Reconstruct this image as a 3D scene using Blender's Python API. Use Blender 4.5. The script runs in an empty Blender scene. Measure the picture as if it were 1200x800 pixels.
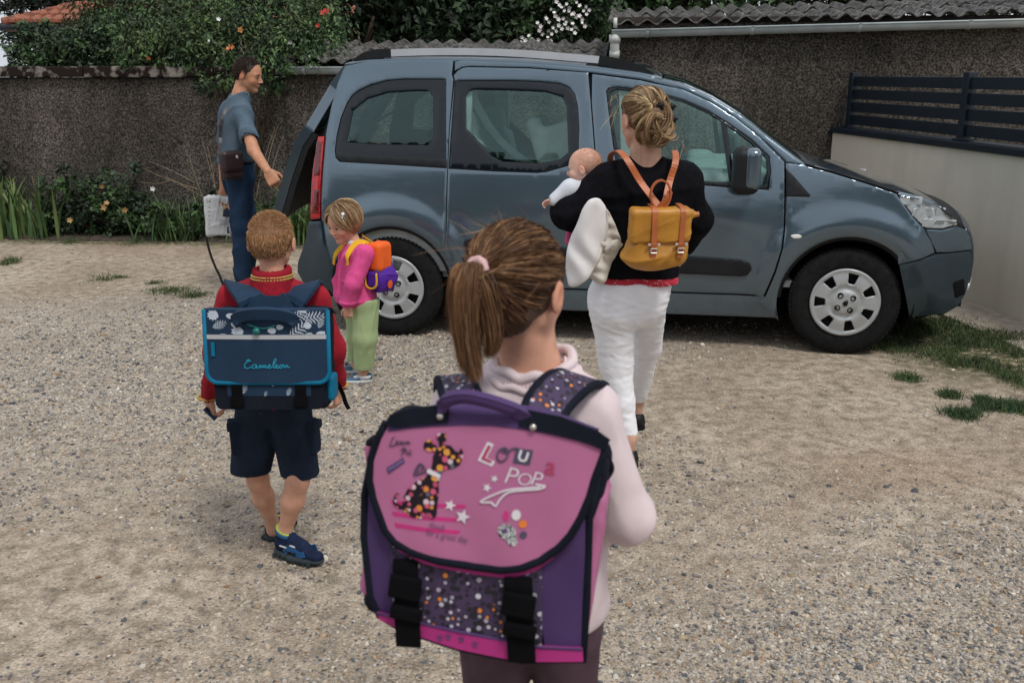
import bpy, bmesh, math, random
import numpy as np
from mathutils import Vector, Matrix
from mathutils.geometry import delaunay_2d_cdt
PI = math.pi
scene = bpy.context.scene
COL = scene.collection
rng = np.random.default_rng(7)
random.seed(7)

# ---------------------------------------------------------------- camera
CAM_H = 1.60
PITCH = math.radians(15.0)
FPX = 1167.0
cam_d = bpy.data.cameras.new('camera')
cam_d.sensor_width = 36.0
cam_d.lens = 36.0 * FPX / 1200.0
cam_d.clip_start = 0.05
cam_d.clip_end = 2000
cam_d.dof.use_dof = True
cam_d.dof.focus_distance = 5.2
cam_d.dof.aperture_fstop = 7.0
cam = bpy.data.objects.new('camera', cam_d)
COL.objects.link(cam)
cam.location = (0, 0, CAM_H)
cam.rotation_euler = (PI / 2 - PITCH, 0, 0)
scene.camera = cam

# ---------------------------------------------------------------- sky and sun
world = bpy.data.worlds.new('World')
scene.world = world
world.use_nodes = True
wn = world.node_tree
wn.nodes.clear()
SUN_EL, SUN_AZ = math.radians(58), math.radians(150)
sky = wn.nodes.new('ShaderNodeTexSky')
sky.sky_type = 'NISHITA'
sky.sun_disc = False
sky.sun_elevation = SUN_EL
sky.sun_rotation = SUN_AZ
sky.air_density = 1.0
sky.dust_density = 4.0
sky.ozone_density = 1.0
# overcast: the blue of the clear sky is replaced by an even grey cloud layer
bw = wn.nodes.new('ShaderNodeRGBToBW')
cl = wn.nodes.new('ShaderNodeMixRGB'); cl.blend_type = 'MIX'; cl.inputs[0].default_value = 0.84
tc = wn.nodes.new('ShaderNodeTexCoord')
nz = wn.nodes.new('ShaderNodeTexNoise'); nz.inputs['Scale'].default_value = 2.2; nz.inputs['Detail'].default_value = 6
rp = wn.nodes.new('ShaderNodeMapRange')
rp.inputs['From Min'].default_value = 0.3; rp.inputs['From Max'].default_value = 0.7
rp.inputs['To Min'].default_value = 0.75; rp.inputs['To Max'].default_value = 1.2
mul = wn.nodes.new('ShaderNodeMixRGB'); mul.blend_type = 'MULTIPLY'; mul.inputs[0].default_value = 1.0
flat = wn.nodes.new('ShaderNodeMixRGB'); flat.inputs[0].default_value = 0.75
flat.inputs[2].default_value = (7.6, 8.1, 8.9, 1)
bg = wn.nodes.new('ShaderNodeBackground'); bg.inputs[1].default_value = 0.088
wo = wn.nodes.new('ShaderNodeOutputWorld')
L = wn.links.new
L(sky.outputs[0], bw.inputs[0]); L(sky.outputs[0], cl.inputs[1]); L(bw.outputs[0], cl.inputs[2])
L(cl.outputs[0], flat.inputs[1])
L(tc.outputs['Generated'], nz.inputs[0]); L(nz.outputs[0], rp.inputs[0])
L(flat.outputs[0], mul.inputs[1]); L(rp.outputs[0], mul.inputs[2])
L(mul.outputs[0], bg.inputs[0]); L(bg.outputs[0], wo.inputs[0])
sun_d = bpy.data.lights.new('sun', 'SUN')
sun_d.energy = 1.45
sun_d.angle = math.radians(14)
sun_d.color = (1.0, 0.95, 0.88)
sun = bpy.data.objects.new('sun', sun_d)
COL.objects.link(sun)
sd = Vector((math.sin(SUN_AZ) * math.cos(SUN_EL), math.cos(SUN_AZ) * math.cos(SUN_EL), math.sin(SUN_EL)))
sun.rotation_euler = sd.to_track_quat('Z', 'Y').to_euler()
scene.view_settings.view_transform = 'Standard'
scene.view_settings.look = 'None'
scene.view_settings.gamma = 1
scene.view_settings.exposure = 0.36
scene.render.engine = 'CYCLES'

# ---------------------------------------------------------------- measuring helpers
CP, SP = math.cos(PITCH), math.sin(PITCH)
def ray(px, py):
    x = (px - 600) / FPX; y = -(py - 400) / FPX
    return np.array([x, CP + y * SP, -SP + y * CP])
def U(px, py, Y):                      # point of the place at depth Y
    d = ray(px, py); t = Y / d[1]
    return np.array([0, 0, CAM_H]) + d * t
def G(px, py, z=0.0):                  # point on the ground
    d = ray(px, py); t = (z - CAM_H) / d[2]
    return np.array([0, 0, CAM_H]) + d * t
def onplane(px, py, p0, n):
    d = ray(px, py); c = np.array([0, 0, CAM_H]); p0 = np.asarray(p0, float); n = np.asarray(n, float)
    return c + d * (np.dot(p0 - c, n) / np.dot(d, n))
def V3(*a): return np.array(a, float)
def unit(v): v = np.asarray(v, float); return v / (np.linalg.norm(v) + 1e-12)

# ---------------------------------------------------------------- object helpers
def link(o, parent=None):
    COL.objects.link(o)
    if parent is not None: o.parent = parent
    return o
def tag(o, label=None, cat=None, group=None, kind=None):
    if label: o['label'] = label
    if cat: o['category'] = cat
    if group: o['group'] = group
    if kind: o['kind'] = kind
    return o
def thing(name, label, cat, loc=(0, 0, 0), group=None):
    o = bpy.data.objects.new(name, None)
    o.empty_display_size = 0.1
    o.location = [float(v) for v in loc]
    link(o)
    return tag(o, label, cat, group)
def wmat(o):
    m = Matrix.Translation(o.location)
    return m if o.parent is None else wmat(o.parent) @ o.matrix_parent_inverse @ m
def wparent(o, parent):
    o.parent = parent
    if parent is not None: o.matrix_parent_inverse = wmat(parent).inverted()
def meshobj(name, verts, faces, mat=None, parent=None, smooth=True, kind=None, colors=None, mats=None, midx=None):
    me = bpy.data.meshes.new(name)
    verts = np.asarray(verts, np.float32)
    if isinstance(faces, np.ndarray):
        n, k = faces.shape
        me.vertices.add(len(verts)); me.vertices.foreach_set('co', verts.ravel())
        me.loops.add(n * k); me.loops.foreach_set('vertex_index', faces.astype(np.int32).ravel())
        me.polygons.add(n)
        me.polygons.foreach_set('loop_start', np.arange(0, n * k, k, dtype=np.int32))
        me.polygons.foreach_set('loop_total', np.full(n, k, np.int32))
    else:
        me.from_pydata([tuple(map(float, v)) for v in verts], [], [tuple(int(i) for i in f) for f in faces])
    me.update(calc_edges=True)
    if smooth: me.polygons.foreach_set('use_smooth', np.ones(len(me.polygons), bool))
    if mats:
        for m in mats: me.materials.append(m)
        if midx is not None: me.polygons.foreach_set('material_index', np.asarray(midx, np.int32))
    elif mat is not None: me.materials.append(mat)
    if colors is not None:
        a = me.color_attributes.new('Col', 'FLOAT_COLOR', 'POINT')
        c = np.ones((len(verts), 4), np.float32); c[:, :3] = colors
        a.data.foreach_set('color', c.ravel())
    o = bpy.data.objects.new(name, me)
    COL.objects.link(o)
    if parent is not None: wparent(o, parent)
    if kind: o['kind'] = kind
    return o

# ---------------------------------------------------------------- mesh pieces (lists of verts, faces)
class MB:
    def __init__(s): s.v = []; s.f = []; s.n = 0; s.m = []; s.mi = 0
    def add(s, v, f):
        v = np.asarray(v, float); b = s.n
        s.v.append(v); s.f += [tuple(int(i) + b for i in q) for q in f]; s.m += [s.mi] * len(f); s.n += len(v); return s
    def build(s, name, mat=None, parent=None, smooth=False, mats=None, **k):
        v = np.concatenate(s.v) if s.v else np.zeros((0, 3))
        return meshobj(name, v, s.f, mat, parent, smooth, mats=mats, midx=s.m if mats else None, **k)
    def box(s, c, size, B=None, bev=0.0):
        sx, sy, sz = [q / 2 for q in size]
        B = np.eye(3) if B is None else B
        b = min(bev, sx * .9, sy * .9, sz * .9)
        if b <= 0:
            v = [(x, y, z) for x in (-sx, sx) for y in (-sy, sy) for z in (-sz, sz)]
            f = [(0, 1, 3, 2), (4, 6, 7, 5), (0, 4, 5, 1), (2, 3, 7, 6), (0, 2, 6, 4), (1, 5, 7, 3)]
        else:
            bm = bmesh.new(); bmesh.ops.create_cube(bm, size=1)
            for q in bm.verts: q.co = Vector((q.co.x * 2 * sx, q.co.y * 2 * sy, q.co.z * 2 * sz))
            bmesh.ops.bevel(bm, geom=bm.edges[:] + bm.verts[:], offset=b, segments=2, affect='EDGES', profile=.6)
            bm.verts.index_update(); v = [tuple(q.co) for q in bm.verts]; f = [[q.index for q in p.verts] for p in bm.faces]; bm.free()
        v = np.asarray(v) @ np.asarray(B).T + np.asarray(c)
        return s.add(v, f)
    def tube(s, pts, r, n=10, caps=True, flat=None):
        pts = [np.asarray(p, float) for p in pts]; m = len(pts)
        rr = [r] * m if np.isscalar(r) else list(r)
        v = []; f = []; up = None
        for i in range(m):
            t = unit(pts[min(i + 1, m - 1)] - pts[max(i - 1, 0)])
            if up is None:
                up = V3(0, 0, 1) if abs(t[2]) < .9 else V3(1, 0, 0)
                if flat is not None: up = np.asarray(flat[1], float)
            a = unit(np.cross(t, up)); b2 = np.cross(a, t); up = b2
            fa = 1.0 if flat is None else flat[0]
            for k in range(n):
                an = 2 * PI * k / n
                v.append(pts[i] + rr[i] * (a * math.cos(an) + b2 * math.sin(an) * fa))
        for i in range(m - 1):
            for k in range(n):
                k2 = (k + 1) % n
                f.append((i * n + k, i * n + k2, (i + 1) * n + k2, (i + 1) * n + k))
        if caps:
            f.append(tuple(range(n - 1, -1, -1))); f.append(tuple((m - 1) * n + k for k in range(n)))
        return s.add(v, f)
    def lathe(s, prof, c, axis, n=32, closed=False):
        # prof: (radius, height along axis)
        ax = unit(axis); a = unit(np.cross(ax, V3(0, 0, 1) if abs(ax[2]) < .9 else V3(1, 0, 0))); b = np.cross(ax, a)
        v = [np.asarray(c) + ax * h + r * (a * math.cos(2 * PI * k / n) + b * math.sin(2 * PI * k / n)) for r, h in prof for k in range(n)]
        f = []
        for i in range(len(prof) - 1):
            for k in range(n):
                k2 = (k + 1) % n; f.append((i * n + k, i * n + k2, (i + 1) * n + k2, (i + 1) * n + k))
        return s.add(v, f)
    def ribbon(s, pts, w, side, th=0.002):
        # strap: rectangular section, width along side vector(s)
        m = len(pts); v = []
        sd = [np.asarray(side, float)] * m if np.ndim(side) == 1 else side
        for i in range(m):
            t = unit(np.asarray(pts[min(i + 1, m - 1)]) - np.asarray(pts[max(i - 1, 0)])); a = unit(sd[i] - t * np.dot(sd[i], t)); nn = np.cross(a, t)
            ww = w if np.isscalar(w) else w[i]
            for q, e in ((-1, -1), (1, -1), (1, 1), (-1, 1)): v.append(np.asarray(pts[i]) + a * ww / 2 * q + nn * th / 2 * e)
        f = []
        for i in range(m - 1):
            for k in range(4):
                k2 = (k + 1) % 4; f.append((i * 4 + k, i * 4 + k2, (i + 1) * 4 + k2, (i + 1) * 4 + k))
        f += [(3, 2, 1, 0), tuple((m - 1) * 4 + k for k in range(4))]
        return s.add(v, f)
def smoothcurve(pts, n=24):
    P = [np.asarray(p, float) for p in pts]; P = [2 * P[0] - P[1]] + P + [2 * P[-1] - P[-2]]; out = []; m = len(P) - 3
    for q in range(n + 1):
        t = q / n * m; i = min(int(t), m - 1); u = t - i; a, b, c, d = P[i:i + 4]
        out.append(.5 * ((2 * b) + (c - a) * u + (2 * a - 5 * b + 4 * c - d) * u * u + (3 * b - a - 3 * c + d) * u ** 3))
    return out

# ---------------------------------------------------------------- materials
def mat(name, col, rough=.7, var=.12, vscale=8, bump=0., bscale=60, metal=0., col2=None, spec=.5, coat=0., sheen=0.,
        attr=False, detail=5, vlo=.35, vhi=.65, bdist=.002, sss=0., stretch=None, emis=None, macro=None):
    m = bpy.data.materials.new(name); m.use_nodes = True; nt = m.node_tree; N = nt.nodes; Lk = nt.links.new
    p = N['Principled BSDF']
    p.inputs['Roughness'].default_value = rough; p.inputs['Metallic'].default_value = metal
    p.inputs['Specular IOR Level'].default_value = spec * (.35 if max(col) < .06 and not coat and rough > .5 else 1); p.inputs['Coat Weight'].default_value = coat
    p.inputs['Coat Roughness'].default_value = .04
    if sheen: p.inputs['Sheen Weight'].default_value = sheen; p.inputs['Sheen Roughness'].default_value = .5
    if sss: p.inputs['Subsurface Weight'].default_value = sss; p.inputs['Subsurface Radius'].default_value = (.012, .004, .002); p.inputs['Subsurface Scale'].default_value = 1.0
    tc = N.new('ShaderNodeTexCoord'); co = tc.outputs['Object']
    if stretch:
        mp = N.new('ShaderNodeMapping'); mp.inputs['Scale'].default_value = stretch; Lk(co, mp.inputs[0]); co = mp.outputs[0]
    c1 = tuple(c * (1 - var) for c in col) + (1,); c2 = tuple(c * (1 + var) for c in col) + (1,) if col2 is None else tuple(col2) + (1,)
    nz = N.new('ShaderNodeTexNoise'); nz.inputs['Scale'].default_value = vscale; nz.inputs['Detail'].default_value = detail; Lk(co, nz.inputs[0])
    mr = N.new('ShaderNodeMapRange'); mr.inputs['From Min'].default_value = vlo; mr.inputs['From Max'].default_value = vhi; Lk(nz.outputs[0], mr.inputs[0])
    mx = N.new('ShaderNodeMixRGB'); mx.inputs[1].default_value = c1; mx.inputs[2].default_value = c2; Lk(mr.outputs[0], mx.inputs[0])
    out = mx.outputs[0]
    if attr:
        at = N.new('ShaderNodeVertexColor'); at.layer_name = 'Col'
        ml = N.new('ShaderNodeMixRGB'); ml.blend_type = 'MULTIPLY'; ml.inputs[0].default_value = 1; Lk(out, ml.inputs[1]); Lk(at.outputs[0], ml.inputs[2]); out = ml.outputs[0]
    if macro:
        for sc_, lo_, hi_, st_ in macro:
            mp2 = N.new('ShaderNodeMapping'); mp2.inputs['Scale'].default_value = st_; Lk(tc.outputs['Object'], mp2.inputs[0]); nm = N.new('ShaderNodeTexNoise'); nm.inputs['Scale'].default_value = sc_; nm.inputs['Detail'].default_value = 5; Lk(mp2.outputs[0], nm.inputs[0])
            rm_ = N.new('ShaderNodeMapRange'); rm_.inputs['From Min'].default_value = .3; rm_.inputs['From Max'].default_value = .7; rm_.inputs['To Min'].default_value = lo_; rm_.inputs['To Max'].default_value = hi_; Lk(nm.outputs[0], rm_.inputs[0])
            m3 = N.new('ShaderNodeMixRGB'); m3.blend_type = 'MULTIPLY'; m3.inputs[0].default_value = 1; Lk(out, m3.inputs[1]); Lk(rm_.outputs[0], m3.inputs[2]); out = m3.outputs[0]
    Lk(out, p.inputs['Base Color'])
    if bump:
        n2 = N.new('ShaderNodeTexNoise'); n2.inputs['Scale'].default_value = bscale; n2.inputs['Detail'].default_value = 4; Lk(co, n2.inputs[0])
        bp = N.new('ShaderNodeBump'); bp.inputs['Strength'].default_value = bump; bp.inputs['Distance'].default_value = bdist
        Lk(n2.outputs[0], bp.inputs['Height']); Lk(bp.outputs[0], p.inputs['Normal'])
    if emis: p.inputs['Emission Color'].default_value = tuple(emis) + (1,); p.inputs['Emission Strength'].default_value = 1
    m['p'] = 1
    return m

# ---------------------------------------------------------------- implicit surfaces
class SDF:
    """signed distance grid with smooth unions, meshed by surface nets"""
    def __init__(s, lo, hi, h):
        s.lo = np.asarray(lo, float); s.h = h
        s.n = np.ceil((np.asarray(hi, float) - s.lo) / h).astype(int) + 1
        s.F = np.full(tuple(s.n), .3, np.float32)
    def block(s, lo, hi):
        a = np.clip(np.floor((np.asarray(lo) - s.lo) / s.h).astype(int), 0, s.n); b = np.clip(np.ceil((np.asarray(hi) - s.lo) / s.h).astype(int) + 1, 0, s.n)
        if np.any(b <= a): return None
        g = [(s.lo[i] + s.h * np.arange(a[i], b[i])).astype(np.float32) for i in range(3)]
        return (slice(a[0], b[0]), slice(a[1], b[1]), slice(a[2], b[2])), g[0][:, None, None], g[1][None, :, None], g[2][None, None, :]
    def comb(s, sl, d, k, op):
        F = s.F[sl]; d = d.astype(np.float32)
        if op == 'add':
            if k > 0:
                hh = np.maximum(k - np.abs(F - d), 0) / k; s.F[sl] = np.minimum(F, d) - hh * hh * k * .25
            else: s.F[sl] = np.minimum(F, d)
        else:
            d = -d
            if k > 0:
                hh = np.maximum(k - np.abs(F - d), 0) / k; s.F[sl] = np.maximum(F, d) + hh * hh * k * .25
            else: s.F[sl] = np.maximum(F, d)
    def cone(s, a, b, ra, rb=None, k=.02, op='add', flat=None, axis=None):
        rb = ra if rb is None else rb; a = np.asarray(a, float); b = np.asarray(b, float)
        m = max(ra, rb) + k + 3 * s.h + .02
        bl = s.block(np.minimum(a, b) - m, np.maximum(a, b) + m)
        if bl is None: return s
        sl, X, Y, Z = bl; ab = b - a; L2 = max(float(ab @ ab), 1e-9)
        t = np.clip(((X - a[0]) * ab[0] + (Y - a[1]) * ab[1] + (Z - a[2]) * ab[2]) / L2, 0, 1)
        qx = X - a[0] - t * ab[0]; qy = Y - a[1] - t * ab[1]; qz = Z - a[2] - t * ab[2]; r = ra + t * (rb - ra)
        if flat is None: d = np.sqrt(qx * qx + qy * qy + qz * qz) - r
        else:
            ax = unit(axis); qn = (qx * ax[0] + qy * ax[1] + qz * ax[2]) * (1 / flat - 1)
            qx = qx + ax[0] * qn; qy = qy + ax[1] * qn; qz = qz + ax[2] * qn
            d = (np.sqrt(qx * qx + qy * qy + qz * qz) - r) * (flat * .6 + .4 * flat ** .3)
        s.comb(sl, d, k, op); return s
    def ell(s, c, r, B=None, k=.02, op='add'):
        c = np.asarray(c, float); r = np.asarray(r, float); B = np.eye(3) if B is None else B; m = max(r) + k + 3 * s.h + .01
        bl = s.block(c - m, c + m)
        if bl is None: return s
        sl, X, Y, Z = bl; x, y, z = X - c[0], Y - c[1], Z - c[2]
        k0 = 0; k1 = 0
        for i in range(3):
            q = x * B[0, i] + y * B[1, i] + z * B[2, i]; k0 = k0 + (q / r[i]) ** 2; k1 = k1 + (q / r[i] ** 2) ** 2
        k0 = np.sqrt(k0); k1 = np.sqrt(k1) + 1e-9
        s.comb(sl, k0 * (k0 - 1) / k1, k, op); return s
    def box(s, c, half, B=None, rnd=.01, k=.0, op='add'):
        c = np.asarray(c, float); half = np.asarray(half, float) - rnd; B = np.eye(3) if B is None else B; m = np.linalg.norm(half) + rnd + k + 3 * s.h
        bl = s.block(c - m, c + m)
        if bl is None: return s
        sl, X, Y, Z = bl; x, y, z = X - c[0], Y - c[1], Z - c[2]; o = 0; mx = None
        for i in range(3):
            q = np.abs(x * B[0, i] + y * B[1, i] + z * B[2, i]) - half[i]; o = o + np.maximum(q, 0) ** 2; mx = q if mx is None else np.maximum(mx, q)
        s.comb(sl, np.sqrt(o) + np.minimum(mx, 0) - rnd, k, op); return s
    def cut(s, p, n):                    # remove everything on the side n points to
        n = unit(n); X, Y, Z = [(s.lo[i] + s.h * np.arange(s.n[i])).astype(np.float32) for i in range(3)]
        d = (X[:, None, None] - p[0]) * n[0] + (Y[None, :, None] - p[1]) * n[1] + (Z[None, None, :] - p[2]) * n[2]
        s.F = np.maximum(s.F, d.astype(np.float32)); return s
    def band(s, w=.04):
        idx = np.nonzero(np.abs(s.F) < w); P = np.stack([s.lo[i] + s.h * idx[i] for i in range(3)], 1); return idx, P
    def fold(s, amp, freq, seed=0, squash=(1, 1, 1), n=6, mask=None):
        """cloth creases: warped directional waves added to the distance"""
        idx, P = s.band(); r = np.random.default_rng(seed); Q = P * np.asarray(squash); w = 0; mx = 0
        for i in range(n):
            d = unit(r.normal(size=3)) * freq * (0.6 + .9 * r.random()); e = unit(r.normal(size=3)) * freq * .45
            q = np.sin(Q @ d + r.random() * 6 + 1.6 * np.sin(Q @ e + r.random() * 6)); w = w + (1 - np.abs(q)) ** 2 * (.5 + r.random()); mx = np.maximum(mx, (1 - np.abs(q)) ** 2.5 * (.4 + .6 * np.sin(Q @ e[::-1] * .7 + i)))
        w = .5 * (w / n - .35) + .55 * (mx - .35)
        if mask is not None: w = w * mask(P)
        s.F[idx] -= (amp * w).astype(np.float32); return s
    def mod(s, fn):                      # generic change near the surface
        idx, P = s.band(); s.F[idx] += fn(P).astype(np.float32); return s
    def mesh(s):
        F = s.F; S = F < 0; nx, ny, nz = F.shape
        cs = [(i, j, k) for i in (0, 1) for j in (0, 1) for k in (0, 1)]
        cnt = np.zeros((nx - 1, ny - 1, nz - 1), np.int8)
        for i, j, k in cs: cnt += S[i:nx - 1 + i, j:ny - 1 + j, k:nz - 1 + k]
        ac = (cnt > 0) & (cnt < 8); I = np.stack(np.nonzero(ac), 1)
        if len(I) == 0: return np.zeros((0, 3)), np.zeros((0, 4), int)
        vid = np.full(ac.shape, -1, np.int64); vid[ac] = np.arange(len(I))
        acc = np.zeros((len(I), 3)); c = np.zeros(len(I))
        for a in range(8):
            for b in range(a + 1, 8):
                A, Bc = np.array(cs[a]), np.array(cs[b])
                if np.abs(A - Bc).sum() != 1: continue
                fa = F[I[:, 0] + A[0], I[:, 1] + A[1], I[:, 2] + A[2]]; fb = F[I[:, 0] + Bc[0], I[:, 1] + Bc[1], I[:, 2] + Bc[2]]
                m = (fa < 0) != (fb < 0); t = fa[m] / (fa[m] - fb[m]); acc[m] += A + (Bc - A) * t[:, None]; c[m] += 1
        V = s.lo + s.h * (I + acc / c[:, None]); faces = []
        for ax in range(3):
            o = [0, 0, 0]; o[ax] = 1; u, w = (ax + 1) % 3, (ax + 2) % 3
            S0 = S[tuple(slice(0, F.shape[i] - (1 if i == ax else 0)) for i in range(3))]; S1 = S[tuple(slice(o[i], None) for i in range(3))]
            E = np.stack(np.nonzero(S0 != S1), 1); ok = (E[:, u] > 0) & (E[:, w] > 0) & (E[:, u] < F.shape[u] - 1) & (E[:, w] < F.shape[w] - 1)
            E = E[ok]; ins = S0[E[:, 0], E[:, 1], E[:, 2]]; q = []
            for du, dw in ((-1, -1), (0, -1), (0, 0), (-1, 0)):
                C = E.copy(); C[:, u] += du; C[:, w] += dw; q.append(vid[C[:, 0], C[:, 1], C[:, 2]])
            q = np.stack(q, 1); q[~ins] = q[~ins][:, ::-1]; faces.append(q)
        Fc = np.concatenate(faces); Fc = Fc[(Fc >= 0).all(1)]
        return V, Fc
    def obj(s, name, m, parent=None, colfn=None, **k):
        V, Fc = s.mesh()
        return meshobj(name, V, Fc, m, parent, True, colors=None if colfn is None else colfn(V), **k)
def joinmesh(parts):
    v = []; f = []; n = 0
    for V, Fc in parts: v.append(V); f.append(Fc + n); n += len(V)
    return np.concatenate(v), np.concatenate(f)
def sdfbox(pts, pad, h):
    P = np.asarray(pts, float); return SDF(P.min(0) - pad, P.max(0) + pad, h)
# ================================================================ materials of the place
M = {}
M['roughcast'] = mat('roughcast', (.030, .026, .023), .95, vscale=60, col2=(.185, .160, .135), bump=1.0, bscale=150, bdist=.008, vlo=.40, vhi=.74, detail=10, macro=[(1.1, .62, 1.35, (1, 1, .6)), (5, .8, 1.2, (1, 1, .25)), (22, .75, 1.25, (1, 1, 1))])
M['coping'] = mat('coping', (.02, .013, .011), .95, vscale=9, col2=(.24, .215, .19), bump=.8, bscale=50, bdist=.006, vlo=.5, vhi=.62)
M['beige'] = mat('beige_render', (.62, .57, .48), .9, .04, 3, macro=[(1.5, .93, 1.05, (1, 1, .4)), (9, .96, 1.03, (1, 1, .15))], bump=.25, bscale=220, bdist=.002)
M['darkmetal'] = mat('dark_fence_paint', (.006, .013, .022), .42, .15, 4)
M['zinc'] = mat('zinc_gutter', (.36, .40, .40), .42, .12, 6, metal=.0, bump=.05, bscale=20)
M['pvc'] = mat('pvc_pipe', (.55, .57, .54), .5, .08, 9)
M['fibro'] = mat('fibre_cement', (.035, .034, .034), .9, vscale=26, col2=(.22, .21, .195), macro=[(2, .6, 1.3, (1, 1, 1))], bump=.6, bscale=90, bdist=.004, vlo=.4, vhi=.72)
M['fibro_rust'] = mat('fibre_cement_lichen', (.28, .10, .035), .9, vscale=14, col2=(.12, .10, .08), bump=.6, bscale=90, bdist=.004)
M['tile'] = mat('clay_tile', (.15, .045, .028), .85, vscale=9, col2=(.36, .13, .075), bump=.3, bscale=60)
M['white_wall'] = mat('white_wall', (.62, .62, .60), .9, .05, 2)
M['leaf'] = mat('leaf', (1, 1, 1), .6, .2, 3, attr=True, spec=.35)
M['bark'] = mat('bark', (.05, .035, .025), .95, .4, 20, bump=.8, bscale=50, bdist=.01)
M['petal'] = mat('petal', (1, 1, 1), .6, .08, 6, attr=True)
M['stone'] = mat('gravel', (1, 1, 1), .85, .18, 80, attr=True)

WALL_S = -.117
def WY(x): return 10.5 + WALL_S * (x + 5.2)
WD = unit(V3(1, WALL_S, 0)); WN = unit(V3(WALL_S, -1, 0))     # along the wall, out of the wall towards the drive
def wallpt(px, py, off=0.0):
    return onplane(px, py, V3(-5.2, 10.5, 0) + WN * off, WN)
def nzf(x, y, s=1.0, seed=0, octv=4):                        # cheap smooth 2-D noise, about -1..1
    r = np.random.default_rng(seed); w = 0; a = 1; t = 0
    for o in range(octv):
        for _ in range(3):
            k = r.normal(size=2); k = k / np.linalg.norm(k) * s * 2 ** o; e = r.normal(size=2) * s * 2 ** o * .5
            w = w + a * np.sin(x * k[0] + y * k[1] + r.random() * 6 + 1.5 * np.sin(x * e[0] + y * e[1] + r.random() * 6))
        t += 3 * a; a *= .55
    return w / t * 1.8

# ================================================================ ground
def density(x, y):                                           # how much loose gravel lies here, 0..1
    n = nzf(x, y, 1.1, 3); n2 = nzf(x, y, .45, 5)
    d = .40 + .42 * n + .2 * n2
    e = lambda cx, cy, rx, ry: np.exp(-(((x - cx) / rx) ** 2 + ((y - cy) / ry) ** 2))
    d = d + .95 * e(-2.0, 5.9, 2.6, 1.6) + .5 * e(-.3, 4.3, 1.1, .9) + .55 * e(1.5, 2.4, 1.3, .7) + .35 * e(-.9, 2.3, .8, .5)
    d = d - .9 * e(-3.2, 8.6, 4.5, 1.0) - .75 * e(1.2, 4.9, 1.3, .75) - .5 * e(2.6, 4.0, 1.0, .6) - .35 * e(-1.9, 2.9, .7, .35) - .25 * e(.2, 2.1, .5, .5)
    return np.clip(d, .10 + .06 * n, 1)
def gz(x, y):                                                # height of the ground
    fade = np.clip((y - .3) / 1, 0, 1) * np.clip((12 - y) / 3, 0, 1)
    z = (.010 * nzf(x, y, 1.6, 11) + .004 * nzf(x, y, 9, 12, 2)) * fade
    # edge of the trodden crust beside the car
    return z
def axis_pts(lo, hi, st, far):
    a = list(np.arange(lo, hi + st / 2, st)); s = st; x = hi
    while x < far: s *= 1.35; x += s; a.append(x)
    s = st; x = lo
    while x > -far: s *= 1.35; x -= s; a.insert(0, x)
    return np.array(a)
xs = axis_pts(-6.5, 6.5, .072, 300); ys = axis_pts(.6, 11, .072, 300)
X, Y = np.meshgrid(xs, ys, indexing='ij'); Z = gz(X, Y)
den = density(X, Y)
idx = np.arange(X.size).reshape(X.shape)
F_ = np.stack([idx[:-1, :-1], idx[1:, :-1], idx[1:, 1:], idx[:-1, 1:]], -1).reshape(-1, 4)
rust = np.clip(np.exp(-(((X - 1.55) / .9) ** 2 + ((Y - 3.7) / .5) ** 2)) * (.4 + nzf(X, Y, 3, 21)), 0, 1) * .45 + np.clip(nzf(X, Y, 1.7, 22) - .5, 0, 1) * .5
mossm = np.zeros_like(den)
for px_, py_, rx_, ry_ in ((1085, 388, .75, .55), (1150, 402, .8, .5), (1200, 425, .7, .5), (1040, 398, .5, .25)):
    c_ = G(px_, py_); mossm = np.maximum(mossm, np.exp(-(((X - c_[0]) / rx_) ** 2 + ((Y - c_[1]) / ry_) ** 2) * 1.4))
for x0_ in np.arange(-9, 3, .5): mossm = np.maximum(mossm, .8 * np.exp(-((X - x0_) / .5) ** 2 - ((Y - (WY(x0_) - .62)) / .13) ** 2))
mossm = np.clip(mossm * 1.3 + .45 * nzf(X, Y, 5, 33) * mossm, 0, 1)
gcol = np.stack([den, np.clip(rust, 0, 1), mossm], -1).reshape(-1, 3)
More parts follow.
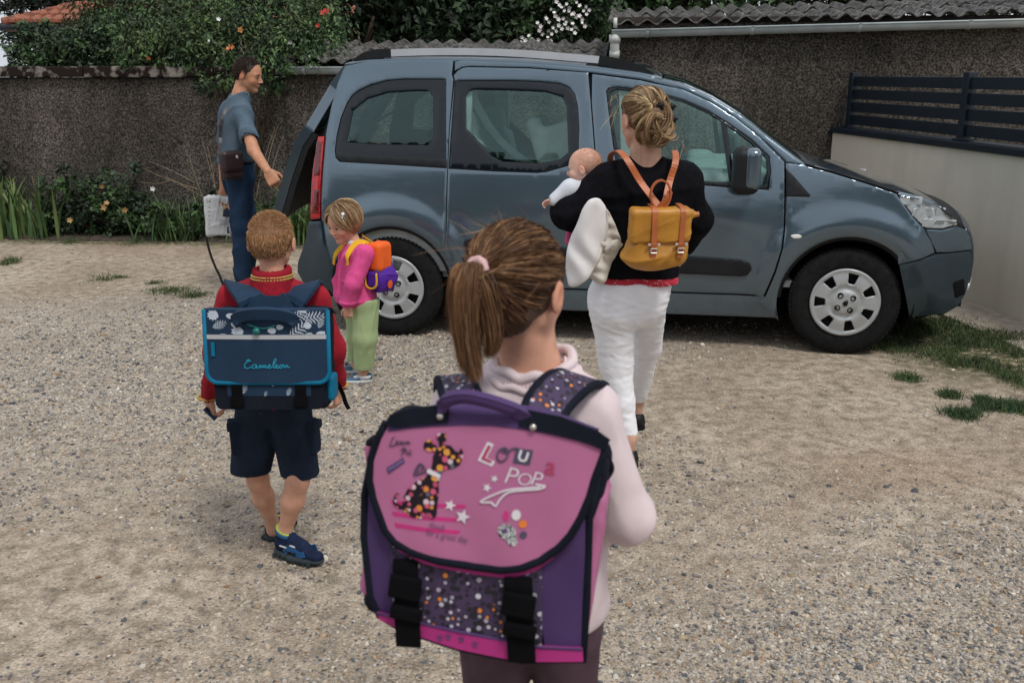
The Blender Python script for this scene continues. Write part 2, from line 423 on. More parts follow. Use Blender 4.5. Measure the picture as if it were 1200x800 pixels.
def ground_mat():
    m = bpy.data.materials.new('ground'); m.use_nodes = True; nt = m.node_tree; N = nt.nodes; k = nt.links.new; p = N['Principled BSDF']
    p.inputs['Roughness'].default_value = .95; p.inputs['Specular IOR Level'].default_value = .15
    tc = N.new('ShaderNodeTexCoord'); at = N.new('ShaderNodeVertexColor'); at.layer_name = 'Col'; sp = N.new('ShaderNodeSeparateColor'); k(at.outputs[0], sp.inputs[0])
    def noise(s, d=6):
        n = N.new('ShaderNodeTexNoise'); n.inputs['Scale'].default_value = s; n.inputs['Detail'].default_value = d; k(tc.outputs['Object'], n.inputs[0]); return n
    def ramp(src, a, b, lo=0, hi=1):
        r = N.new('ShaderNodeMapRange'); r.inputs['From Min'].default_value = a; r.inputs['From Max'].default_value = b
        r.inputs['To Min'].default_value = lo; r.inputs['To Max'].default_value = hi; k(src, r.inputs[0]); return r.outputs[0]
    def mix(f, a, b, mode='MIX'):
        x = N.new('ShaderNodeMixRGB'); x.blend_type = mode
        for i, q in enumerate((f, a, b)):
            if isinstance(q, (int, float)): x.inputs[i].default_value = q
            elif isinstance(q, tuple): x.inputs[i].default_value = q + (1,)
            else: k(q, x.inputs[i])
        return x.outputs[0]
    sand = mix(ramp(noise(1.3).outputs[0], .35, .65), (.37, .295, .22), (.52, .435, .34))
    sand = mix(ramp(noise(14, 8).outputs[0], .40, .70), sand, (.22, .175, .13))
    sand = mix(sp.outputs[1], sand, (.30, .20, .125))
    grit = mix(ramp(noise(90, 3).outputs[0], .38, .62), (.13, .125, .12), (.52, .49, .44))
    f = N.new('ShaderNodeMath'); f.operation = 'MULTIPLY'; k(ramp(sp.outputs[0], .1, .9, .1, .8), f.inputs[0]); k(ramp(noise(45, 4).outputs[0], .4, .6), f.inputs[1])
    c = mix(f.outputs[0], sand, grit)
    vo = N.new('ShaderNodeTexVoronoi'); vo.inputs['Scale'].default_value = 120; k(tc.outputs['Object'], vo.inputs[0])
    vb = N.new('ShaderNodeRGBToBW'); k(vo.outputs['Color'], vb.inputs[0])
    c = mix(.45, c, mix(1.0, c, ramp(vb.outputs[0], 0, 1, .2, 1.7), 'MULTIPLY'))
    mf = N.new('ShaderNodeMath'); mf.operation = 'MULTIPLY'; k(sp.outputs[2], mf.inputs[0]); k(ramp(noise(22, 5).outputs[0], .3, .55), mf.inputs[1])
    c = mix(mf.outputs[0], c, mix(ramp(noise(9, 4).outputs[0], .4, .6), (.055, .060, .028), (.12, .115, .05)))
    k(c, p.inputs['Base Color'])
    h = N.new('ShaderNodeMath'); h.operation = 'ADD'; k(noise(60, 6).outputs[0], h.inputs[0]); k(ramp(vo.outputs['Distance'], 0, 1, .6, 0), h.inputs[1])
    bp = N.new('ShaderNodeBump'); bp.inputs['Strength'].default_value = .8; bp.inputs['Distance'].default_value = .012; k(h.outputs[0], bp.inputs['Height']); k(bp.outputs[0], p.inputs['Normal'])
    return m
meshobj('ground', np.stack([X, Y, Z], -1).reshape(-1, 3), F_, ground_mat(), colors=gcol, kind='structure')

# loose gravel
ico = bmesh.new(); bmesh.ops.create_icosphere(ico, subdivisions=1, radius=1); ico.verts.index_update()
IV = np.array([v.co[:] for v in ico.verts]); IF = np.array([[v.index for v in f.verts] for f in ico.faces]); ico.free()
OV = np.array([(1, 0, 0), (-1, 0, 0), (0, 1, 0), (0, -1, 0), (0, 0, 1), (0, 0, -1)], float)
OF = np.array([(0, 2, 4), (2, 1, 4), (1, 3, 4), (3, 0, 4)]); OV = OV[:5]
IF = IF[IV[IF].mean(1)[:, 2] > -.35]
PAL = np.array([(.40, .335, .255), (.44, .385, .31), (.31, .27, .225), (.22, .205, .195), (.085, .09, .105), (.50, .46, .40), (.36, .27, .18), (.27, .16, .09), (.14, .135, .135), (.43, .35, .25)])
PW = np.array([.17, .16, .13, .13, .12, .11, .07, .03, .08, .04]); PW = PW / PW.sum()
def stones(name, BV, BF, n, y0, y1, smin, smax, pw=3.0, all_over=False, seed=1):
    r = np.random.default_rng(seed); out = []
    c = 0
    XX = []; YY = []
    while c < n:
        # evenly spread in the picture: density falls with the square of the distance
        u = r.random(n); y = 1 / (1 / y0 + u * (1 / y1 - 1 / y0)); x = (r.random(n) * 2 - 1) * (y * .56 + .35)
        k = (r.random(n) < density(x, y) ** 1.4) & (y < WY(x) - .05) ; XX.append(x[k]); YY.append(y[k]); c += k.sum()
    x = np.concatenate(XX)[:n]; y = np.concatenate(YY)[:n]
    s = smin + (smax - smin) * r.random(n) ** pw
    s = s * (.62 + .13 * y)
    sc = np.stack([s * r.uniform(.7, 1.3, n), s * r.uniform(.6, 1.0, n), s * r.uniform(.35, .7, n)], 1)
    a = r.random(n) * 2 * PI; ca, sa = np.cos(a), np.sin(a)
    V = BV[None] * (1 + .22 * r.normal(size=(n, len(BV), 1)).clip(-1.5, 1.5)) * sc[:, None, :]
    t = r.normal(size=(n, 2)) * .25
    vz = V[..., 2] + V[..., 0] * t[:, :1] + V[..., 1] * t[:, 1:]
    vx = V[..., 0] * ca[:, None] - V[..., 1] * sa[:, None] + x[:, None]; vy = V[..., 0] * sa[:, None] + V[..., 1] * ca[:, None] + y[:, None]
    vz = vz + (gz(x, y) + sc[:, 2] * .35)[:, None]
    P = np.stack([vx, vy, vz], -1).reshape(-1, 3); Fc = (BF[None] + (np.arange(n) * len(BV))[:, None, None]).reshape(-1, 3)
    ci = r.choice(len(PAL), n, p=PW); col = PAL[ci] * r.uniform(.75, 1.2, (n, 1)); col = np.repeat(col, len(BV), 0)
    return meshobj(name, P, Fc, M['stone'], None, False, kind='stuff', colors=col)
tag(stones('pebbles', IV, IF, 15000, 1.5, 6.5, .0040, .0135, 2.8, seed=2), 'scattered grey and tan pebbles on the sandy drive', 'pebbles')
tag(stones('gravel', OV, OF, 84000, 1.5, 10.2, .0030, .009, 1.6, seed=3), 'loose fine gravel spread over the drive', 'gravel')

# ================================================================ walls and sheds
def rough_wall(name, x0, x1, z1, th, mate, parent, off=0.0, seed=0, st=.05):
    L_ = (x1 - x0) / WD[0]; nu = int(L_ / st) + 1; nv = int((z1 + .1) / st) + 1
    u = np.linspace(0, L_, nu); v = np.linspace(-.1, z1, nv); Ug, Vg = np.meshgrid(u, v, indexing='ij')
    d = .010 * nzf(Ug, Vg, 3, seed, 3) + .0015 * rng.normal(size=Ug.shape).clip(-2, 2) + off
    d[:, -1] = off; 
    o = V3(x0, WY(x0), 0)
    P = o + Ug[..., None] * WD + V3(0, 0, 1) * Vg[..., None] + WN * d[..., None]
    i = np.arange(Ug.size).reshape(Ug.shape)
    Fc = np.stack([i[:-1, :-1], i[1:, :-1], i[1:, 1:], i[:-1, 1:]], -1).reshape(-1, 4)
    n = Ug.size; P = P.reshape(-1, 3)
    bk = np.array([o + WD * a + V3(0, 0, b) - WN * th for a, b in ((0, -.1), (L_, -.1), (L_, z1), (0, z1))])
    P = np.concatenate([P, bk]); f = [tuple(q) for q in Fc] + [(n, n + 3, n + 2, n + 1)]
    top = list(i[:, -1]); bot = list(i[:, 0]); lf = list(i[0, :]); rt = list(i[-1, :])
    f += [tuple(top[::1] + [n + 2, n + 3]), tuple(lf[::-1] + [n, n + 3][:0] + [n, n + 3]), tuple(rt[::1] + [n + 2, n + 1])]
    return meshobj(name, P, f, mate, parent, True)
XD = wallpt(716, 60)[0]; XG = wallpt(333, 78)[0]; XR = 8.5; XL = -16
bw_ = thing('boundary_wall', 'low dark roughcast wall with mossy coping stones, behind the man', 'wall', (XL, WY(XL), 0))
rough_wall('wall_face', XL, XG, 1.57, .22, M['roughcast'], bw_, seed=1)
x = XL; i = 0
while x < XG - .02:
    w = min(.98 + .16 * rng.random(), XG - x)
    mb = MB(); c = V3(x + w / 2, WY(x + w / 2), 1.57 + .055) + WN * (-.09 + .006 * rng.normal())
    B = np.stack([WD, -WN, V3(0, 0, 1)], 1)
    mb.box(c, (w / WD[0] - .008, .31, .108 + .006 * rng.normal()), B, .016)
    mb.build('coping_stone', M['coping'], bw_, smooth=False); x += w; i += 1
def corr_roof(parent, x0, x1, z0, rows, rise, off, seed, wl=.177, amp=.024):
    r = np.random.default_rng(seed); W = .885; n = int(math.ceil((x1 - x0) / W)); Lr = .75
    for q in range(n):
        a0 = x0 + q * W; a1 = min(x0 + (q + 1) * W + .03, x1)
        if a1 - a0 < .1: continue
        for k in range(rows):
            m = max(int((a1 - a0) / wl * 12), 4); us = np.linspace(a0, a1, m); j = r.normal() * .004; P = []
            for t in (0, .5, 1.0):
                s = k * Lr + t * (Lr + .08)
                for u in us:
                    z = z0(u) + rise * s + amp * math.cos(2 * PI * (u - x0) / wl) + .012 * k * 1 + j + (.006 * math.sin(u * 9 + k))
                    P.append(V3(u, WY(u), z) - WN * (s - off))
            nn = len(P); P2 = [p - V3(0, 0, .009) for p in P]; f = []
            for t in range(2):
                for g in range(m - 1):
                    a = t * m + g; f.append((a, a + 1, a + 1 + m, a + m)); f.append((nn + a, nn + a + m, nn + a + 1 + m, nn + a + 1))
            for g in range(m - 1):
                f.append((g, nn + g, nn + g + 1, g + 1)); b = 2 * m + g; f.append((b, b + 1, nn + b + 1, nn + b))
            f += [(0, m, nn + m, nn), (m, 2 * m, nn + 2 * m, nn + m), (m - 1, nn + m - 1, nn + 2 * m - 1, 2 * m - 1), (2 * m - 1, nn + 2 * m - 1, nn + 3 * m - 1, 3 * m - 1)]
            meshobj('roof_sheet', P + P2, f, M['fibro'], parent, False)
def gutter(parent, pa, pb, r=.062, joints=4):
    pa, pb = np.asarray(pa), np.asarray(pb); d = unit(pb - pa); side = unit(np.cross(d, V3(0, 0, 1))); m = MB(); n = 14; P = []
    for rr in (r, r - .005):
        for e in (pa, pb):
            for k in range(n + 1):
                a = PI + PI * k / n; P.append(e + side * rr * math.cos(a) + V3(0, 0, 1) * rr * math.sin(a))
    f = []; N1 = n + 1
    for k in range(n):
        f.append((k, k + 1, N1 + k + 1, N1 + k)); b = 2 * N1; f.append((b + k, b + N1 + k, b + N1 + k + 1, b + k + 1))
        f.append((k, b + k, b + k + 1, k + 1)); f.append((N1 + k, N1 + k + 1, b + N1 + k + 1, b + N1 + k))
    m.add(P, f)
    for sg in (-1, 1): m.tube([pa + side * sg * r * 1.0 + V3(0, 0, .004), pb + side * sg * r * 1.0 + V3(0, 0, .004)], .009, 8)
    g = m.build('gutter', M['zinc'], parent, smooth=True)
    for k in range(joints):
        c = pa + (pb - pa) * ((k + .35) / joints); mm = MB(); P = []
        for e in (-.014, .014):
            for q in range(n + 1):
                a = PI + PI * q / n; P.append(c + d * e + side * (r + .006) * math.cos(a) + V3(0, 0, 1) * (r + .006) * math.sin(a))
        mm.add(P, [(q, q + 1, N1 + q + 1, N1 + q) for q in range(n)])
        B = np.stack([d, side, V3(0, 0, 1)], 1); mm.box(c + V3(0, 0, .012), (.026, 2 * r + .03, .006), B)
        mm.build('gutter_bracket', M['zinc'], g, smooth=False)
    return g
# low shed behind the car
ls = thing('low_shed', 'low shed with grey corrugated roof behind the car roof', 'shed', (XG, WY(XG), 0))
rough_wall('shed_wall', XG, XD + .02, 1.62, .2, M['roughcast'], ls, off=.004, seed=4)
gl = wallpt(325, 80, .09); gl2 = wallpt(712, 77, .09)
gutter(ls, gl, gl2 + V3(0, 0, -.02), .06, 4)
corr_roof(ls, XG - .02, XD - .05, lambda u: 1.735, 2, .13, .07, 5)
sb = MB()
for a, b in ((XG, XD),):
    for s_, hh in ((1.25, 1.86),):
        sb.add([V3(a, WY(a), .0) - WN * s_, V3(b, WY(b), 0) - WN * s_, V3(b, WY(b), hh) - WN * s_, V3(a, WY(a), hh) - WN * s_,
                V3(a, WY(a), .0) - WN * (s_ + .15), V3(b, WY(b), 0) - WN * (s_ + .15), V3(b, WY(b), hh) - WN * (s_ + .15), V3(a, WY(a), hh) - WN * (s_ + .15)],
               [(0, 1, 2, 3), (7, 6, 5, 4), (3, 2, 6, 7), (0, 3, 7, 4), (1, 5, 6, 2)])
sb.build('back_wall', M['roughcast'], ls)
# taller shed on the right
ts = thing('tall_shed', 'taller dark roughcast shed with corrugated roof and grey gutter above the fence', 'shed', (XD, WY(XD), 0))
rough_wall('shed_wall', XD - .0, XR, 2.06, .2, M['roughcast'], ts, off=.03, seed=6)
ga = wallpt(717, 37, .13); gb = wallpt(1200, 24, .13); gd = unit(gb - ga); gb = ga + gd * 6.6
gutter(ts, ga, gb, .06, 7)
corr_roof(ts, XD - .03, XR, lambda u: ga[2] + .085 + (u - ga[0]) * (gd[2] / gd[0]), 2, .12, .10, 8)
fb = MB(); fb.box((V3(XD + .02, WY(XD + .02), 0) + V3(XR, WY(XR), 0)) / 2 + V3(0, 0, 2.08) - WN * .03, ((XR - XD) / WD[0], .06, .07), np.stack([WD, -WN, V3(0, 0, 1)], 1))
fb.build('eaves_board', mat('old_wood', (.05, .04, .035), .9, .3, 12), ts)
dp = MB(); p0 = ga + WD * .03
dp.tube([p0 + V3(0, 0, -.04), p0 + V3(0, 0, -.12), p0 + WN * -.04 + V3(0, 0, -.2), V3(p0[0], p0[1], 0) - WN * .04 + V3(0, 0, .02)], .043, 16)
dp.tube([p0 + V3(0, 0, -.03), p0 + V3(0, 0, -.1)], .054, 16)
dp.tube([p0 + V3(0, 0, -.17) - WN * .035, p0 + V3(0, 0, -.235) - WN * .04], .049, 16)
dp.build('downpipe', M['pvc'], ts, smooth=True)
vp = MB(); vp.tube([p0 + V3(0, 0, .03), p0 + V3(0, 0, .12)], .018, 10); vp.build('vent_pipe', M['pvc'], ts, smooth=True)

# beige garden wall running towards the camera, fence on top
b1, b2 = G(1133, 354), G(1200, 380)
BD = unit(b2 - b1); BD = unit(V3(BD[0], BD[1], 0))            # towards the camera
BN = unit(V3(-BD[1], BD[0], 0)); BN = BN if BN[0] < 0 else -BN
def gpt(px, py, off=0.0): return onplane(px, py, b1 + BN * off, BN)
far = b1.copy(); tt = (WY(far[0]) - .035 - far[1]) / (BD[1] - WALL_S * BD[0]); far = b1 + BD * tt
near = b1 + BD * 5.2
ZT = gpt(1120, 166)[2]
print('beige top', ZT, 'far', far, 'px975', gpt(975, 152), gpt(1200, 178), 'dir', BD)
gw = thing('garden_wall', 'smooth beige rendered wall beside the front of the car', 'wall', far)
mb = MB(); Ln = np.linalg.norm(near - far); BB = np.stack([BD, BN, V3(0, 0, 1)], 1)
mb.box((far + near) / 2 - BN * .1 + V3(0, 0, (ZT - .05) / 2 - .05), (Ln, .2, ZT - .05 + .1), BB, .004); mb.build('wall_body', M['beige'], gw)
a = 0
while a < Ln:
    w = min(1.98, Ln - a); m2 = MB(); m2.box(far + BD * (a + w / 2) - BN * .1 + V3(0, 0, ZT - .022), (w - .006, .27, .045), BB, .004)
    m2.build('wall_cap', M['darkmetal'], gw); a += w
fe = thing('slat_fence', 'dark navy metal slat fence standing on the beige wall', 'fence', far + V3(0, 0, ZT))
posts = []
for px in (999, 1134):
    p = gpt(px, 120, -.1); posts.append(np.dot(p - far, BD))
sp_ = posts[1] - posts[0]; posts.append(posts[1] + sp_); posts.append(posts[1] + 2 * sp_)
FT = gpt(1134, 88, -.1)[2]
print('fence top', FT, 'spacing', sp_, posts)
pm = None
for a in posts:
    c = far + BD * a - BN * .1 + V3(0, 0, (ZT + FT) / 2 + .01)
    m2 = MB(); m2.box(V3(0, 0, 0), (.075, .075, FT - ZT + .02), BB, .004); m2.box(V3(0, 0, -(FT - ZT) / 2), (.12, .12, .012), BB, .002)
    o = m2.build('post', M['darkmetal']) if pm is None else pm.copy()
    if pm is None: pm = o
    else: COL.objects.link(o)
    o.location = c; wparent(o, fe)
sm = None; hs = (FT - ZT - .02) / 4
for i in range(3):
    for k in range(4):
        c = far + BD * (posts[i] + sp_ / 2) - BN * .1 + V3(0, 0, ZT + .02 + hs * (k + .5))
        if sm is None:
            m2 = MB(); m2.box(V3(0, 0, 0), (sp_ - .078, .028, hs - .028), BB, .004); sm = o = m2.build('slat', M['darkmetal'])
        else: o = sm.copy(); COL.objects.link(o)
        o.location = c; wparent(o, fe)
# strip of bare concrete along the foot of the beige wall
fs = MB(); fs.box((far + near) / 2 + BN * .21 + V3(0, 0, .0), (Ln, .42, .034), BB, .006)
o = fs.build('wall_footing', mat('footing', (.36, .31, .25), .95, .15, 14, bump=.5, bscale=80, bdist=.004)); o['kind'] = 'structure'

# house with clay tiles far left
H0 = U(4, 29, 20.0); HZ = H0[2]; hp = .36
hs_ = thing('house', 'distant white house with orange clay tile roof at top left', 'house', (H0[0], H0[1], 0))
mb = MB(); mb.box(H0 + V3(5.2, 4.4, -HZ / 2 - .1), (9.6, 8, HZ)); mb.build('wall', M['white_wall'], hs_)
mb = MB(); a, b, c, d = H0, H0 + V3(10.4, 0, 0), H0 + V3(10.4, 8.8, 0), H0 + V3(0, 8.8, 0); e, f = H0 + V3(4.4, 4.4, 4.4 * hp), H0 + V3(6, 4.4, 4.4 * hp)
mb.add([a, b, c, d, e, f] + [q - V3(0, 0, .12) for q in (a, b, c, d)], [(0, 1, 5, 4), (1, 2, 5), (2, 3, 4, 5), (3, 0, 4), (0, 6, 7, 1), (1, 7, 8, 2), (2, 8, 9, 3), (3, 9, 6, 0), (9, 8, 7, 6)])
mb.build('roof', M['tile'], hs_)
mb = MB(); mb.tube([H0 + V3(-.05, -.06, -.06), H0 + V3(10.4, -.06, -.06)], .06, 10); mb.tube([H0 + V3(-.06, -.05, -.06), H0 + V3(-.06, 8.8, -.06)], .06, 10); mb.build('gutter', M['darkmetal'], hs_, smooth=True)
tm = None; q = 0; stuff = MB(); sl = unit(V3(0, 1, hp)); nt_ = unit(V3(0, -hp, 1))
tv = []; 
for e_ in (0, 1):
    for k in range(7):
        an = PI * k / 6; rr = .105 - .02 * e_; tv.append(V3(rr * math.cos(an), 0, rr * .75 * math.sin(an)) + sl * (.44 * e_) + nt_ * (.03 * (1 - e_)))
tf = [(k, k + 1, 8 + k, 7 + k) for k in range(6)] + [tuple(range(6, -1, -1))]
for row in range(13):
    for k in range(50):
        s = row * .36; xx = .12 + k * .21
        if xx < s * .94 + .05 or xx > 10.3 - s: continue
        p = H0 + V3(xx, 0, .0) + sl * s + nt_ * .01
        if q < 280:
            if tm is None: tm = o = meshobj('roof_tile', tv, tf, M['tile'], None, False)
            else: o = tm.copy(); COL.objects.link(o)
            o.location = p; wparent(o, hs_); q += 1
        else: stuff.add(np.array(tv) + p, tf)
stuff.build('roof_tiles', M['tile'], hs_, kind='stuff')
mb = MB()
for k in range(14):
    for s in (0,): 
        p = H0 + V3(1, 1, hp) * (k * .3) + V3(0, 0, .03); mb.tube([p, p + V3(1, 1, hp) * .3 + V3(0, 0, -.012)], [.1, .085], 8)
mb.build('hip_tiles', M['tile'], hs_, smooth=True, kind='stuff')
# ================================================================ vegetation
def leafmesh(P, D, Nn, ln, wd, col, curve=.15, pts=5, lite=False):
    """leaves: point, direction, normal, length, width -> folded rhombic blades with 4 triangles"""
    n = len(P); S = np.cross(D, Nn); S /= np.linalg.norm(S, axis=1, keepdims=True) + 1e-9; Nn = np.cross(S, D)
    ln = np.broadcast_to(ln, n)[:, None]; wd = np.broadcast_to(wd, n)[:, None]
    a = P; m = P + D * ln * .5 - Nn * ln * .02; t = P + D * ln - Nn * ln * curve
    l = P + D * ln * .45 + S * wd * .5 + Nn * wd * .18; r = P + D * ln * .45 - S * wd * .5 + Nn * wd * .18
    V = np.stack([a, l, m, r, t], 1).reshape(-1, 3); b = (np.arange(n) * 5)[:, None]
    if lite: V = np.stack([a, l, t, r], 1).reshape(-1, 3); b = (np.arange(n) * 4)[:, None]; return V, np.concatenate([b + np.array([[0, 2, 1]]), b + np.array([[0, 3, 2]])]), np.repeat(col, 4, 0)
    Fc = np.concatenate([b + np.array([[0, 2, 1]]), b + np.array([[0, 3, 2]]), b + np.array([[1, 2, 4]]), b + np.array([[2, 3, 4]])])
    return V, Fc, np.repeat(col, 5, 0)
def rdir(r, n, up=0.0):
    d = r.normal(size=(n, 3)); d[:, 2] += up; return d / np.linalg.norm(d, axis=1, keepdims=True)
def crown(blobs, n, size, cols, seed=0, wr=.5, shell=.55, up=-.1, clump=.35, flatn=.0):
    """leaves grouped in clumps spread through ellipsoids; blobs: centre, radii"""
    r = np.random.default_rng(seed); vol = np.array([b[1][0] * b[1][1] * b[1][2] for b in blobs]) ** .7; vol = vol / vol.sum(); P = []; O = []; C = []
    cols = np.array(cols)
    for (c, rad), w in zip(blobs, vol):
        c = np.asarray(c, float); rad = np.asarray(rad, float); k = int(n * w); nc = max(k // 26, 3)
        d = rdir(r, nc); cc = d * (shell + (1 - shell) * r.random((nc, 1)) ** .6) * (1 + .12 * r.normal(size=(nc, 1)))
        j = r.integers(0, nc, k); cr = clump * np.mean(rad) * (.5 + .8 * r.random(nc))
        q = cc[j] * rad + rdir(r, k) * (r.random((k, 1)) ** .5) * cr[j][:, None]
        P.append(c + q); O.append(q / rad)
        base = cols[r.integers(0, len(cols), nc)] * r.uniform(.6, 1.35, (nc, 1)); C.append(base[j] * r.uniform(.75, 1.3, (k, 1)))
    P = np.concatenate(P); O = np.concatenate(O); C = np.concatenate(C); m = len(P)
    D = rdir(r, m, up) + O * .5; D /= np.linalg.norm(D, axis=1, keepdims=True)
    Nn = rdir(r, m) * .7 + V3(0, -.3, .8); Nn /= np.linalg.norm(Nn, axis=1, keepdims=True)
    ln = size * r.uniform(.6, 1.3, m); return leafmesh(P, D, Nn, ln, ln * wr, C, lite=P[:, 1].min() > 8.5 and size > .045 and P[:, 2].mean() > .9 or P[:, 1].max() < 0)
def limbs(base, tips, r0, seed=0):
    r = np.random.default_rng(seed); mb = MB(); base = np.asarray(base, float)
    for t in tips:
        t = np.asarray(t, float); mid = base * .5 + t * .5 + r.normal(size=3) * .06 * np.linalg.norm(t - base); mid[2] += .1 * np.linalg.norm(t - base) * 0
        pts = smoothcurve([base, (base + mid) / 2 + r.normal(size=3) * .02, mid, t], 10); mb.tube(pts, list(np.linspace(r0, r0 * .2, 11)), 7)
        for _ in range(4):
            s = pts[r.integers(4, 9)]; e = s + (t - base) * .25 + r.normal(size=3) * .2 * np.linalg.norm(t - base) * .6; mb.tube([s, (s + e) / 2 + r.normal(size=3) * .02, e], [r0 * .35, r0 * .25, r0 * .1], 5)
    return mb
GD = [(.018, .035, .014), (.025, .05, .018), (.03, .055, .025), (.014, .026, .012)]         # dark evergreen
GM = [(.04, .085, .025), (.06, .11, .035), (.05, .09, .04), (.03, .06, .02)]
GY = [(.09, .11, .035), (.07, .10, .03), (.05, .085, .03), (.12, .11, .04)]
def bush(name, label, cat, blobs, n, size, cols, seed, trunk=None, group=None, wr=.5, up=-.1, shell=.5, clump=.35, part='crown', stem='trunk', r0=.06):
    c0 = np.mean([b[0] for b in blobs], 0); t = thing(name, label, cat, (c0[0], c0[1], 0), group)
    V, Fc, C = crown(blobs, n, size, cols, seed, wr, shell, up, clump); meshobj(part, V, Fc, M['leaf'], t, True, colors=C)
    base = np.array([c0[0], c0[1], -.03]) if trunk is None else np.asarray(trunk, float)
    limbs(base, [b[0] for b in blobs], r0, seed).build(stem, M['bark'], t, smooth=True)
    return t
def PB(px, py, Y, rx, rz, ry=None):    # a blob seen at px,py, radii given in photo pixels
    c = U(px, py, Y); k = Y * 1.0 / FPX * 1.0
    return (c, (rx * k, (ry if ry else (rx + rz) / 2) * k, rz * k))
bush('broadleaf_tree', 'large dark green tree behind the low shed, above the car roof', 'tree',
     [PB(440, -10, 13.5, 90, 75), PB(540, 5, 14, 100, 75), PB(350, -30, 14, 70, 60), PB(480, -110, 14, 150, 90), PB(620, -60, 14.5, 100, 90), PB(560, 40, 13.2, 80, 40), PB(400, 35, 13.0, 60, 35)], 26000, .13, GD, 11, r0=.16, shell=.35)
bush('broadleaf_tree', 'brighter green tree right of the white flowers, above the downpipe', 'tree',
     [PB(690, 20, 13.5, 60, 50), PB(760, -10, 13.5, 70, 45), PB(840, -30, 13.5, 80, 42), PB(760, -80, 14, 120, 70)], 12000, .12, GM, 12, r0=.12, shell=.35)
bush('hedge_tree', 'green hedge tree showing over the corrugated roof at the top right', 'tree',
     [PB(930, -22, 14, 90, 38), PB(1040, -20, 14, 90, 38), PB(1150, -22, 14, 90, 36), PB(1250, -30, 14, 90, 45)], 12000, .12, GM + GD, 13, r0=.1, shell=.35)
# flowering shrub
hib = bush('flowering_shrub', 'shrub covered in white hibiscus flowers behind the low shed roof', 'shrub',
     [PB(665, 15, 12.2, 48, 40), PB(640, 40, 12.1, 30, 20), PB(680, -25, 12.4, 45, 40)], 7000, .085, GM + GD, 14, r0=.05)
def flowers(parent, spots, Y, r, cols, seed, name='flower', face=V3(0, -1, .2)):
    rr = np.random.default_rng(seed)
    for px, py in spots:
        c = U(px, py, Y + rr.normal() * .03); mb = MB(); f = unit(face + rr.normal(size=3) * .35); B0 = unit(np.cross(f, V3(0, 0, 1))); B1 = np.cross(f, B0)
        R = r * rr.uniform(.75, 1.2); vs = [c - f * R * .2]; n = 5; fc = []
        for k in range(n * 3):
            an = 2 * PI * k / (n * 3); rad = R * (1 if k % 3 else .62); vs.append(c + (B0 * math.cos(an) + B1 * math.sin(an)) * rad + f * R * .25 * (1 if k % 3 else .4))
        for k in range(n * 3): fc.append((0, 1 + k, 1 + (k + 1) % (n * 3)))
        mb.add(vs, fc); col = np.tile(np.array(cols[rr.integers(0, len(cols))]), (len(vs), 1)); 
        v = np.array(vs); meshobj(name, v, fc, M['petal'], parent, True, colors=col)
wsp = [(646, 11), (651, 19), (630, 27), (643, 36), (658, 9), (664, 5), (672, 16), (679, 19), (667, 13), (684, 13), (632, 36), (642, 44), (620, 42), (612, 44), (631, 47), (648, 33), (655, 30), (662, 29), (671, 28), (652, 2), (687, 8), (676, 3), (610, 50), (626, 52), (670, 35), (682, 27), (660, 22), (640, 22)]
flowers(hib, [(a + dx, b + dy) for a, b in wsp for dx, dy in ((0, 0), (3.5, 4))], 11.55, .023, [(.70, .68, .66), (.75, .73, .70), (.66, .58, .58)], 3)
# trumpet vine hanging over the wall
vine = bush('trumpet_vine', 'leafy trumpet vine with orange flowers hanging over the wall behind the man', 'climber',
     [PB(215, 55, 10.55, 70, 30), PB(290, 50, 10.4, 75, 36), PB(355, 52, 10.3, 50, 28), PB(258, 88, 10.15, 38, 16), PB(320, 80, 10.0, 28, 24), PB(175, 55, 10.7, 50, 30), PB(250, 20, 10.9, 90, 35), PB(345, 12, 10.9, 60, 45)],
     19000, .058, GM + GD[:2] + [(.085, .14, .045), (.10, .13, .05)], 15, wr=.42, up=-.5, r0=.05, part='foliage', stem='stem')
flowers(vine, [(268, 57), (271, 55), (265, 59), (282, 35), (174, 68)], 10.0, .026, [(.62, .20, .05), (.7, .3, .08)], 4)
flowers(vine, [(381, 12), (379, 15), (383, 14), (372, 30)], 10.2, .028, [(.5, .04, .03)], 5)
flowers(vine, [(340, 50), (256, 23), (245, 48), (362, 66)], 10.0, .02, [(.6, .62, .58)], 6)
bush('garden_shrub', 'dense green shrub over the wall at the far left', 'shrub',
     [PB(48, 55, 11.4, 36, 24), PB(100, 62, 11.2, 45, 22), PB(140, 45, 11.6, 40, 30), PB(35, 78, 11.0, 28, 12)], 9000, .06, GM + GD, 16, r0=.05)
bush('small_leaf_tree', 'wispy olive green tree in front of the tiled roof', 'tree',
     [PB(165, 5, 13.5, 70, 60), PB(215, 10, 13, 60, 60), PB(120, 30, 13.5, 45, 32), PB(260, -30, 13.5, 70, 60), PB(180, -60, 13.5, 100, 60)], 16000, .10, [(.06, .075, .03), (.075, .085, .035), (.045, .06, .025), (.09, .085, .04)], 17, wr=.22, up=-1.2, r0=.08, shell=.3)
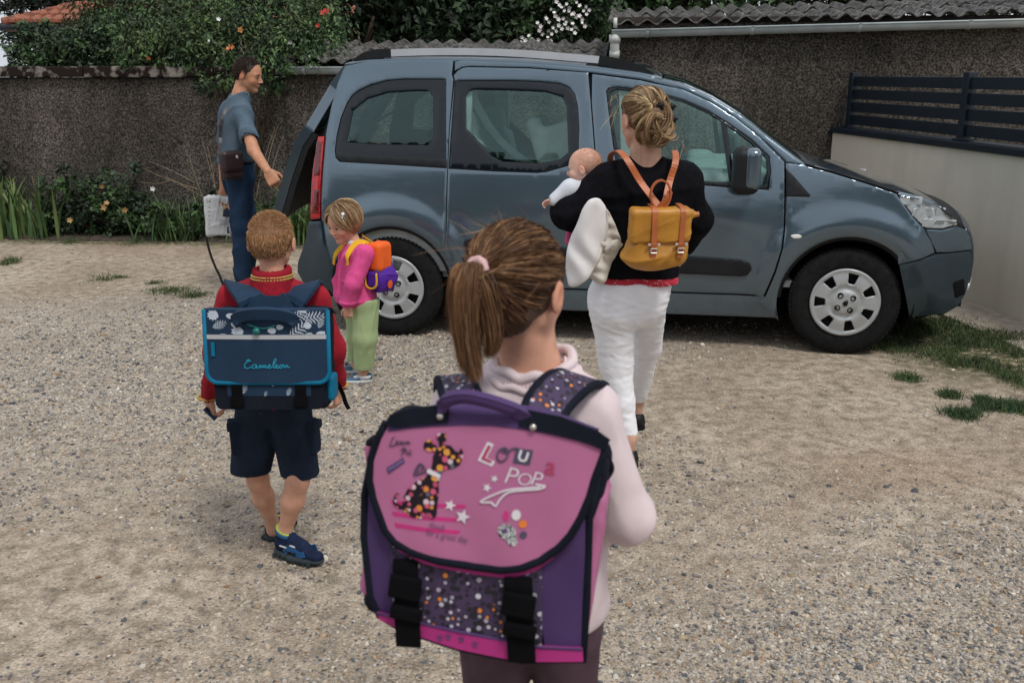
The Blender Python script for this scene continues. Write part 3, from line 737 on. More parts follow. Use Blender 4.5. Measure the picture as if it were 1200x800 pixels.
# conifer far left
tr = thing('conifer', 'almost black conifer against the pale sky at top left', 'tree', (U(55, 20, 24)[0], 24, 0))
r_ = np.random.default_rng(20); mb = MB(); cx = U(55, 20, 24.); base = V3(cx[0], 24.2, 0); top = base + V3(0, 0, 7)
mb.tube([base, base * .5 + top * .5, top], [.16, .1, .02], 8); PP = []; DD = []
for k in range(130):
    h = 2.2 + 4.6 * r_.random(); R = 1.25 * (1 - (h - 2) / 6) + .1; an = r_.random() * 2 * PI; d = unit(V3(math.cos(an), math.sin(an), -.15)); p0 = base + V3(0, 0, h); p1 = p0 + d * R
    mb.tube([p0, (p0 + p1) / 2 + V3(0, 0, .04), p1 + V3(0, 0, .09)], [.025, .015, .006], 5)
    for q in np.linspace(.15, 1, 34):
        for s in range(2): PP.append(p0 + (p1 - p0) * q + V3(0, 0, .08 * q)); DD.append(unit(d * .6 + r_.normal(size=3) * .6))
PP = np.array(PP); DD = np.array(DD); n = len(PP)
V, Fc, C = leafmesh(PP, DD, rdir(r_, n), .22, .05, np.tile([.012, .018, .012], (n, 1)) * r_.uniform(.6, 1.5, (n, 1)), lite=True); meshobj('crown', V, Fc, M['leaf'], tr, True, colors=C); mb.build('trunk', M['bark'], tr, smooth=True)
bush('broadleaf_tree', 'dark tree rising behind the tiled house roof', 'tree', [PB(120, -30, 32, 60, 36), PB(220, -35, 32, 80, 50), PB(300, -40, 32, 80, 60)], 9000, .28, GD, 18, r0=.2, shell=.3)

IR = [(.10, .16, .05), (.07, .13, .04), (.13, .17, .06), (.05, .10, .035)]
# ---- plants at the foot of the wall
def blades(P, n, length, width, lean, cols, seed, seg=6, spread=.12, droop=.8, tips=None):
    r = np.random.default_rng(seed); V = []; Fc = []; C = []; k = 0; cols = np.array(cols)
    for i in range(n):
        b = np.asarray(P[r.integers(0, len(P))], float) + V3(r.normal() * spread, r.normal() * spread * .6, 0)
        an = r.random() * 2 * PI; d = V3(math.cos(an), math.sin(an), 0); L0 = length * r.uniform(.55, 1.15); ln = lean * r.uniform(.2, 1.5); c = cols[r.integers(0, len(cols))] * r.uniform(.7, 1.3)
        side = unit(np.cross(d, V3(0, 0, 1)) + r.normal(size=3) * .3); p = b.copy(); ang = ln * .25
        for s in range(seg + 1):
            t = s / seg; w = width * (1 - t ** 2.2) * (.6 + .4 * min(1, t * 4)); V += [p - side * w / 2, p + d * w * .15, p + side * w / 2]; cc = c if tips is None or t < .85 or r.random() < .8 else np.array(tips); C += [cc] * 3
            ang = ln * (.25 + droop * t ** 1.5 * 1.6); p = p + (V3(0, 0, 1) * math.cos(ang) + d * math.sin(ang)) * L0 / seg
        for s in range(seg):
            a = k + s * 3; Fc += [(a, a + 1, a + 4, a + 3), (a + 1, a + 2, a + 5, a + 4)]
        k += 3 * (seg + 1)
    return np.array(V), np.array(Fc), np.array(C)
def clump(name, label, cat, pts, n, length, width, lean, cols, seed, group=None, tips=None, **k):
    c = np.mean(pts, 0); t = thing(name, label, cat, c, group); V, Fc, C = blades(pts, n, length, width, lean, cols, seed, tips=tips, **k); meshobj('leaves', V, Fc, M['leaf'], t, True, colors=C); return t
def WB(px, off): p = wallpt(px, 250); p = V3(p[0], WY(p[0]), 0) + WN * off; p[2] = 0; return p
clump('iris_clump', 'tall sword leaved iris clump at the left end of the wall border', 'plant', [WB(x, .42) for x in (0, 14, 28, 40, 52, 64, 74)], 170, .62, .040, .60, IR, 31, tips=(.35, .2, .06))
clump('iris_clump', 'second iris clump with browned tips left of the dark bush', 'plant', [WB(x, .3) for x in (-50, -30, -15)], 60, .55, .036, .6, IR, 32, tips=(.35, .2, .06))
clump('daylily_clump', 'arching strap leaved clump behind the white shopping bag', 'plant', [WB(x, .45) for x in (214, 224, 236, 250)], 170, .52, .020, 1.3, GM + IR[:2], 33)
clump('daylily_clump', 'strap leaved clump seen under the open tailgate', 'plant', [WB(x, .45) for x in (330, 348, 362, 378, 395)], 200, .6, .022, 1.0, IR, 34)
def lowbush(label, px, w, h, n, cols, seed, size=.055, off=.3, name='rose_bush', cat='bush', wr=.6):
    p = WB(px, off); k = 1 / FPX * 10; bl = [(p + V3((i - 1) * w * .5, 0, h * (.5 + .1 * (i % 2))), (w * .42, .22, h * .5)) for i in range(3)]
    return bush(name, label, cat, bl, n, size, cols, seed, trunk=p, r0=.012, part='foliage', stem='stem', wr=wr, shell=.2, clump=.3)
lowbush('dark leafy rose bush with a dried bloom in the middle of the wall border', 130, .62, .68, 2300, GD + GM[:1], 41, .06)
lowbush('low bush with yellowed leaves between the iris and the rose bush', 92, .4, .34, 800, GM + GD, 42, .05, name='low_bush')
rb = lowbush('dark green bush with one white rose right of the dried bloom', 170, .55, .42, 1500, GD + GM, 43, .05)
lowbush('leafy low bush beside the white shopping bag', 196, .4, .36, 1000, GD + GM, 44, .055, name='low_bush')
lowbush('dark shrub at the foot of the wall behind the man', 288, .9, .42, 2000, GD + GM, 45, .055, name='low_bush')
lowbush('dark plant at the far left end of the wall border', -30, .6, .72, 1700, GD, 46, .06, off=.12, name='low_bush')
flowers(rb, [(179, 221)], 9.9, .03, [(.75, .73, .68)], 7, 'rose')
flowers(rb, [(122, 243), (125, 238), (146, 246), (187, 256), (82, 258), (119, 218)], 9.85, .032, [(.35, .2, .07), (.4, .27, .1)], 8, 'dried_bloom')
# dry stalks leaning on the wall
st = thing('dry_stalks', 'pale dry stalks leaning against the wall beside the man', 'plant', WB(240, .2)); r_ = np.random.default_rng(5)
for x0, y0, x1, y1 in ((232, 222, 165, 196), (228, 214, 175, 189), (240, 232, 190, 205), (250, 240, 243, 172), (262, 250, 236, 160), (318, 214, 332, 160), (312, 200, 326, 146), (320, 225, 345, 182), (205, 210, 160, 213), (246, 250, 222, 185), (300, 235, 322, 150), (316, 196, 296, 215)):
    a, b = wallpt(x0, y0, .22), wallpt(x1, y1, .06); mb = MB(); mb.tube(smoothcurve([a, (a + b) / 2 + r_.normal(size=3) * .02, b], 8), list(np.linspace(.0045, .002, 9)), 5); mb.build('stalk', mat('dry_stalk', (.22, .17, .11), .9, .2, 20) if 'dry_stalk' not in bpy.data.materials else bpy.data.materials['dry_stalk'], st, smooth=True)

# ---- grass and weeds
def grassfield(name, label, regions, n, length, seed, cols, cat='grass'):
    r = np.random.default_rng(seed); P = []
    for (px, py, rx, ry), w in regions:
        c = G(px, py); cx = G(px + rx, py)[0] - c[0]; cy = abs(G(px, py - ry)[1] - G(px, py + ry)[1]) / 2; k = int(n * w)
        a = r.random(k) * 2 * PI; q = np.abs(r.normal(size=k)) ** .8 * .72; x = c[0] + cx * q * np.cos(a); y = c[1] + cy * q * np.sin(a)
        nn = nzf(x, y, 6, seed, 3) > -.35 + .45 * q ** 2 + .3 * r.normal(size=k) ; P.append(np.stack([x[nn], y[nn]], 1))
    P = np.concatenate(P); m = len(P); L0 = length * r.uniform(.4, 1.3, m)
    # tufts: blades lean away from shared centres
    d = rdir(r, m, .9); d[:, 2] = np.abs(d[:, 2]) + .15; d /= np.linalg.norm(d, axis=1, keepdims=True); side = np.cross(d, rdir(r, m)); side /= np.linalg.norm(side, axis=1, keepdims=True)
    b = np.column_stack([P, gz(P[:, 0], P[:, 1]) - .003]); w = .0017 * r.uniform(.6, 1.3, (m, 1)); e = b + d * L0[:, None]; mid = b + d * L0[:, None] * .55 + V3(0, 0, 1) * L0[:, None] * .12
    V = np.stack([b - side * w, b + side * w, mid + side * w * .8, mid - side * w * .8, e], 1).reshape(-1, 3); k = (np.arange(m) * 5)[:, None]
    Fc = np.concatenate([k + np.array([[0, 1, 2]]), k + np.array([[0, 2, 3]]), k + np.array([[3, 2, 4]])]); cols = np.array(cols)
    C = np.repeat(cols[r.integers(0, len(cols), m)] * r.uniform(.7, 1.3, (m, 1)), 5, 0)
    o = meshobj(name, V, Fc, M['leaf'], None, True, kind='stuff', colors=C); return tag(o, label, cat)
GG = [(.055, .10, .035), (.045, .08, .03), (.09, .12, .045), (.15, .145, .07), (.04, .075, .03)]
grassfield('grass', 'grassy verge in front of the car bumper by the beige wall', [((1075, 385, 60, 12), .25), ((1140, 398, 60, 14), .25), ((1050, 402, 35, 7), .08), ((1190, 418, 45, 22), .2), ((1190, 445, 25, 14), .06), ((1100, 382, 55, 10), .2), ((1035, 408, 22, 5), .04), ((1150, 425, 45, 12), .12), ((1120, 412, 70, 20), .18), ((1180, 400, 40, 14), .12)], 48000, .042, 51, GG)
grassfield('grass', 'weedy grass tufts on the sand at the right edge', [((1170, 478, 36, 8), .35), ((1130, 486, 30, 9), .3), ((1150, 470, 12, 4), .1), ((1200, 480, 16, 10), .15), ((1115, 464, 14, 5), .1)], 11000, .04, 52, GG[:3] + [(.04, .085, .05)])
grassfield('grass', 'small weed tuft on the sand in front of the car', [((1064, 443, 20, 6), 1)], 1100, .04, 53, GG[:3])
grassfield('grass', 'low grass patch on the gravel left of the shopping bag', [((120, 327, 26, 5), .7), ((140, 324, 16, 2), .3)], 4000, .035, 54, GG)
grassfield('grass', 'sparse grass patches on the gravel in front of the man', [((200, 340, 30, 5), .4), ((230, 346, 20, 4), .35), ((180, 332, 20, 3), .25)], 3500, .03, 55, GG)
grassfield('grass', 'tiny weeds along the edge of the wall border', [((12, 309, 10, 3), .2), ((80, 284, 14, 3), .2), ((165, 282, 14, 6), .3), ((150, 276, 60, 3), .3), ((50, 285, 8, 2), .0)], 3000, .06, 56, GG)
grassfield('grass', 'tall weeds and grass under the plants along the wall foot', [((60, 268, 90, 4), .35), ((190, 268, 90, 4), .35), ((330, 266, 90, 4), .3)], 14000, .11, 57, GG)
# bed soil strip
sb_ = MB(); a, b = V3(XL, WY(XL), 0), V3(XD, WY(XD), 0); sb_.add([a + WN * .62, b + WN * .5, b - WN * .0, a - WN * .0, a + WN * .5 + V3(0, 0, .035), b + WN * .4 + V3(0, 0, .035), b + V3(0, 0, .05), a + V3(0, 0, .05)], [(0, 1, 5, 4), (4, 5, 6, 7)])
o = sb_.build('soil_bed', mat('soil', (.06, .045, .032), .95, .3, 20, bump=.8, bscale=60, bdist=.02)); o['kind'] = 'structure'

# ---- the garden behind the photographer: trees and hedge that the paint and glass mirror
bush('broadleaf_tree', 'tall dense tree behind the photographer on the left', 'tree', [(V3(-7, -9, 3.2), (3.2, 2, 2.6)), (V3(-4.5, -10, 4.4), (2.5, 2, 2.2)), (V3(-8, -9, 1.5), (2.6, 1.6, 1.5))], 9000, .34, GD, 81, r0=.2, shell=.3)
bush('broadleaf_tree', 'tall dense tree behind the photographer on the right', 'tree', [(V3(5, -10, 3.4), (3.4, 2, 2.6)), (V3(8.5, -9, 2.8), (2.6, 2, 2.4)), (V3(2.5, -10, 1.8), (2.2, 1.5, 1.8))], 9000, .34, GD, 82, r0=.2, shell=.3)
bush('hedge', 'long clipped hedge behind the photographer', 'hedge', [(V3(x, -8.2, 1.1), (1.6, .7, 1.25)) for x in range(-13, 14, 2)], 12000, .26, GD + GM[:1], 83, r0=.06, shell=.3)
# ================================================================ the car
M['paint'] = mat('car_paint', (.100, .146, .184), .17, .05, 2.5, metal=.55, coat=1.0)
M['paint_darkened'] = mat('car_paint_dark_reflection', (.030, .050, .066), .30, .05, 3, metal=.3, coat=.5)  # body paint darkened: a dark reflection is put into its colour
M['trim'] = mat('black_plastic', (.009, .010, .012), .5, .15, 10, spec=.3)
M['webbing'] = mat('black_webbing', (.005, .005, .006), .9, .1, 30, bump=.4, bscale=400, bdist=.001, spec=.15)
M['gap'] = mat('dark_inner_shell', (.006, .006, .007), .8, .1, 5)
M['tyre'] = mat('tyre_rubber', (.010, .010, .0105), .85, .3, 30, bump=.3, bscale=120)
M['hub'] = mat('wheel_cover', (.42, .44, .45), .38, .05, 10, metal=.35)
M['chrome'] = mat('rail_metal', (.55, .57, .60), .30, .05, 8, metal=.25)
M['interior'] = mat('interior_grey', (.30, .33, .33), .8, .15, 12)
M['seatlight'] = mat('seat_cover_pale', (.50, .52, .50), .85, .08, 14)
M['redlamp'] = mat('tail_lamp_red', (.36, .006, .008), .18, .2, 30, coat=1)
M['redlamp_dark'] = mat('tail_lamp_dark_red', (.10, .003, .005), .18, .2, 30, coat=1)
def glassmat(name, tint, refl=.09, col=(.9, 1, 1)):
    m = bpy.data.materials.new(name); m.use_nodes = True; nt = m.node_tree; N = nt.nodes; k = nt.links.new; N.remove(N['Principled BSDF']); o = N['Material Output']
    tr = N.new('ShaderNodeBsdfTransparent'); tr.inputs[0].default_value = tuple(tint) + (1,)
    gl = N.new('ShaderNodeBsdfGlossy'); gl.inputs['Roughness'].default_value = .02; gl.inputs[0].default_value = tuple(col) + (1,)
    fr = N.new('ShaderNodeFresnel'); fr.inputs[0].default_value = 1.5; ad = N.new('ShaderNodeMath'); ad.operation = 'ADD'; ad.inputs[1].default_value = refl; k(fr.outputs[0], ad.inputs[0])
    mx = N.new('ShaderNodeMixShader'); k(ad.outputs[0], mx.inputs[0]); k(tr.outputs[0], mx.inputs[1]); k(gl.outputs[0], mx.inputs[2]); k(mx.outputs[0], o.inputs[0]); return m
M['glass'] = glassmat('window_glass', (.76, .90, .86), .050, (.62, .9, .86))
M['glass_dark'] = glassmat('privacy_glass', (.62, .78, .75), .045, (.62, .9, .86))
M['clear'] = glassmat('lamp_glass', (.9, .92, .93), .05)

Rw, Fw = G(463, 393), G(984, 414)
CU = unit(Fw - Rw); CN = unit(V3(CU[1], -CU[0], 0)); WB_ = float(np.linalg.norm(Fw - Rw))
C0 = Rw - CN * .85
def CW(x, s, z): return C0 + CU * x + CN * s + V3(0, 0, z)
print('wheelbase', WB_)
def cubic(xp, yp):
    xp = np.array(xp, float); yp = np.array(yp, float); m = np.gradient(yp, xp)
    def f(x):
        x = np.clip(x, xp[0], xp[-1]); i = np.clip(np.searchsorted(xp, x) - 1, 0, len(xp) - 2); h = xp[i + 1] - xp[i]; t = (x - xp[i]) / h
        return (2 * t ** 3 - 3 * t ** 2 + 1) * yp[i] + (t ** 3 - 2 * t ** 2 + t) * h * m[i] + (-2 * t ** 3 + 3 * t ** 2) * yp[i + 1] + (t ** 3 - t ** 2) * h * m[i + 1]
    return f
prof_z = cubic([.1, .2, .34, .5, .66, .8, .92, 1.02, 1.15, 1.35, 1.5, 1.62, 1.72, 1.8], [.80, .838, .868, .888, .898, .895, .883, .868, .838, .785, .742, .705, .665, .62])
FE, RE = 3.66, -.73
def sstep(a, b, x): t = np.clip((x - a) / (b - a), 0, 1); return t * t * (3 - 2 * t)
WHR = .315
def SW(x, z):
    s = prof_z(z)
    s = s - .055 * np.clip((-.35 - x) / .38, 0, 1.2) ** 2 - .26 * np.clip((x - 2.85) / .8, 0, 1.15) ** 2.6
    up = sstep(.95, 1.6, z); s = s - up * .05 * np.clip((x - 1.9) / .8, 0, 1.5)
    for wx in (0, WB_):
        r = np.sqrt((x - wx) ** 2 + (z - .315) ** 2); s = s + .022 * sstep(.60, .47, r) * sstep(.15, .4, z) * (1 - .6 * sstep(.44, .38, r))
    # door skins are slightly hollow below the waist
    s = s - .014 * np.exp(-((z - .60) / .13) ** 2) * sstep(.55, .8, x) * sstep(WB_ - .5, WB_ - .8, x)
    return s
def C2(px, py, s=None, ds=0.0):
    """photo point -> (x, z) on the near flank of the car"""
    g = .88 if s is None else s
    for _ in range(1 if s is not None else 25):
        p = onplane(px, py, C0 + CN * g, CN) - C0; x, z = float(p @ CU), float(p[2])
        if s is None: g = .5 * g + .5 * (float(SW(np.array(x), np.array(min(z, 1.78)))) + ds)
    return (x, z)
def poly(pts, **k): return [C2(a, b, **k) for a, b in pts]
def resample(P, st, closed=True):
    P = [np.array(p, float) for p in P]; out = []; n = len(P)
    for i in range(n if closed else n - 1):
        a, b = P[i], P[(i + 1) % n]; m = max(1, int(np.linalg.norm(b - a) / st + .5))
        for q in range(m): out.append(a + (b - a) * q / m)
    if not closed: out.append(P[-1])
    return out
def rounded(P, r=.03, n=5, skip=()):
    P = [np.array(p, float) for p in P]; out = []; N = len(P)
    for i in range(N):
        a, b, c = P[i - 1], P[i], P[(i + 1) % N]
        if i in skip: out.append(b); continue
        d1 = a - b; d2 = c - b; l1, l2 = np.linalg.norm(d1), np.linalg.norm(d2); q = min(r, l1 * .48, l2 * .48); p0 = b + d1 / l1 * q; p1 = b + d2 / l2 * q
        for t in np.linspace(0, 1, n): out.append((1 - t) ** 2 * p0 + 2 * t * (1 - t) * b + t * t * p1)
    return out
def inpoly(P, Q):
    P = np.atleast_2d(P); Q = np.asarray(Q); c = np.zeros(len(P), bool); n = len(Q); j = n - 1
    for i in range(n):
        a, b = Q[i], Q[j]; m = (a[1] > P[:, 1]) != (b[1] > P[:, 1]); c ^= m & (P[:, 0] < (b[0] - a[0]) * (P[:, 1] - a[1]) / (b[1] - a[1] + 1e-12) + a[0]); j = i
    return c
def inset(P, d):
    P = [np.array(p, float) for p in P]; A = sum(P[i - 1][0] * P[i][1] - P[i][0] * P[i - 1][1] for i in range(len(P))); sg = 1 if A > 0 else -1; out = []
    for i in range(len(P)):
        a, b, c = P[i - 1], P[i], P[(i + 1) % len(P)]; e1 = (b - a) / (np.linalg.norm(b - a) + 1e-9); e2 = (c - b) / (np.linalg.norm(c - b) + 1e-9)
        n = np.array([-(e1[1] + e2[1]), e1[0] + e2[0]]) * sg; l = np.linalg.norm(n); n = n / max(l, .6); out.append(b + n * d / max(.5, 1) )
    return out
def plate(outer, holes=(), grid=.035, st=.02, ring=.0):
    """triangulated flat region in (x, z) with interior points"""
    loops = [resample(outer, st)] + [resample(h, st) for h in holes]; V = []; E = []
    for l in loops:
        b = len(V); V += [tuple(p) for p in l]; E += [(b + i, b + (i + 1) % len(l)) for i in range(len(l))]
    A = np.array(loops[0]); lo, hi = A.min(0), A.max(0); gx = np.arange(lo[0] + grid / 2, hi[0], grid); gy = np.arange(lo[1] + grid / 2, hi[1], grid)
    g = np.array([(x, y) for x in gx for y in gy])
    B = np.array([p for l in loops for p in l])
    if len(g):
        k = inpoly(g, loops[0])
        for h in loops[1:]: k &= ~inpoly(g, h)
        g = g[k]
        if len(g): dm = np.min(np.linalg.norm(g[:, None] - B[None], axis=2), 1); g = g[dm > grid * .35]
        V += [tuple(p) for p in g]
    if ring:
        for li, l in enumerate(loops):
            R = np.array(inset(l, ring if li == 0 else -ring)); k = inpoly(R, loops[0])
            for h in loops[1:]: k &= ~inpoly(R, h)
            R = R[k]; dm = np.min(np.linalg.norm(R[:, None] - B[None], axis=2), 1) if len(R) else R
            if len(R): V += [tuple(p) for p in R[dm > ring * .8]]
    r = delaunay_2d_cdt([Vector(v) for v in V], E, [], 0, 1e-6); vv = np.array([v[:] for v in r[0]]); ff = np.array([list(f) for f in r[2]])
    c = vv[ff].mean(1); k = inpoly(c, loops[0])
    for h in loops[1:]: k &= ~inpoly(c, h)
    ff = ff[k]; a = vv[ff]; ar = (a[:, 1, 0] - a[:, 0, 0]) * (a[:, 2, 1] - a[:, 0, 1]) - (a[:, 2, 0] - a[:, 0, 0]) * (a[:, 1, 1] - a[:, 0, 1]); ff[ar < 0] = ff[ar < 0][:, ::-1]
    return vv, ff
def panel(name, outer, holes, m, parent, off=0.0, depth=.014, sides=(1, -1), grid=.035, st=.02, sfn=None, edge=.0025, ring=.008):
    """curved body panel with turned-in edges, built on both flanks"""
    sfn = sfn or SW; vv, ff = plate(outer, holes, grid, st, ring); obs = []
    from collections import Counter
    ec = Counter(); 
    for f in ff:
        for i in range(3): ec[(f[i], f[(i + 1) % 3])] += 1
    be = [e for e in ec if (e[1], e[0]) not in ec]
    bs = sorted({i for e in be for i in e}); bi = {b: k for k, b in enumerate(bs)}; nb = len(bs); n = len(vv)
    s0 = sfn(vv[:, 0], vv[:, 1]) + off
    isb = np.zeros(n, bool); isb[bs] = True; s0 = s0 - edge * isb
    for sd in sides:
        P = C0 + vv[:, :1] * CU + (s0 * sd)[:, None] * CN; P[:, 2] = vv[:, 1]
        Q = P[bs] - CN * sd * depth; V = np.concatenate([P, P[bs], Q]); F = [tuple(f) if sd < 0 else tuple(f[::-1]) for f in ff]
        for a, b in be:
            q = (n + bi[a], n + bi[b], n + nb + bi[b], n + nb + bi[a]); F.append(q if sd < 0 else q[::-1])
        # orientation: outward is +CN*sd
        o = meshobj(name, V, F, m, parent, True); obs.append(o)
        if name not in ('x',):
            me = o.data; 
            me.polygons.foreach_set('use_smooth', np.array([len(p.vertices) == 3 for p in me.polygons]))
    return obs
car = thing('car', 'blue-grey estate car with silver roof rails and its tailgate open, parked on the gravel', 'car', CW(1.36, 0, 0))

# ---- traced lines of the flank
ROOF = [(404, 76), (430, 72.5), (480, 70.5), (540, 71), (600, 73), (660, 77), (700, 81), (750, 88), (800, 100), (833, 115), (867, 136), (900, 162), (943, 194)]
topE = poly(ROOF)
HOOD = poly([(943, 194), (975, 203), (1013, 214.5), (1050, 227)])
ARCH_R = .388
def arch(wx, a0, a1, R=ARCH_R, n=26): return [(wx + R * math.cos(a), .318 + R * math.sin(a)) for a in np.linspace(a0, a1, n)]
door_top = poly([(692, 86), (750, 93), (800, 104), (833, 119), (860, 136), (890, 159), (920, 188)])
# quarter panel
q_hole = poly([(407, 119), (412, 112), (420, 106), (434, 99.5), (454, 94), (474, 92.5), (523, 92.6), (523, 197.5), (460, 193.5), (398, 190), (393, 185), (392, 177), (394, 160), (399, 138)])
qpts = poly([(404, 78)] + ROOF[1:4] + [(531, 72), (529, 88), (531, 93)])
sd_left = poly([(526, 150), (524, 198), (523, 235), (522.5, 268)])
quarter = qpts + sd_left
quarter += [(q[0], q[1]) for q in arch(0, math.radians(30), math.radians(178)) if q[0] < quarter[-1][0] - .003]
quarter += poly([(381, 284), (378, 262), (376.5, 256), (376, 230), (378, 200), (381.5, 160), (388, 126), (396, 97)])
cant = poly([(533, 72.3), (540, 71), (600, 73), (660, 77), (700, 81), (750, 88), (800, 100), (833, 115), (867, 136), (900, 162), (941, 193), (922, 190), (890, 159.3), (860, 136), (833, 119), (800, 104), (750, 93), (693, 85.3), (660, 82.5), (620, 79.3), (549, 77.8), (541, 79), (533, 83)])
tail = poly([(373.5, 160), (380.5, 160), (377, 200), (375.5, 230), (375.5, 256), (364.5, 257), (365, 232), (367, 200)])
rb_ = poly([(377, 259), (380.5, 285), (384, 292)]) 
# rear bumper
x_r, z_r = C2(381, 286)
rbump = poly([(364, 259.5), (376.5, 259), (380.5, 286)]) + [(q[0], q[1]) for q in arch(0, math.radians(160), math.radians(197), n=8)] + poly([(388, 340), (372, 334), (357, 330), (350.5, 318), (351, 307), (359, 285)])
# sill between arches
sx0 = ARCH_R + .0; sill_z = .335
# sliding door
sdoor = poly([(533, 93), (531.5, 89), (536, 83.5), (542, 80), (549, 79), (620, 80.5), (689, 85.5), (692, 120), (696.5, 177), (699, 230), (699.5, 280)])
sdb = C2(699.5, 360); sdoor += [(sdb[0], .345)]
xl = C2(545, 355); sdoor += [(q[0], q[1]) for q in arch(0, math.radians(4), math.radians(30), n=8)] + poly([(523.5, 268), (524, 235), (525, 198), (527, 150)])
sd_win = poly([(533, 94.5), (600, 94.3), (632.5, 95.5), (657, 98), (668, 103), (674, 110), (677.5, 126), (679, 150), (678, 181), (675, 189), (668, 194), (640, 202), (629, 203), (580, 201.3), (525.5, 198)])
sd_clear = poly([(548, 107.5), (556, 105), (600, 106), (640, 108), (659, 114), (664, 124), (666, 179), (655, 188), (629, 192), (589, 190), (576, 184), (545, 151), (545, 114)])
q_clear = poly([(413, 130), (430, 116), (455, 108.5), (490, 106.5), (502, 107), (507, 113), (507, 163), (501, 170.5), (440, 169.5), (405, 167)])
# front door
fdoor = poly([(694, 87), (750, 94.5), (800, 105.5), (833, 120.5), (860, 137.5), (890, 161), (919, 190), (919, 229), (918.5, 267), (916, 290), (907, 319), (893, 350), (884, 361)])
fdoor = fdoor[:-1] + [(C2(884, 361)[0], .345), (sdb[0] + .006, .345)] + poly([(701, 280), (700.5, 230), (698, 177), (693.5, 120)])
fd_win = poly([(710, 107), (713, 103), (722, 101.5), (760, 106), (800, 117), (830, 130), (850, 142), (880, 163), (902, 184), (903.5, 200), (901, 223), (860, 220.5), (817, 217), (740, 212), (727, 209), (722, 195), (716, 155)])
fd_clear1 = poly([(714, 109), (722, 105), (760, 109.5), (800, 120), (830, 133.5), (845, 143), (855, 215), (817, 212.5), (742, 208), (731, 204), (727, 192), (719, 150)])
fd_clear2 = poly([(852, 148), (880, 168), (898, 187), (899, 200), (896, 218), (862, 216)])
# fender
x_sb = FE
fender = poly([(921, 191.5), (943, 194)]) + HOOD[1:] + poly([(1055, 234), (1070, 255), (1083, 268), (1092, 285), (1095.5, 296), (1080, 303), (1053, 310)])
fender += [(q[0], q[1]) for q in arch(WB_, math.radians(20), math.radians(200), n=34) if q[0] < fender[-1][0] - .004]
fender += [(C2(887, 361)[0], .30)] + poly([(896, 350), (909.5, 319), (918, 290), (920.5, 267), (921, 229)])
tri = poly([(921, 197), (930, 206), (950, 229), (948, 231), (921, 230)])
hl = poly([(1054, 229), (1070, 231), (1100, 240.5), (1113, 250), (1122, 263), (1105, 268), (1086, 267.5), (1072, 255)])
fbump = poly([(1085, 269), (1105, 269.5), (1122, 265), (1130, 268), (1136, 274)]) 
fb_low = poly([(1054, 311), (1080, 304.5), (1096.5, 298), (1112, 297), (1138, 294), (1139, 308), (1134, 338), (1122, 358), (1105, 368), (1066, 371)])
fb_up = poly([(1085, 269), (1105, 270), (1122, 265), (1131, 269), (1137, 277), (1139, 292.5), (1112, 295.5), (1098, 296)])

# inner dark shell behind the panels, with the window openings
shell_out = [(q[0], q[1]) for q in topE] + HOOD[1:] + poly([(1100, 240), (1122, 263), (1137, 276), (1139, 300), (1133, 340), (1110, 366)]) + [(WB_ + ARCH_R + .03, .20)] + [(a, b + .0) for a, b in arch(WB_, math.radians(-10), math.radians(190), ARCH_R + .012)]
shell_out += [(WB_ - ARCH_R - .03, .20), (ARCH_R + .03, .20)] + arch(0, math.radians(-10), math.radians(190), ARCH_R + .012) + [(-ARCH_R - .03, .22)] + poly([(372, 334), (352, 318), (360, 285), (366, 230), (374, 160), (388, 118)])
xs_ = inset(shell_out, .012)
clears = [q_clear, sd_clear, fd_clear1, fd_clear2]
panel('inner_shell', xs_, clears, M['gap'], car, off=-.022, depth=.03, grid=.06, st=.05)
def vsmooth(P, r=.02): return rounded(P, r, 4)
for o in panel('quarter_panel', quarter, [q_hole], M['paint'], car, grid=.03): pass
panel('roof_side_rail', cant, [], M['paint'], car, grid=.03, off=-.001)
slid = panel('sliding_door', sdoor, [sd_win], M['paint'], car, grid=.03)
fdo = panel('front_door', fdoor, [fd_win], M['paint'], car, grid=.03)
fen = panel('front_wing', fender, [], M['paint'], car, grid=.03)
ftri = panel('mirror_triangle', tri, [], M['trim'], car, off=.004, depth=.02)
panel('tail_light', tail, [], M['redlamp'], car, off=.012, depth=.03, grid=.02)
for k, (ya, yb) in enumerate(((166, 206), (222, 250))):
    t2 = poly([(371.8 + (166 - ya) * .05, ya), (378 + (166 - ya) * .05, ya), (375.5 - (k == 1) * 1.5, yb), (368.5 - (k == 1) * 2, yb)])
    panel('tail_light_lens', t2, [], M['redlamp_dark'], car, off=.0145, depth=.003, grid=.02)
panel('front_bumper', fb_low, [], M['paint_darkened'], car, grid=.03, depth=.02)
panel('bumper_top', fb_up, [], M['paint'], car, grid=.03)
panel('rear_bumper', rbump, [], M['paint_darkened'], car, off=.018, depth=.04, grid=.03)
# window frits (black borders) and glass
WOFF = -.006
for par, out, cl_, gm in ((car, q_hole, [q_clear], 'glass_dark'), (slid, sd_win, [sd_clear], 'glass'), (fdo, fd_win, [fd_clear1, fd_clear2], 'glass')):
    for i, sdn in enumerate((1, -1)):
        pr = par if par is car else par[i]
        o = panel('window', inset(out, .002), cl_, mat('window_border', (.004, .007, .010), .16, .1, 5) if 'window_border' not in bpy.data.materials else bpy.data.materials['window_border'], pr, off=WOFF, depth=.012, sides=(sdn,))[0]
        for c_ in cl_:
            pn = panel('pane', inset(c_, -.004), [], M[gm], pr, off=WOFF - .006, depth=.002, sides=(sdn,), grid=.06)
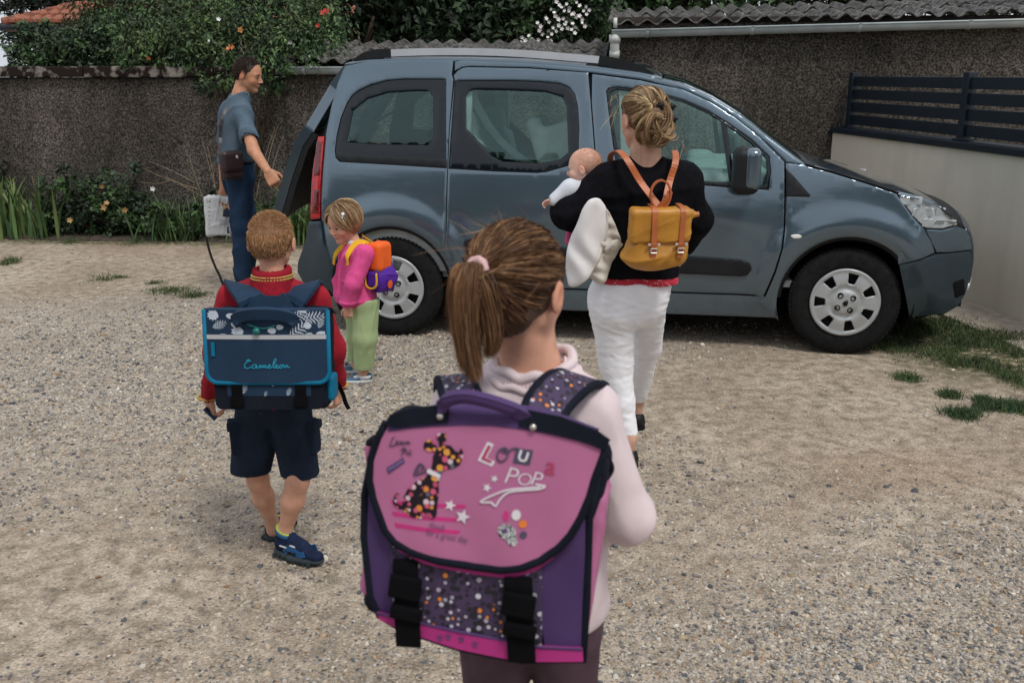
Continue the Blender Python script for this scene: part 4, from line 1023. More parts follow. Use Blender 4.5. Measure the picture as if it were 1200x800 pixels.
# seals and strips
blk = panel('window_sill_trim', poly([(393, 181), (523.5, 187), (523.5, 196.5), (460, 192.5), (399, 189), (394, 185)]), [], M['trim'], car, off=.004, depth=.01)
strip_f = rounded(poly([(702, 295), (780, 298), (868, 304.5), (878, 308), (881, 315), (876, 322), (868, 323.5), (780, 319.5), (703, 316)]), .01)
panel('rub_strip', strip_f, [], M['trim'], car, off=.016, depth=.024)
strip_s = rounded(poly([(544, 281), (560, 279), (690, 293.5), (696, 300), (696, 312), (690, 315.5), (562, 300), (546, 292)]), .01)
panel('rub_strip', strip_s, [], M['trim'], car, off=.016, depth=.024)
panel('side_repeater', rounded(poly([(926, 276), (930, 274.6), (937, 274.8), (940, 277), (937, 279.4), (930, 279.4)]), .006), [], mat('repeater', (.7, .7, .65), .2, .05, 20, coat=1), car, off=.006, depth=.01, grid=.02, st=.01)
# sill
sl_out = [(ARCH_R - .005, .20), (WB_ - ARCH_R + .005, .20), (WB_ - ARCH_R - .0, .335), (ARCH_R + .0, .335)]
panel('sill', sl_out, [], M['paint'], car, off=-.006, depth=.05)
# wheel arch liners
for wx in (0, WB_):
    for sd in (1, -1):
        mb = MB(); A = arch(wx, math.radians(-25), math.radians(205), ARCH_R + .004); n = len(A)
        v = [CW(x, sd * s, z) for s in (.86, .52) for x, z in A]; mb.add(v, [(i, i + 1, n + i + 1, n + i) for i in range(n - 1)]); mb.add([CW(x, sd * .52, z) for x, z in A], [tuple(range(n))])
        mb.build('wheel_arch_liner', M['gap'], car, smooth=True)
        A1 = arch(wx, math.radians(2 if wx else 8), math.radians(178 if wx else 186), ARCH_R + .006, 30); A2 = arch(wx, math.radians(2 if wx else 8), math.radians(178 if wx else 186), ARCH_R - .022, 30)
        mb = MB(); v = []
        for (a, b), (c, d) in zip(A1, A2):
            s1 = float(SW(np.array(a), np.array(b))) - .002; v += [CW(a, sd * s1, b), CW(c, sd * (s1 - .012), d), CW(c, sd * (s1 - .05), d)]
        mb.add(v, [(3 * i + q, 3 * i + 3 + q, 3 * i + 4 + q, 3 * i + 1 + q) for i in range(29) for q in (0, 1)]); mb.build('arch_lip', M['trim'], car, smooth=True)

# ---- top surfaces
def loft(name, line, crown, m, parent, ns=18, ds=-.004, th=.01, fwd=0.0, inner=None, smax=1.0, dz=0.0):
    """surface spanning the car from flank to flank along a line of (x, z) points"""
    line = [np.array(p, float) for p in line]; n = len(line); V = []
    for i in range(n):
        x, z = line[i]; t = unit(np.append(line[min(i + 1, n - 1)] - line[max(i - 1, 0)], 0))[:2]; nrm = np.array([-t[1], t[0]]); cr = crown if np.isscalar(crown) else crown[i] if not callable(crown) else crown(i / (n - 1))
        w = (float(SW(np.array(x), np.array(min(z, 1.78)))) + ds) * smax
        for k in range(ns + 1):
            q = -1 + 2 * k / ns; b = cr * (1 - abs(q) ** 2.4); V.append(CW(x + nrm[0] * b + fwd * (1 - q * q), q * w, z + nrm[1] * b + dz))
    f = [(i * (ns + 1) + k, i * (ns + 1) + k + 1, (i + 1) * (ns + 1) + k + 1, (i + 1) * (ns + 1) + k) for i in range(n - 1) for k in range(ns)]
    o = meshobj(name, V, f, m, parent, True)
    if th:
        so = o.modifiers.new('s', 'SOLIDIFY'); so.thickness = th; so.offset = 0 
    return o
tl = resample(topE, .06, False)
i_w = int(np.argmin([abs(p[0] - C2(775, 93)[0]) for p in tl]))
loft('roof', tl[:i_w + 1], .045, M['paint'], car)
ws = tl[i_w:]
loft('windscreen', [ws[0]] + ws[1:], .035, M['glass'], car, th=.004, smax=.96)
for sd in (1, -1):   # windscreen pillars
    mb = MB(); v = []
    for x, z in ws:
        w = float(SW(np.array(x), np.array(z))) - .004
        v += [CW(x, sd * w, z), CW(x + .01, sd * w * .93, z + .012), CW(x - .04, sd * w * .93, z - .05), CW(x - .04, sd * w, z - .05)]
    mb.add(v, [(4 * i + q, 4 * i + (q + 1) % 4, 4 * i + 4 + (q + 1) % 4, 4 * i + 4 + q) for i in range(len(ws) - 1) for q in range(4)]); mb.build('windscreen_pillar', M['paint'], car, smooth=True)
hood = resample(HOOD + poly([(1075, 232.5), (1100, 240.5)]), .05, False)
loft('cowl', poly([(943, 194), (956, 198)]), .02, M['trim'], car, th=.01, dz=.004)
loft('bonnet', resample(poly([(953, 196.5)]) + HOOD[1:] + poly([(1075, 233), (1100, 241)]), .05, False), lambda t: .022, M['paint'], car)
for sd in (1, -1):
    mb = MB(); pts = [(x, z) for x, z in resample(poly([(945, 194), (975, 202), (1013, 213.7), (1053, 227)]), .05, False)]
    mb.tube([CW(x, sd * (float(SW(np.array(x), np.array(z))) - .002), z + .003) for x, z in pts], .007, 6); mb.build('bonnet_gap', M['gap'], car, smooth=True)  # dark tube standing in for the shaded gap along the bonnet edge
nose = resample(poly([(1100, 242), (1113, 252), (1122, 264), (1131, 269), (1137, 277), (1139, 294), (1139, 308), (1134, 338), (1122, 358), (1105, 368)]), .03, False)
NN = len(nose) - 1
def nosel(name, a, b, m, k=0, **kw):
    seg = nose[a:b + 1]; c = [.022 + .10 * min(1, max(0, (a + i) / NN * 2.2)) for i in range(len(seg))]; return loft(name, seg, [q + k for q in c], m, car, **kw)
nosel('grille', 0, int(NN * .3), M['trim']); nosel('bumper_front', int(NN * .3), NN, M['paint_darkened'])
nosel('bumper_front_lip', int(NN * .72), int(NN * .80), M['chrome'], .004, ds=.0)
loft('rear_bumper_beam', resample(poly([(364, 260), (359, 285), (351, 307), (350.5, 318), (357, 330), (372, 334)])[::-1], .03, False), .05, M['paint_darkened'], car, ds=.014)
# headlamp
for sd in (1, -1):
    h = panel('headlight', hl, [], mat('lamp_bowl', (.60, .62, .63), .22, .1, 30, metal=.12, coat=.6) if 'lamp_bowl' not in bpy.data.materials else bpy.data.materials['lamp_bowl'], car, off=-.017, depth=.01, sides=(sd,), grid=.03)[0]
    rr = np.random.default_rng(4); mb = MB(); me = h.data; vs = np.array([v.co[:] for v in me.vertices])
    hp_ = np.array(hl); lo, hi = hp_.min(0), hp_.max(0)
    for a in range(5):
        for b in range(3):
            c = lo + (hi - lo) * np.array([(a + .5) / 5, (b + .5) / 3])
            if not inpoly(c[None], hl)[0]: continue
            s = float(SW(np.array(c[0]), np.array(c[1]))) - .015
            Bm = np.array(Matrix.Rotation(rr.normal() * .35, 3, 'Z') @ Matrix.Rotation(rr.normal() * .35, 3, 'X')); mb.box(CW(c[0], sd * s, c[1]), (.056, .008, .046), Bm, .004)
    mb.build('reflector', bpy.data.materials['lamp_bowl'], h)
    panel('lens', hl, [], M['clear'], h, off=.002, depth=.004, sides=(sd,), grid=.03)
    # fog lamp recess
    fp = rounded(poly([(1116, 331), (1130, 326), (1131, 344), (1119, 350)]), .015); panel('fog_light', fp, [], M['gap'], car, off=.003, depth=.006, sides=(sd,), grid=.02)
# roof rails
for sd in (1, -1):
    def RP(px, py, s=.60): x, z = C2(px, py, s=s); return CW(x, s * sd, z)
    cen = [RP(a, b) for a, b in ((457, 62.5), (500, 61), (560, 61), (620, 63.5), (704, 70.5))]
    mb = MB(); mb.ribbon(smoothcurve(cen, 24), .034, CN, .042); mb.build('roof_rail', M['chrome'], car)
    lft = smoothcurve([RP(459, 62.5), RP(440, 63.5), RP(428, 67), RP(418, 74)], 10); mb = MB(); mb.ribbon(lft, [.036] * 6 + [.04] * 5, CN, .052); mb.box(RP(438, 70), (.14, .03, .06), np.stack([CU, CN, V3(0, 0, 1)], 1), .01); mb.build('rail_foot', M['trim'], car, smooth=False); mb = MB()
    rgt = smoothcurve([RP(702, 70.5), RP(722, 74), RP(745, 81), RP(764, 91)], 10); mb.ribbon(rgt, .038, CN, .055); mb.box(RP(722, 81), (.36, .03, .07), np.stack([CU, CN, V3(0, 0, 1)], 1), .01)
    mb.build('rail_foot', M['trim'], car, smooth=False)
    mb = MB(); mb.ribbon([RP(a, b) for a, b in ((440, 69), (500, 67.5), (560, 68), (620, 70), (704, 77))], .02, CN, .012); mb.build('roof_channel', M['chrome'], car)
# mirror
for sd in (1, -1):
    mx_, mz_ = C2(872, 200, s=.99); B = np.stack([CU, CN * sd, V3(0, 0, 1)], 1)
    f = SDF(np.array([-.2, -.2, -.2]), np.array([.2, .2, .2]), .008); f.box(V3(0, 0, 0), (.075, .10, .13), None, .05, 0); f.cone(V3(-.02, -.12, -.08), V3(0, -.02, -.06), .03, .035, .03)
    V, Fc = f.mesh(); V = V @ B.T + CW(mx_ + .01, sd * .98, mz_); pr = fdo[0 if sd > 0 else 1]
    mo = meshobj('wing_mirror', V, Fc, M['trim'], pr, True)
    f = SDF(np.array([-.2, -.2, -.2]), np.array([.2, .2, .2]), .01); f.box(V3(.028, 0.004, .01), (.052, .10, .118), None, .04, 0); V, Fc = f.mesh(); V = V @ B.T + CW(mx_ + .01, sd * .98, mz_)
    meshobj('mirror_cap', V, Fc, M['paint'], mo, True)
# door handle
for o_, (px, py) in ((slid, (681, 243)), (fdo, (716, 248))):
    for i, sd in enumerate((1, -1)):
        x, z = C2(px, py); s = float(SW(np.array(x), np.array(z))); mb = MB(); mb.tube(smoothcurve([CW(x - .08, sd * s, z), CW(x - .05, sd * (s + .03), z + .003), CW(x + .05, sd * (s + .03), z + .003), CW(x + .08, sd * s, z)], 12), .012, 10); mb.build('door_handle', M['paint'], o_[i], smooth=True)

# ---- wheels
def wheel(wx, sd):
    root_p = CW(wx, sd * .86, .315); w = MB(); R = .315
    # tyre
    ax = CN * sd
    prof = [(.198, .0), (.204, .006), (.225, .010), (.27, .012), (.298, .004), (.309, -.008), (.315, -.03), (.3155, -.09), (.315, -.15), (.306, -.175), (.27, -.19), (.2, -.185)]
    w.lathe(prof, root_p, ax, 56)
    ty = w.build('tyre', M['tyre'], car, smooth=True)
    g = MB()     # tread grooves as raised blocks
    for k in range(72):
        an = 2 * PI * k / 72; e = CU * math.cos(an) + V3(0, 0, 1) * math.sin(an); t = -CU * math.sin(an) + V3(0, 0, 1) * math.cos(an); B = np.stack([e, t, ax], 1)
        for s_, wd in ((-.022, .03), (-.065, .035), (-.11, .035), (-.152, .03)): g.box(root_p + e * (R - .003) + ax * s_, (.010, .0205, wd), B)
    g.build('tread', M['tyre'], ty)
    # cover: dished disc with seven holes, polar grid
    cov = MB(); nr, na = 22, 168; v = []; f = []; keep = []
    def hh(r, a):
        q = r / .2; base = .012 + .022 * (1 - q ** 2) - .012 * math.exp(-((q - .42) / .09) ** 2) + .010 * math.exp(-((q - .97) / .05) ** 2)
        sp = math.cos(7 * a); return base + .007 * max(0, -sp) * math.exp(-((q - .72) / .2) ** 2) 
    for i in range(nr + 1):
        r = .201 * i / nr
        for k in range(na): a = 2 * PI * k / na; v.append(root_p + ax * (hh(r, a) - .004) + (CU * math.cos(a) + V3(0, 0, 1) * math.sin(a)) * r)
    for i in range(nr):
        rm = .201 * (i + .5) / nr
        for k in range(na):
            a = 2 * PI * (k + .5) / na; da = ((a * 7 / (2 * PI)) % 1 - .5) * 2 * PI / 7; u1 = (rm - .143) / .033; u2 = da * rm / (.031 * (.62 + .55 * (rm - .11) / .066)); 
            if u1 ** 4 + u2 ** 4 < 1: continue
            k2 = (k + 1) % na; f.append((i * na + k, i * na + k2, (i + 1) * na + k2, (i + 1) * na + k))
    cov.add(v, f); c_ = cov.build('wheel_cover', M['hub'], car, smooth=True); so = c_.modifiers.new('s', 'SOLIDIFY'); so.thickness = .012; so.offset = 1
    bk = MB(); bk.lathe([(.001, -.03), (.2, -.03), (.205, .0)], root_p, ax, 40); bk.build('rim', mat('rim_dark', (.02, .02, .022), .6, .1, 10) if 'rim_dark' not in bpy.data.materials else bpy.data.materials['rim_dark'], car, smooth=True)
    for k in range(4):
        an = math.radians(35 + 90 * k); e = CU * math.cos(an) + V3(0, 0, 1) * math.sin(an); b = MB(); b.lathe([(.017, .0), (.017, .010), (.013, .013)], root_p + e * .052 + ax * .022, ax, 16); b.lathe([(.013, .009), (.010, .005), (0.0005, .005)], root_p + e * .052 + ax * .022, ax, 12); b.build('wheel_nut', M['gap'] if k % 2 else M['trim'], c_, smooth=True)
    # small emblem in the middle: a dark standing animal shape in outline
    em = MB(); B = np.stack([CU, V3(0, 0, 1), ax], 1); E0 = root_p + ax * .034
    for cx_, cy_, sx_, sy_, rt in ((0, 0, .012, .02, .3), (.006, .012, .012, .008, 0), (-.009, .006, .012, .005, .6), (-.010, -.004, .012, .005, .5), (.006, -.013, .008, .010, -.4), (-.006, -.013, .008, .010, .3), (.011, .0, .006, .016, -.2)):
        R2 = np.array(Matrix.Rotation(rt, 3, 'Z')); em.box(E0 + B @ V3(cx_, cy_, 0), (sx_, sy_, .004), B @ R2, .001)
    em.build('wheel_emblem', M['gap'], c_)
for wx in (0, WB_):
    for sd in (1, -1): wheel(wx, sd)

# ---- underbody and cabin
mb = MB(); BC = np.stack([CU, CN, V3(0, 0, 1)], 1)
mb.box(CW(1.4, 0, .26), (3.9, 1.0, .12), BC, .02); mb.box(CW(WB_ / 2, 0, .28), (1.9, 1.62, .10), BC, .02); mb.box(CW(WB_, 0, .30), (1.5, .98, .14), BC); mb.tube([CW(0, -.7, .3), CW(0, .7, .3)], .05, 8); mb.build('underbody', M['gap'], car)
mb = MB(); mb.box(CW(.95, 0, .40), (3.1, 1.6, .04), BC); mb.box(CW(WB_ - .42, 0, .72), (.06, 1.5, .7), BC); mb.build('cabin_floor', M['interior'], car)
# door cards
cardz = lambda x, z: SW(x, z) - .06
panel('door_card', [(-.40, .42), (WB_ - .5, .42), (WB_ - .62, 1.0), (-.45, 1.0)], [], M['interior'], car, off=-.055, depth=.01, grid=.1)
# dashboard
f = SDF(np.array([-.5, -.85, .5]), np.array([.5, .85, 1.3]), .025); f.box(V3(0, 0, .92), (.26, .72, .13), None, .08, 0); f.box(V3(-.16, -.38, 1.03), (.09, .17, .06), None, .04, .04); f.box(V3(-.1, 0, .78), (.16, .16, .28), None, .05, .05)
V, Fc = f.mesh(); V = V @ BC.T + CW(WB_ - .68, 0, 0); meshobj('dashboard', V, Fc, M['interior'], car, True)
sw = MB(); cs = CW(WB_ - 1.02, -.37, .99); ax = unit(-CU * .9 + V3(0, 0, .5)); a_ = CN; b_ = np.cross(ax, a_)
sw.tube([cs + (a_ * math.cos(t) + b_ * math.sin(t)) * .19 for t in np.linspace(0, 2 * PI, 33)], .017, 8, caps=False); sw.tube([cs - a_ * .18, cs + ax * -.03, cs + a_ * .18], .02, 6); sw.tube([cs, cs - ax * .3 - V3(0, 0, .04)], .035, 8); sw.build('steering_wheel', M['trim'], car, smooth=True)
def seat(x, s, w, m, head=True, name='seat', h=.62):
    f = SDF(np.array([-.5, -.45, -.1]), np.array([.6, .45, 1.15]), .022); w2 = w / 2
    f.box(V3(.12, 0, .06), (.26, w2, .09), None, .06, 0); Bt = np.array(Matrix.Rotation(-.22, 3, 'Y')); f.box(V3(-.19, 0, .38), (.065, w2, .34), Bt, .05, .05)
    if head: f.box(V3(-.285, 0, .80), (.05, .14, .09), Bt, .045, .0); f.cone(V3(-.26, -.06, .66), V3(-.28, -.06, .78), .012, .012, 0); f.cone(V3(-.26, .06, .66), V3(-.28, .06, .78), .012, .012, 0)
    V, Fc = f.mesh(); V = V @ BC.T + CW(x, s, .50); return meshobj(name, V, Fc, m, car, True)
for s in (.38, -.38): seat(1.62, s, .5, M['interior'], name='front_seat')
for s in (-.46, 0, .46): seat(.72, s, .44, M['interior'], name='rear_seat')
# child seat with a pale cover behind the sliding door
f = SDF(np.array([-.35, -.35, -.05]), np.array([.45, .35, 1.0]), .016)
Bt = np.array(Matrix.Rotation(-.30, 3, 'Y')); f.box(V3(-.06, 0, .42), (.05, .22, .34), Bt, .045, 0); f.box(V3(.1, 0, .12), (.2, .22, .09), None, .06, .05)
for s in (-1, 1): f.box(V3(.06, .20 * s, .55), (.14, .03, .17), Bt, .03, .04); f.box(V3(.14, .21 * s, .24), (.16, .03, .08), None, .03, .03)
f.box(V3(-.08, 0, .5), (.05, .13, .2), Bt, .03, .02, 'sub')
V, Fc = f.mesh(); V = V @ BC.T + CW(.98, .30, .60); meshobj('child_seat', V, Fc, M['seatlight'], car, True)
mb = MB()
for off in (-.12, .12): mb.ribbon(smoothcurve([CW(.42, .60 + off * .2, 1.55), CW(.62, .5, 1.2), CW(.95, .4, .95)], 8), .045, CU, .003)
mb.build('seat_belt', M['interior'], car)
mb = MB(); mb.ribbon(smoothcurve([CW(.36, .70, 1.55), CW(.40, .70, 1.30), CW(.60, .66, 1.12), CW(1.0, .55, .98)], 12), .05, CU, .004); mb.build('seat_belt', M['trim'], car)
# boot tidy: grey parcel cover and rounded wheel housing
mb = MB(); mb.box(CW(-.2, 0, 1.02), (.5, 1.25, .03), BC, .01); mb.build('parcel_shelf', M['interior'], car)
mb = MB(); mb.box(CW(-.5, 0, .46), (.3, 1.3, .04), BC, .01); mb.build('boot_floor', M['gap'], car)
for sd in (1, -1):   # inner body pillars
    for x0, x1, w in ((.42, .44, .10), (1.47, 1.42, .12)):
        mb = MB(); mb.ribbon([CW(x0, sd * .80, .95), CW((x0 + x1) / 2, sd * .74, 1.25), CW(x1, sd * .665, 1.6)], w, CU, .04); mb.build('inner_pillar', M['interior'], car)
rl = [p for p in tl[1:i_w]]; loft('roof_lining', rl, .03, mat('roof_lining', (.30, .31, .30), .9, .05, 10), car, ds=-.05, th=.01, dz=-.06)

# ---- tailgate, hinged on the roof edge and standing open
hx, hz = C2(404, 76); gs = .70
ed = [C2(a, b, s=gs) for a, b in ((402, 78), (386, 99), (357, 148), (345, 166), (331, 208), (319, 250))]
def TG(P, s): return CW(P[0], s, P[1])
e0 = np.array(ed); tn = []
for i in range(len(e0)):
    t = e0[min(i + 1, 5)] - e0[max(i - 1, 0)]; t = t / np.linalg.norm(t); n_ = np.array([t[1], -t[0]]); n_ = n_ if n_[0] > 0 else -n_; tn.append(n_)
tn = np.array(tn)       # towards the car
def slab(name, i0, i1, s0, s1, t0, t1, m, parent, sub=3, bev=0.0):
    pts = []; 
    for i in range(i0, i1):
        for q in range(sub): u = q / sub; pts.append((e0[i] * (1 - u) + e0[i + 1] * u, tn[i] * (1 - u) + tn[i + 1] * u))
    pts.append((e0[i1], tn[i1])); mb = MB(); v = []
    ss = np.linspace(s0, s1, 9) if abs(s1 - s0) > .3 else [s0, s1]
    for tt in (t0, t1):
        for (p, n) in pts:
            for s in ss: v.append(TG(p + n * (tt - .07 * (1 - (s / gs) ** 2) * 1.0), s - (bev * np.sign(s) if tt == t0 and abs(s) > gs - .01 else 0)))
    a = len(pts); b = len(ss); f = []
    for i in range(a - 1):
        for k in range(b - 1): g = i * b + k; f += [(g, g + 1, g + 1 + b, g + b), (a * b + g, a * b + g + b, a * b + g + b + 1, a * b + g + 1)]
        for k in (0, b - 1): g = i * b + k; f.append((g, g + b, a * b + g + b, a * b + g))
    for k in range(b - 1): f += [(k, a * b + k, a * b + k + 1, k + 1), ((a - 1) * b + k, (a - 1) * b + k + 1, a * b + (a - 1) * b + k + 1, a * b + (a - 1) * b + k)]
    mb.add(v, f); return mb.build(name, m, parent, smooth=False)
tg = slab('tailgate', 0, 1, -gs, gs, 0, .065, M['paint'], car)
for s in (1, -1): slab('tailgate_pillar', 1, 2, s * gs, s * (gs - .05), 0, .065, M['paint'], tg, 5, .042)
for s in (1, -1): slab('tailgate_pillar_trim', 1, 2, s * (gs - .004), s * (gs - .05), .067, .072, M['trim'], tg, 5)
slab('tailgate_glass', 1, 2, -gs + .06, gs - .06, .012, .018, M['glass'], tg)
slab('tailgate_panel', 2, 5, -gs, gs, 0, .06, M['paint_darkened'], tg)
slab('tailgate_lining', 2, 5, -gs + .004, gs - .004, .063, .10, M['trim'], tg)
mb = MB(); p0 = TG(e0[2] + tn[2] * -.02, .1); mb.tube([p0, TG(e0[1] * .85 + e0[2] * .15 + tn[1] * -.02, .28)], .009, 6); mb.build('rear_wiper', M['trim'], tg)
for s in (1, -1):
    mb = MB(); mb.tube([CW(hx + .12, s * .62, hz - .22), TG(e0[2] + tn[2] * .07, s * .62)], .011, 8); mb.build('gas_strut', M['trim'], car, smooth=True)
# ================================================================ people: kit
def skinmat(name, col, **k): return mat(name, col, .55, .10, 30, bump=.15, bscale=300, bdist=.0008, sss=.12, attr=True, spec=.4, **k)
SK_TAN = skinmat('skin_tan', (.52, .25, .145)); SK_KID = skinmat('skin_child', (.60, .32, .22)); SK_FAIR = skinmat('skin_fair', (.62, .37, .27)); SK_BABY = skinmat('skin_baby', (.68, .42, .33))
def cloth(name, col, rough=.85, var=.10, vs=12, bs=350, bump=.35, bd=.0012, **k): return mat(name, col, rough, var, vs, bump=bump, bscale=bs, bdist=bd, spec=.2, **k)
HAIRM = mat('hair', (1, 1, 1), .62, .12, 60, attr=True, spec=.35)
EYEW = mat('eye_white', (.42, .39, .37), .45, .03, 5); EYEI = mat('iris', (.03, .02, .015), .15, .1, 5)
def basis(f, up=(0, 0, 1), roll=0.0):
    f = unit(f); r = unit(np.cross(f, up)); u = np.cross(r, f)
    if roll: r, u = r * math.cos(roll) + u * math.sin(roll), u * math.cos(roll) - r * math.sin(roll)
    return np.stack([r, f, u], 1)
def chain(S, pts, rad, k=.02, **kw):
    for i in range(len(pts) - 1): S.cone(pts[i], pts[i + 1], rad[i], rad[i + 1], k, **kw)
    return S
def head_sdf(S, c, B, h, neck=None, nr=.05, kid=False):
    L_ = lambda *v: c + B @ (V3(*v) * h); R = lambda *v: V3(*v) * h
    S.ell(L_(0, -.06, .12), R(.345, .43, .385), B, 0); S.ell(L_(0, .12, -.10), R(.27, .27, .37), B, .1 * h)
    for s in (-1, 1):
        S.cone(L_(.2 * s, .0, -.22), L_(.05 * s, .27, -.40), .085 * h, .08 * h, .08 * h)
        S.ell(L_(.15 * s, .24 - .02 * (not kid), -.13), R(.12, .12, .12) * (1.12 if kid else .9), B, .06 * h)
    S.ell(L_(0, .30, .07), R(.22, .075, .06), B, .05 * h)
    for s in (-1, 1): S.ell(L_(.125 * s, .405, .01), R(.075, .05, .042), B, .04 * h, 'sub')
    S.cone(L_(0, .37, .01), L_(0, .46 - .03 * kid, -.11), .030 * h, .044 * h, .04 * h)
    for s in (-1, 1): S.ell(L_(.045 * s, .415 - .02 * kid, -.135), R(.033, .04, .03), B, .02 * h)
    S.ell(L_(0, .375, -.235), R(.075 - .015 * kid, .045, .022), B, .02 * h); S.ell(L_(0, .368, -.275), R(.062 - .012 * kid, .045, .025), B, .02 * h); S.ell(L_(0, .42, -.256), R(.068 - .02 * kid, .02, .006), B, .010 * h, 'sub'); S.ell(L_(0, .30, -.40), R(.08, .07, .06), B, .05 * h)
    for s in (-1, 1):
        Be = B @ np.array(Matrix.Rotation(-.25, 3, 'X')); S.ell(L_((.375 if kid else .36) * s, -.03, -.03), R(.034, .08, .13), Be, .02 * h); S.ell(L_((.41 if kid else .395) * s, -.015, -.015), R(.022, .042, .075), Be, .015 * h, 'sub')
        S.cone(L_(.33 * s, .0, -.05), L_(.31 * s, -.02, -.12), .03 * h, .03 * h, .02 * h)
    if neck is not None: S.cone(L_(0, -.08, -.18), neck, nr, nr * 1.08, .05 * h)
    return S
def face_col(c, B, h, lips=(.62, .36, .36), stub=False, ears=1.0, baby=False):
    def fn(V):
        q = ((V - c) @ B) / h; C = np.ones((len(V), 3))
        if baby: sc = 1 / (1 + np.exp(-(q[:, 2] - .12 - .5 * q[:, 1]) * 14)); C = C * (1 - .30 * sc[:, None] * (1 - np.array([.75, .5, .35])) * 1.4)
        def g(x, y, z, rx, ry, rz): return np.exp(-(((np.abs(q[:, 0]) - x) / rx) ** 2 + ((q[:, 1] - y) / ry) ** 2 + ((q[:, 2] - z) / rz) ** 2))[:, None]
        C = C * (1 - g(0, .40, -.257, .062, .08, .03) * (1 - np.array([.86, .52, .52]))); C = C * (1 - .5 * g(.17, .3, -.14, .10, .15, .1) * (1 - np.array([1, .72, .7])))
        C = C * (1 - .5 * g(.37, 0, 0, .06, .12, .14) * (1 - np.array([1.0, .60, .52])))
        C = C * (1 - .4 * g(.125, .36, .0, .08, .1, .05) * (1 - np.array([.72, .62, .62])))
        if stub: C = C * (1 - .45 * (1 / (1 + np.exp((q[:, 2] + .17) * 40)) * (q[:, 1] > -.05) * (q[:, 2] > -.55))[:, None] * (1 - np.array([.62, .66, .72])))
        return C
    return fn
def eyes(c, B, h, parent, down=0.0, closed=.3):
    if closed > .45: c = c - B[:, 1] * .012 * h
    for s in (-1, 1):
        p = c + B @ (V3(.125 * s, .335, .008) * h); er_ = .050 if closed < .45 else .040; S = SDF(p - .06 * h * 1.3, p + .06 * h * 1.3, .009 * h); S.ell(p, V3(1, 1, 1) * er_ * h, None, 0); e = S.obj('eye', EYEW, parent)
        q = c + B @ (V3(.125 * s, .372, .008 - .012 - down * .02) * h); S = SDF(q - .04 * h, q + .04 * h, .006 * h); S.ell(q, V3(.024, .016, .024) * h, B, 0); S.obj('iris', EYEI, e)
        q = c + B @ (V3(.125 * s, .345, .030) * h); mb = MB(); mb.tube(smoothcurve([c + B @ (V3((.125 + .062 * t) * s, .388 - .03 * abs(t) ** 2, .008 + .022 * (1 - t * t) - closed * .025) * h) for t in (-1, -.5, 0, .5, 1)], 8), .006 * h, 5); mb.build('eyelashes', EYEI, e)
def ribbons(P, w, cols, taper=True):
    """hair: P (n, m, 3) -> thin ribbons"""
    n, m, _ = P.shape; T = np.gradient(P, axis=1); T /= np.linalg.norm(T, axis=2, keepdims=True) + 1e-9; r = np.random.default_rng(n); N = r.normal(size=(n, 1, 3)); S = np.cross(T, N); S /= np.linalg.norm(S, axis=2, keepdims=True) + 1e-9
    t = np.linspace(0, 1, m)[None, :, None]; ww = (np.broadcast_to(w, (n,))[:, None, None] / 2) * (1 - .75 * t ** 3 if taper else 1)
    V = np.stack([P - S * ww, P + S * ww], 2).reshape(-1, 3); b = (np.arange(n) * m * 2)[:, None]; q = np.concatenate([b + np.array([[2 * i, 2 * i + 1, 2 * i + 3, 2 * i + 2]]) for i in range(m - 1)])
    C = np.repeat(cols, m * 2, 0) * np.repeat(np.tile(np.linspace(.85, 1.12, m), n), 2)[:, None]; return V, q, C
def hairpal(r, n, cols, cl=None):
    cols = np.array(cols); k = r.integers(0, len(cols), n) if cl is None else cl; return cols[k] * r.uniform(.7, 1.3, (n, 1))
class Hair:
    def __init__(s): s.p = []
    def add(s, P, w, C): s.p.append(ribbons(P, w, C)); return s
    def build(s, name, parent):
        V = []; F = []; C = []; n = 0
        for v, f, c in s.p: V.append(v); F.append(f + n); C.append(c); n += len(v)
        return meshobj(name, np.concatenate(V), np.concatenate(F), HAIRM, parent, True, colors=np.concatenate(C))
SC = V3(0, -.06, .12); SR = V3(.352, .44, .395)
def scalp(c, B, h, d, k=1.0): return c + (SC * h + d * (SR * h) * k) @ B.T
def roots(r, n, cond):
    out = []; c = 0
    while c < n:
        d = rdir(r, n * 2); d = d[cond(d)]; out.append(d); c += len(d)
    return np.concatenate(out)[:n]
def slerpd(a, b, t): q = a * (1 - t) + b * t; return q / (np.linalg.norm(q, axis=-1, keepdims=True) + 1e-9)
HL = lambda d: ~((d[:, 1] > .35) & (d[:, 2] < .50 + .2 * (1 - np.abs(d[:, 0])))) & ~((d[:, 2] < -.35) & (d[:, 1] > -.25)) & (d[:, 2] > -.75) & ~((np.abs(d[:, 0]) > .75) & (d[:, 2] < -.22) & (d[:, 1] > -.3))
def haircap(c, B, h, m, parent, k=1.0, vox=.005, cond=None, name='hair_cap', extra=None, col=(.08, .05, .03)):
    S = SDF(c - .72 * h, c + .72 * h, vox); S.ell(c + B @ (SC * h), SR * h * k, B, 0)
    S.ell(c + B @ (V3(0, .42, -.10) * h), V3(.42, .36, .50) * h, B, .03 * h, 'sub'); S.cut(c + B @ (V3(0, 0, -.20) * h), B @ V3(0, .35, -1))
    for s_ in (-1, 1): S.ell(c + B @ (V3(.4 * s_, .05, -.05) * h), V3(.14, .15, .17) * h, B, .02 * h, 'sub')
    if extra: extra(S)
    V, F = S.mesh(); return meshobj(name, V, F, m, parent, True, colors=np.tile(np.array(col), (len(V), 1)))
